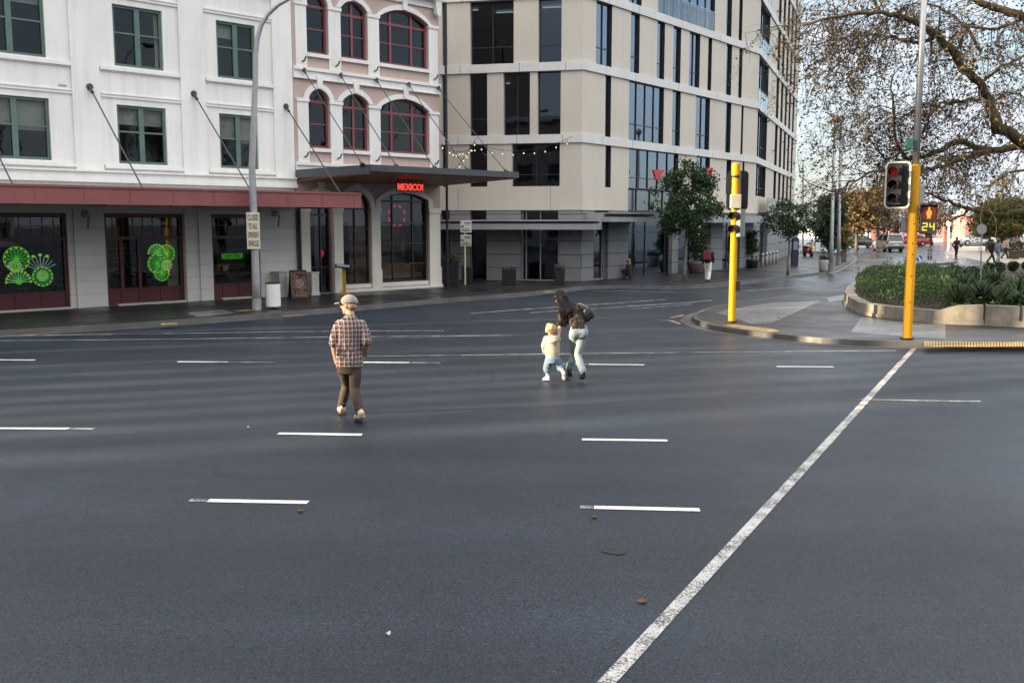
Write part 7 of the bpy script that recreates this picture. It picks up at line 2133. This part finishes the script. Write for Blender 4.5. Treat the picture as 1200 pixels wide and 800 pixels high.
etube(mb, [hb + V(-.005, .02, .04), hb + V(.02, -.05, -.03), P(663, 358, .16), P(664.5, 368, .07), P(663, 377, .03), P(661.5, 383, .04)], [.085, .095, .09, .08, .05, .015], [.09, .10, .085, .065, .04, .01], (1, 0, .2), 20)
for i in range(22):
    a = random.uniform(-.10, .12)
    mb.limb([hb + V(a * .8, -.06, .02), V(X(663) + a * 1.1, .06, Z(361)), V(X(662) + a * 1.1, .0, Z(369) + random.uniform(-.05, .07) + abs(a) * .5), V(X(662) + a * .8, .03, Z(376) + random.uniform(-.12, .10) + abs(a) * 1.2)], [.034, .032, .026, .014], 6)
organic(mb, 'hair', K['hair_black'], e, 0.011, 2)
mb = MB(); c = P(690, 367, .02); 
etube(mb, [c + V(.05, 0, -.10), c + V(.04, 0, -.07), c, c + V(-.04, 0, .06), c + V(-.055, 0, .09)], [.04, .075, .085, .075, .04], [.025, .04, .045, .035, .02], V(.85, .1, .5)); bg = organic(mb, 'shoulder_bag', K['boot'], e, .012, 5)
mb = MB(); mb.tube([c + V(.0, -.01, .1), P(681, 355.5, .1), P(672, 357.5, .22)], .014, 6); mb.tube([c + V(-.1, -.0, .1), P(678, 363, .02), P(675, 357, .1)], .012, 6); mb.build('strap', K['boot'], bg)
mb = MB(); mb.tube([hc + M @ V(-.07, .05, .06), hc + M @ V(0, .03, .12), hc + M @ V(.07, .05, .06)], .012, 6); mb.build('hair_clip', K['white'], e)
done()

# ---- the toddler
tg = G(650, 447); ST_ = tg.y / F
e, done = person('toddler with blond curls in a cream hoodie and rolled blue jeans, held by the hand', tg)
X = lambda px: (px - 650) * ST_
Z = lambda py: (447 - py) * ST_
P = lambda x, y, dy: at(x, y, tg.y + dy) - tg
hc = P(645.5, 386, .02); nk = P(646.5, 392.5, .0); hip = P(648, 418, .0)
LS, RS = P(640.5, 397, 0), P(652.5, 396.5, 0); LE, LW = P(637.5, 405, .0), P(638.5, 413, .08); RE, RW = P(655.5, 399, .02), P(655, 396, .06)
LH, RH = P(644, 421, .0), P(652, 421, 0); LK, RK = P(641, 431, .07), P(656, 429.5, .07); LA, RA = P(641.5, 440, .05), P(660, 436, -.11)
mb = MB(); q, M = head(mb, hc, .86, R(30), R(-6))
mb.limb([nk - V(0, 0, .03), nk, hc], [.04, .038, .04])
mb.limb([LS, LE, LW], [.035, .03, .02]); mb.limb([RS, RE, RW], [.035, .03, .02]); hand(mb, LW, V(.2, .3, -.8), V(.8, 0, 0), .55, .6, 1); hand(mb, RW, V(-.05, .1, 1), V(.5, .5, 0), .55, .7, -1)
etube(mb, [hip, nk - V(0, 0, .04)], [.09, .08], [.07, .06], (1, 0, 0))
for (a, b, c) in ((LH, LK, LA), (RH, RK, RA)): mb.limb([a, b, c], [.05, .038, .03])
organic(mb, 'body', K['skin_pale'], e, 0.009, 3); face_marks(e, q, M, .86)
mb = MB(); etube(mb, [P(648, 417.5, .0), P(647.5, 412, 0), P(647, 403, .0), P(646.5, 397, -.005), P(646.5, 392.5, -.01)], [.128, .140, .138, .125, .06], [.105, .115, .112, .095, .06], (1, 0, 0), 20)
mb.limb([LS, LE, LE.lerp(LW, .85)], [.062, .056, .046]); mb.limb([RS, RS.lerp(RE, .5), RE.lerp(RW, .5)], [.060, .052, .042])
etube(mb, [P(647, 396, -.085), P(649, 400, -.11), P(650, 403.5, -.10)], [.085, .085, .03], [.045, .04, .02], (1, 0, 0)); mb.ball(P(651, 396.5, -.07), .06, (1.2, .7, .8))
organic(mb, 'hoodie', K['cream_knit'], e, 0.010, 3)
mb = MB(); etube(mb, [P(648, 414.5, 0), P(648, 420, 0), P(648, 425, 0)], [.120, .135, .12], [.10, .115, .10], (1, 0, 0))
mb.limb([LH, LH.lerp(LK, .6), LK, LK.lerp(LA, .25)], [.082, .078, .074, .07], 12); mb.limb([RH, RH.lerp(RK, .6), RK, RK.lerp(RA, .25)], [.082, .078, .074, .07], 12)
organic(mb, 'jeans', K['jeans_blue'], e, 0.010, 3)
shoe(e, LA + V(.03, -.045, -.075), LA + V(-.075, .07, -.098), 'white_cloth', .66, solem='white', ankle=LA)
shoe(e, RA + V(.0, -.07, -.03), RA + V(.02, .02, -.145), 'white_cloth', .66, solem='white', ankle=RA)
mb = MB()
for _ in range(46):
    d = Vector((random.gauss(0, 1), random.gauss(-.35, 1), random.gauss(.35, .8))).normalized(); mb.ball(hc + V(0, -.012, .018) + d * .078, random.uniform(.024, .044), nu=7, nv=5)
mb.ball(hc + V(0, -.014, .016), .085)
organic(mb, 'curly_hair', K['hair_blond'], e, 0.008, 1)
done()

# ---- figures farther off
def figure(label, g_, rz, top, legs, hair='hair_brown', stride=0.35, H=1.70, sit=False, skirt=None, extra=None, group=None, arm=0.0, shoes='boot'):
    e, done = person(label, g_, rz, group)
    k = H / 1.75
    if sit:
        hp_ = V(0, 0, .14); nk = V(0, .05, .68); hc = V(0, .08, .84)
        LK, RK = V(-.12, .38, .40), V(.12, .36, .42); LA, RA = V(-.12, .55, .08), V(.12, .52, .08)
    else:
        hp_ = V(0, 0, .93 * k); nk = V(0, .03, 1.47 * k); hc = V(0, .06, 1.62 * k)
        LK, RK = V(-.09, stride * .5 + .05, .50 * k), V(.09, -stride * .25 + .05, .50 * k); LA, RA = V(-.09, stride, .10), V(.09, -stride, .12)
    w = .19 * k
    LS, RS = nk + V(-w, -.01, -.08), nk + V(w, -.01, -.08)
    LE, RE = LS + V(-.05, -.08 - arm * .2, -.28 * k), RS + V(.05, .04 + arm * .1, -.28 * k)
    LW, RW = LE + V(.02, .06 + arm * .2, -.24 * k), RE + V(-.03, .14 + arm * .15, -.20 * k)
    LH, RH = hp_ + V(-.09, 0, -.03), hp_ + V(.09, 0, -.03)
    mb = MB(); q, M = head(mb, hc, 1.0 * k, R(random.uniform(-20, 20)))
    mb.limb([nk - V(0, 0, .05), hc], [.055, .055]); mb.limb([LS, LE, LW], [.045, .04, .03]); mb.limb([RS, RE, RW], [.045, .04, .03])
    hand(mb, LW, V(0, .2, -1), V(.8, .2, 0), 1.0, .5, 1); hand(mb, RW, V(0, .3, -1), V(-.8, .2, 0), 1.0, .5, -1)
    etube(mb, [hp_, nk - V(0, 0, .05)], [.13, .12], [.09, .08], (1, 0, 0))
    for (a, b, c) in ((LH, LK, LA), (RH, RK, RA)): mb.limb([a, b, c], [.07, .05, .04])
    organic(mb, 'body', K['skin'], e, 0.014, 3)
    mb = MB(); etube(mb, [hp_ - V(0, 0, .06), hp_ + V(0, .0, .1), hp_.lerp(nk, .55), nk - V(0, 0, .12), nk], [.175, .17, .19, .20, .07], [.125, .12, .13, .12, .07], (1, 0, 0))
    mb.limb([LS, LE, LE.lerp(LW, .8)], [.08, .066, .055]); mb.limb([RS, RE, RE.lerp(RW, .8)], [.08, .066, .055])
    organic(mb, 'top', K[top], e, 0.016, 3)
    mb = MB(); etube(mb, [hp_ + V(0, 0, .05), hp_ - V(0, 0, .08)], [.165, .17], [.115, .125], (1, 0, 0))
    for (a, b, c) in ((LH, LK, LA), (RH, RK, RA)): mb.limb([a, b, c + V(0, 0, .02)], [.098, .078, .064], 12)
    organic(mb, 'trousers', K[legs], e, 0.016, 3)
    for c in (LA, RA): shoe(e, c + V(0, -.07, -.085), c + V(0, .18, -.095), shoes, 1.0)
    mb = MB(); mb.ball(hc + V(0, -.022, .035), .105 * k, (.95, 1.06, 1.0), 14, 10); mb.limb([hc + V(0, -.05, .0), nk + V(0, -.06, .02)], [.08, .06]); organic(mb, 'hair', K[hair], e, 0.014, 2)
    if extra: extra(e)
    done(); return e
def pack(e): 
    mb = MB(); mb.obox(V(-.02, -.19, 1.22), V(.16, 0, 0), V(0, .09, 0), V(0, 0, .21)); bevel(mb.build('backpack', K['red_cloth'], e), .05, 3)
figure('pedestrian with a crimson backpack and white trousers on the wet footpath beside the street tree', gk(829, 330.5), R(-20), 'dark_cloth', 'white_cloth', extra=pack, stride=.22)
figure('person in dark clothes sitting on the footpath against the stone base of the tan building', gk(737.5, 326), R(60), 'dark_cloth', 'navy', hair='hair_blond', sit=True)
def bagw(e):
    mb = MB(); mb.obox(V(.16, .22, 1.22), V(.1, 0, .03), V(0, .07, 0), V(0, 0, .12)); bevel(mb.build('parcel', K['white_cloth'], e), .02)
figure('person in dark clothes holding something pale, walking alone across the far wet road', G(1120, 302), R(-60), 'dark_cloth', 'dark_cloth', stride=.10, arm=.6, extra=bagw)
figure('walker in black, leftmost of the three people striding across the plaza at right', G(1161, 308), R(-75), 'dark_cloth', 'dark_cloth', stride=.38, group=None)
figure('walker in a grey blue coat, in the middle of the three people on the plaza', G(1169, 308.5), R(-70), 'steel_blue', 'steel_blue', stride=.22)
figure('walker in a pink top and black trousers, rightmost of the three people on the plaza', G(1177, 303), R(-80), 'pink_cloth', 'dark_cloth', stride=.34)
# ------------------------------------------------------------------ added unseen sun screen, and street buildings outside the frame
SUN_DIR = V(0.95, 0.30, 0).normalized()      # the way the light travels, seen from above
ELEV = R(14)
fS = Fac((-62, -60), (0, 1))                    # wall facing +x, u runs north
def slotted_screen(name, lab, f, strips, u0, u1, H, depth):
    """an added unseen screen whose full height gaps pass strips of sun"""
    e = thing(name, lab, 'building', f.pt((u0 + u1) / 2, 0))
    cur = u0; mb = MB(); gl = MB()
    for (a, b) in strips + [(u1, u1)]:
        if a - cur > .05: mb.fbox(f, cur, a, 0, H, -depth, 0)
        cur = b
    mb.build('wall', K['concrete'], e)
    mb = MB()
    for k in range(1, int(H / 3.4)): mb.fbox(f, u0, u1, k * 3.4, k * 3.4 + 0.9, -depth * .5 - .02, -depth * .5 + .02)
    return e
def u_of(y0, x0=0.0):      # where the ray that lands at (x0,y0) crosses the shading wall
    t = (x0 + 62) / SUN_DIR.x
    return y0 - SUN_DIR.y * t + 60
strips = []
for (y, w) in ((20.4, .42), (19.0, .50), (17.7, .54), (16.75, .50), (15.8, .55), (14.7, .60), (13.1, .80), (21.9, .3), (24.5, .35), (28, .4)):
    u = u_of(y); strips.append((u - w / 2, u + w / 2))
strips.sort()
slotted_screen('sun_screen', 'added unseen slotted screen left of the frame, letting sunlight through in bands', fS, strips, -40, 96, 46, 0.15)  # unseen wall added to break the sun into bands on the road
# buildings across the street behind the camera
K['bk1'] = mat('sandstone block', (0.40, 0.36, 0.31), .8, .1, .5, 0)
def back_block(lab, x0, x1, y0, H, cols, m):
    f = Fac((x1, y0), (-1, 0)); L = x1 - x0
    e = thing('street_building', lab, 'building', V((x0 + x1) / 2, y0, 0))
    ops = []; rows = int(H / 3.5)
    for r_ in range(rows):
        for c_ in range(cols): ops.append((L * (c_ + .25) / cols, L * (c_ + .75) / cols, 1.0 + r_ * 3.5, 3.0 + r_ * 3.5))
    mb = MB(); wallskin(mb, f, 0, L, 0, H, ops, .3); shell(mb, f, 0, L, 0, H, 12); mb.build('wall', K[m], e)
    mb = MB(); mb.fbox(f, 0.1, L - .1, 0.1, H - .1, -0.5, -0.35); mb.build('window_glass', K['car_glass'], e)
    mb = MB(); mb.fbox(f, -.2, L + .2, H + .001, H + .6, -.5, .4); mb.build('cornice', K['white_trim'], e)
back_block('sandstone street building behind the camera to the left', -40, -8, -22, 15, 8, 'bk1')
back_block('brick street building behind the camera to the right', -2, 30, -24, 12, 8, 'orange_brick')
back_block('pale street building far to the right behind the camera', 34, 70, -16, 17, 9, 'white_wall')

# ------------------------------------------------------------------ sun, sky
sun = bpy.data.objects.new('sun', bpy.data.lights.new('sun', 'SUN'))
C.objects.link(sun)
sun.data.energy = 5.0; sun.data.angle = R(0.5); sun.data.color = (1.0, 0.80, 0.54)
dv = V(SUN_DIR.x * math.cos(ELEV), SUN_DIR.y * math.cos(ELEV), -math.sin(ELEV))
sun.rotation_euler = dv.to_track_quat('-Z', 'Y').to_euler()
w = bpy.data.worlds.new('World'); sc.world = w; w.use_nodes = True
nt = w.node_tree; nt.nodes.clear()
out = nt.nodes.new('ShaderNodeOutputWorld'); bg = nt.nodes.new('ShaderNodeBackground'); bg.inputs[1].default_value = 0.052
sky = nt.nodes.new('ShaderNodeTexSky'); sky.sky_type = 'NISHITA'; sky.sun_disc = False
sky.sun_elevation = ELEV; sky.sun_rotation = math.atan2(-dv.x, -dv.y); sky.dust_density = 1.5; sky.air_density = 1.0; sky.ozone_density = 1.5
# thin bright cloud over the blue
tc = nt.nodes.new('ShaderNodeTexCoord'); mp = nt.nodes.new('ShaderNodeMapping'); mp.inputs['Scale'].default_value = (1.6, 1.6, 4.0)
nt.links.new(tc.outputs['Generated'], mp.inputs[0])
nz = nt.nodes.new('ShaderNodeTexNoise'); nz.inputs['Scale'].default_value = 1.7; nz.inputs['Detail'].default_value = 7; nz.inputs['Roughness'].default_value = .58
nt.links.new(mp.outputs[0], nz.inputs['Vector'])
rp = nt.nodes.new('ShaderNodeValToRGB'); rp.color_ramp.elements[0].position = .32; rp.color_ramp.elements[1].position = .58
nt.links.new(nz.outputs['Fac'], rp.inputs[0])
mx = nt.nodes.new('ShaderNodeMix'); mx.data_type = 'RGBA'; nt.links.new(rp.outputs[0], mx.inputs[0]); nt.links.new(sky.outputs[0], mx.inputs[6]); ge = nt.nodes.new('ShaderNodeSeparateXYZ'); nt.links.new(tc.outputs['Generated'], ge.inputs[0])
mr = nt.nodes.new('ShaderNodeMapRange'); mr.interpolation_type = 'SMOOTHSTEP'; mr.inputs['From Min'].default_value = 0.10; mr.inputs['From Max'].default_value = 0.60
nt.links.new(ge.outputs[2], mr.inputs['Value'])
cm = nt.nodes.new('ShaderNodeMix'); cm.data_type = 'RGBA'; nt.links.new(mr.outputs[0], cm.inputs[0])
cm.inputs[6].default_value = (4.3, 4.75, 5.4, 1); cm.inputs[7].default_value = (13.5, 13.0, 12.4, 1)   # overcast: brighter overhead than at the skyline
nt.links.new(cm.outputs[2], mx.inputs[7])
nt.links.new(mx.outputs[2], bg.inputs[0]); nt.links.new(bg.outputs[0], out.inputs[0])
sc.view_settings.view_transform = 'Standard'; sc.view_settings.look = 'None'; sc.view_settings.exposure = 2.22; sc.view_settings.gamma = 1.0
sc.view_settings.use_curve_mapping = False
sc.render.engine = 'CYCLES'
sc.cycles.max_bounces = 8; sc.cycles.transparent_max_bounces = 16; sc.cycles.glossy_bounces = 4; sc.cycles.diffuse_bounces = 3
sc.cycles.caustics_reflective = False; sc.cycles.caustics_refractive = False
sc.cycles.sample_clamp_indirect = 6.0
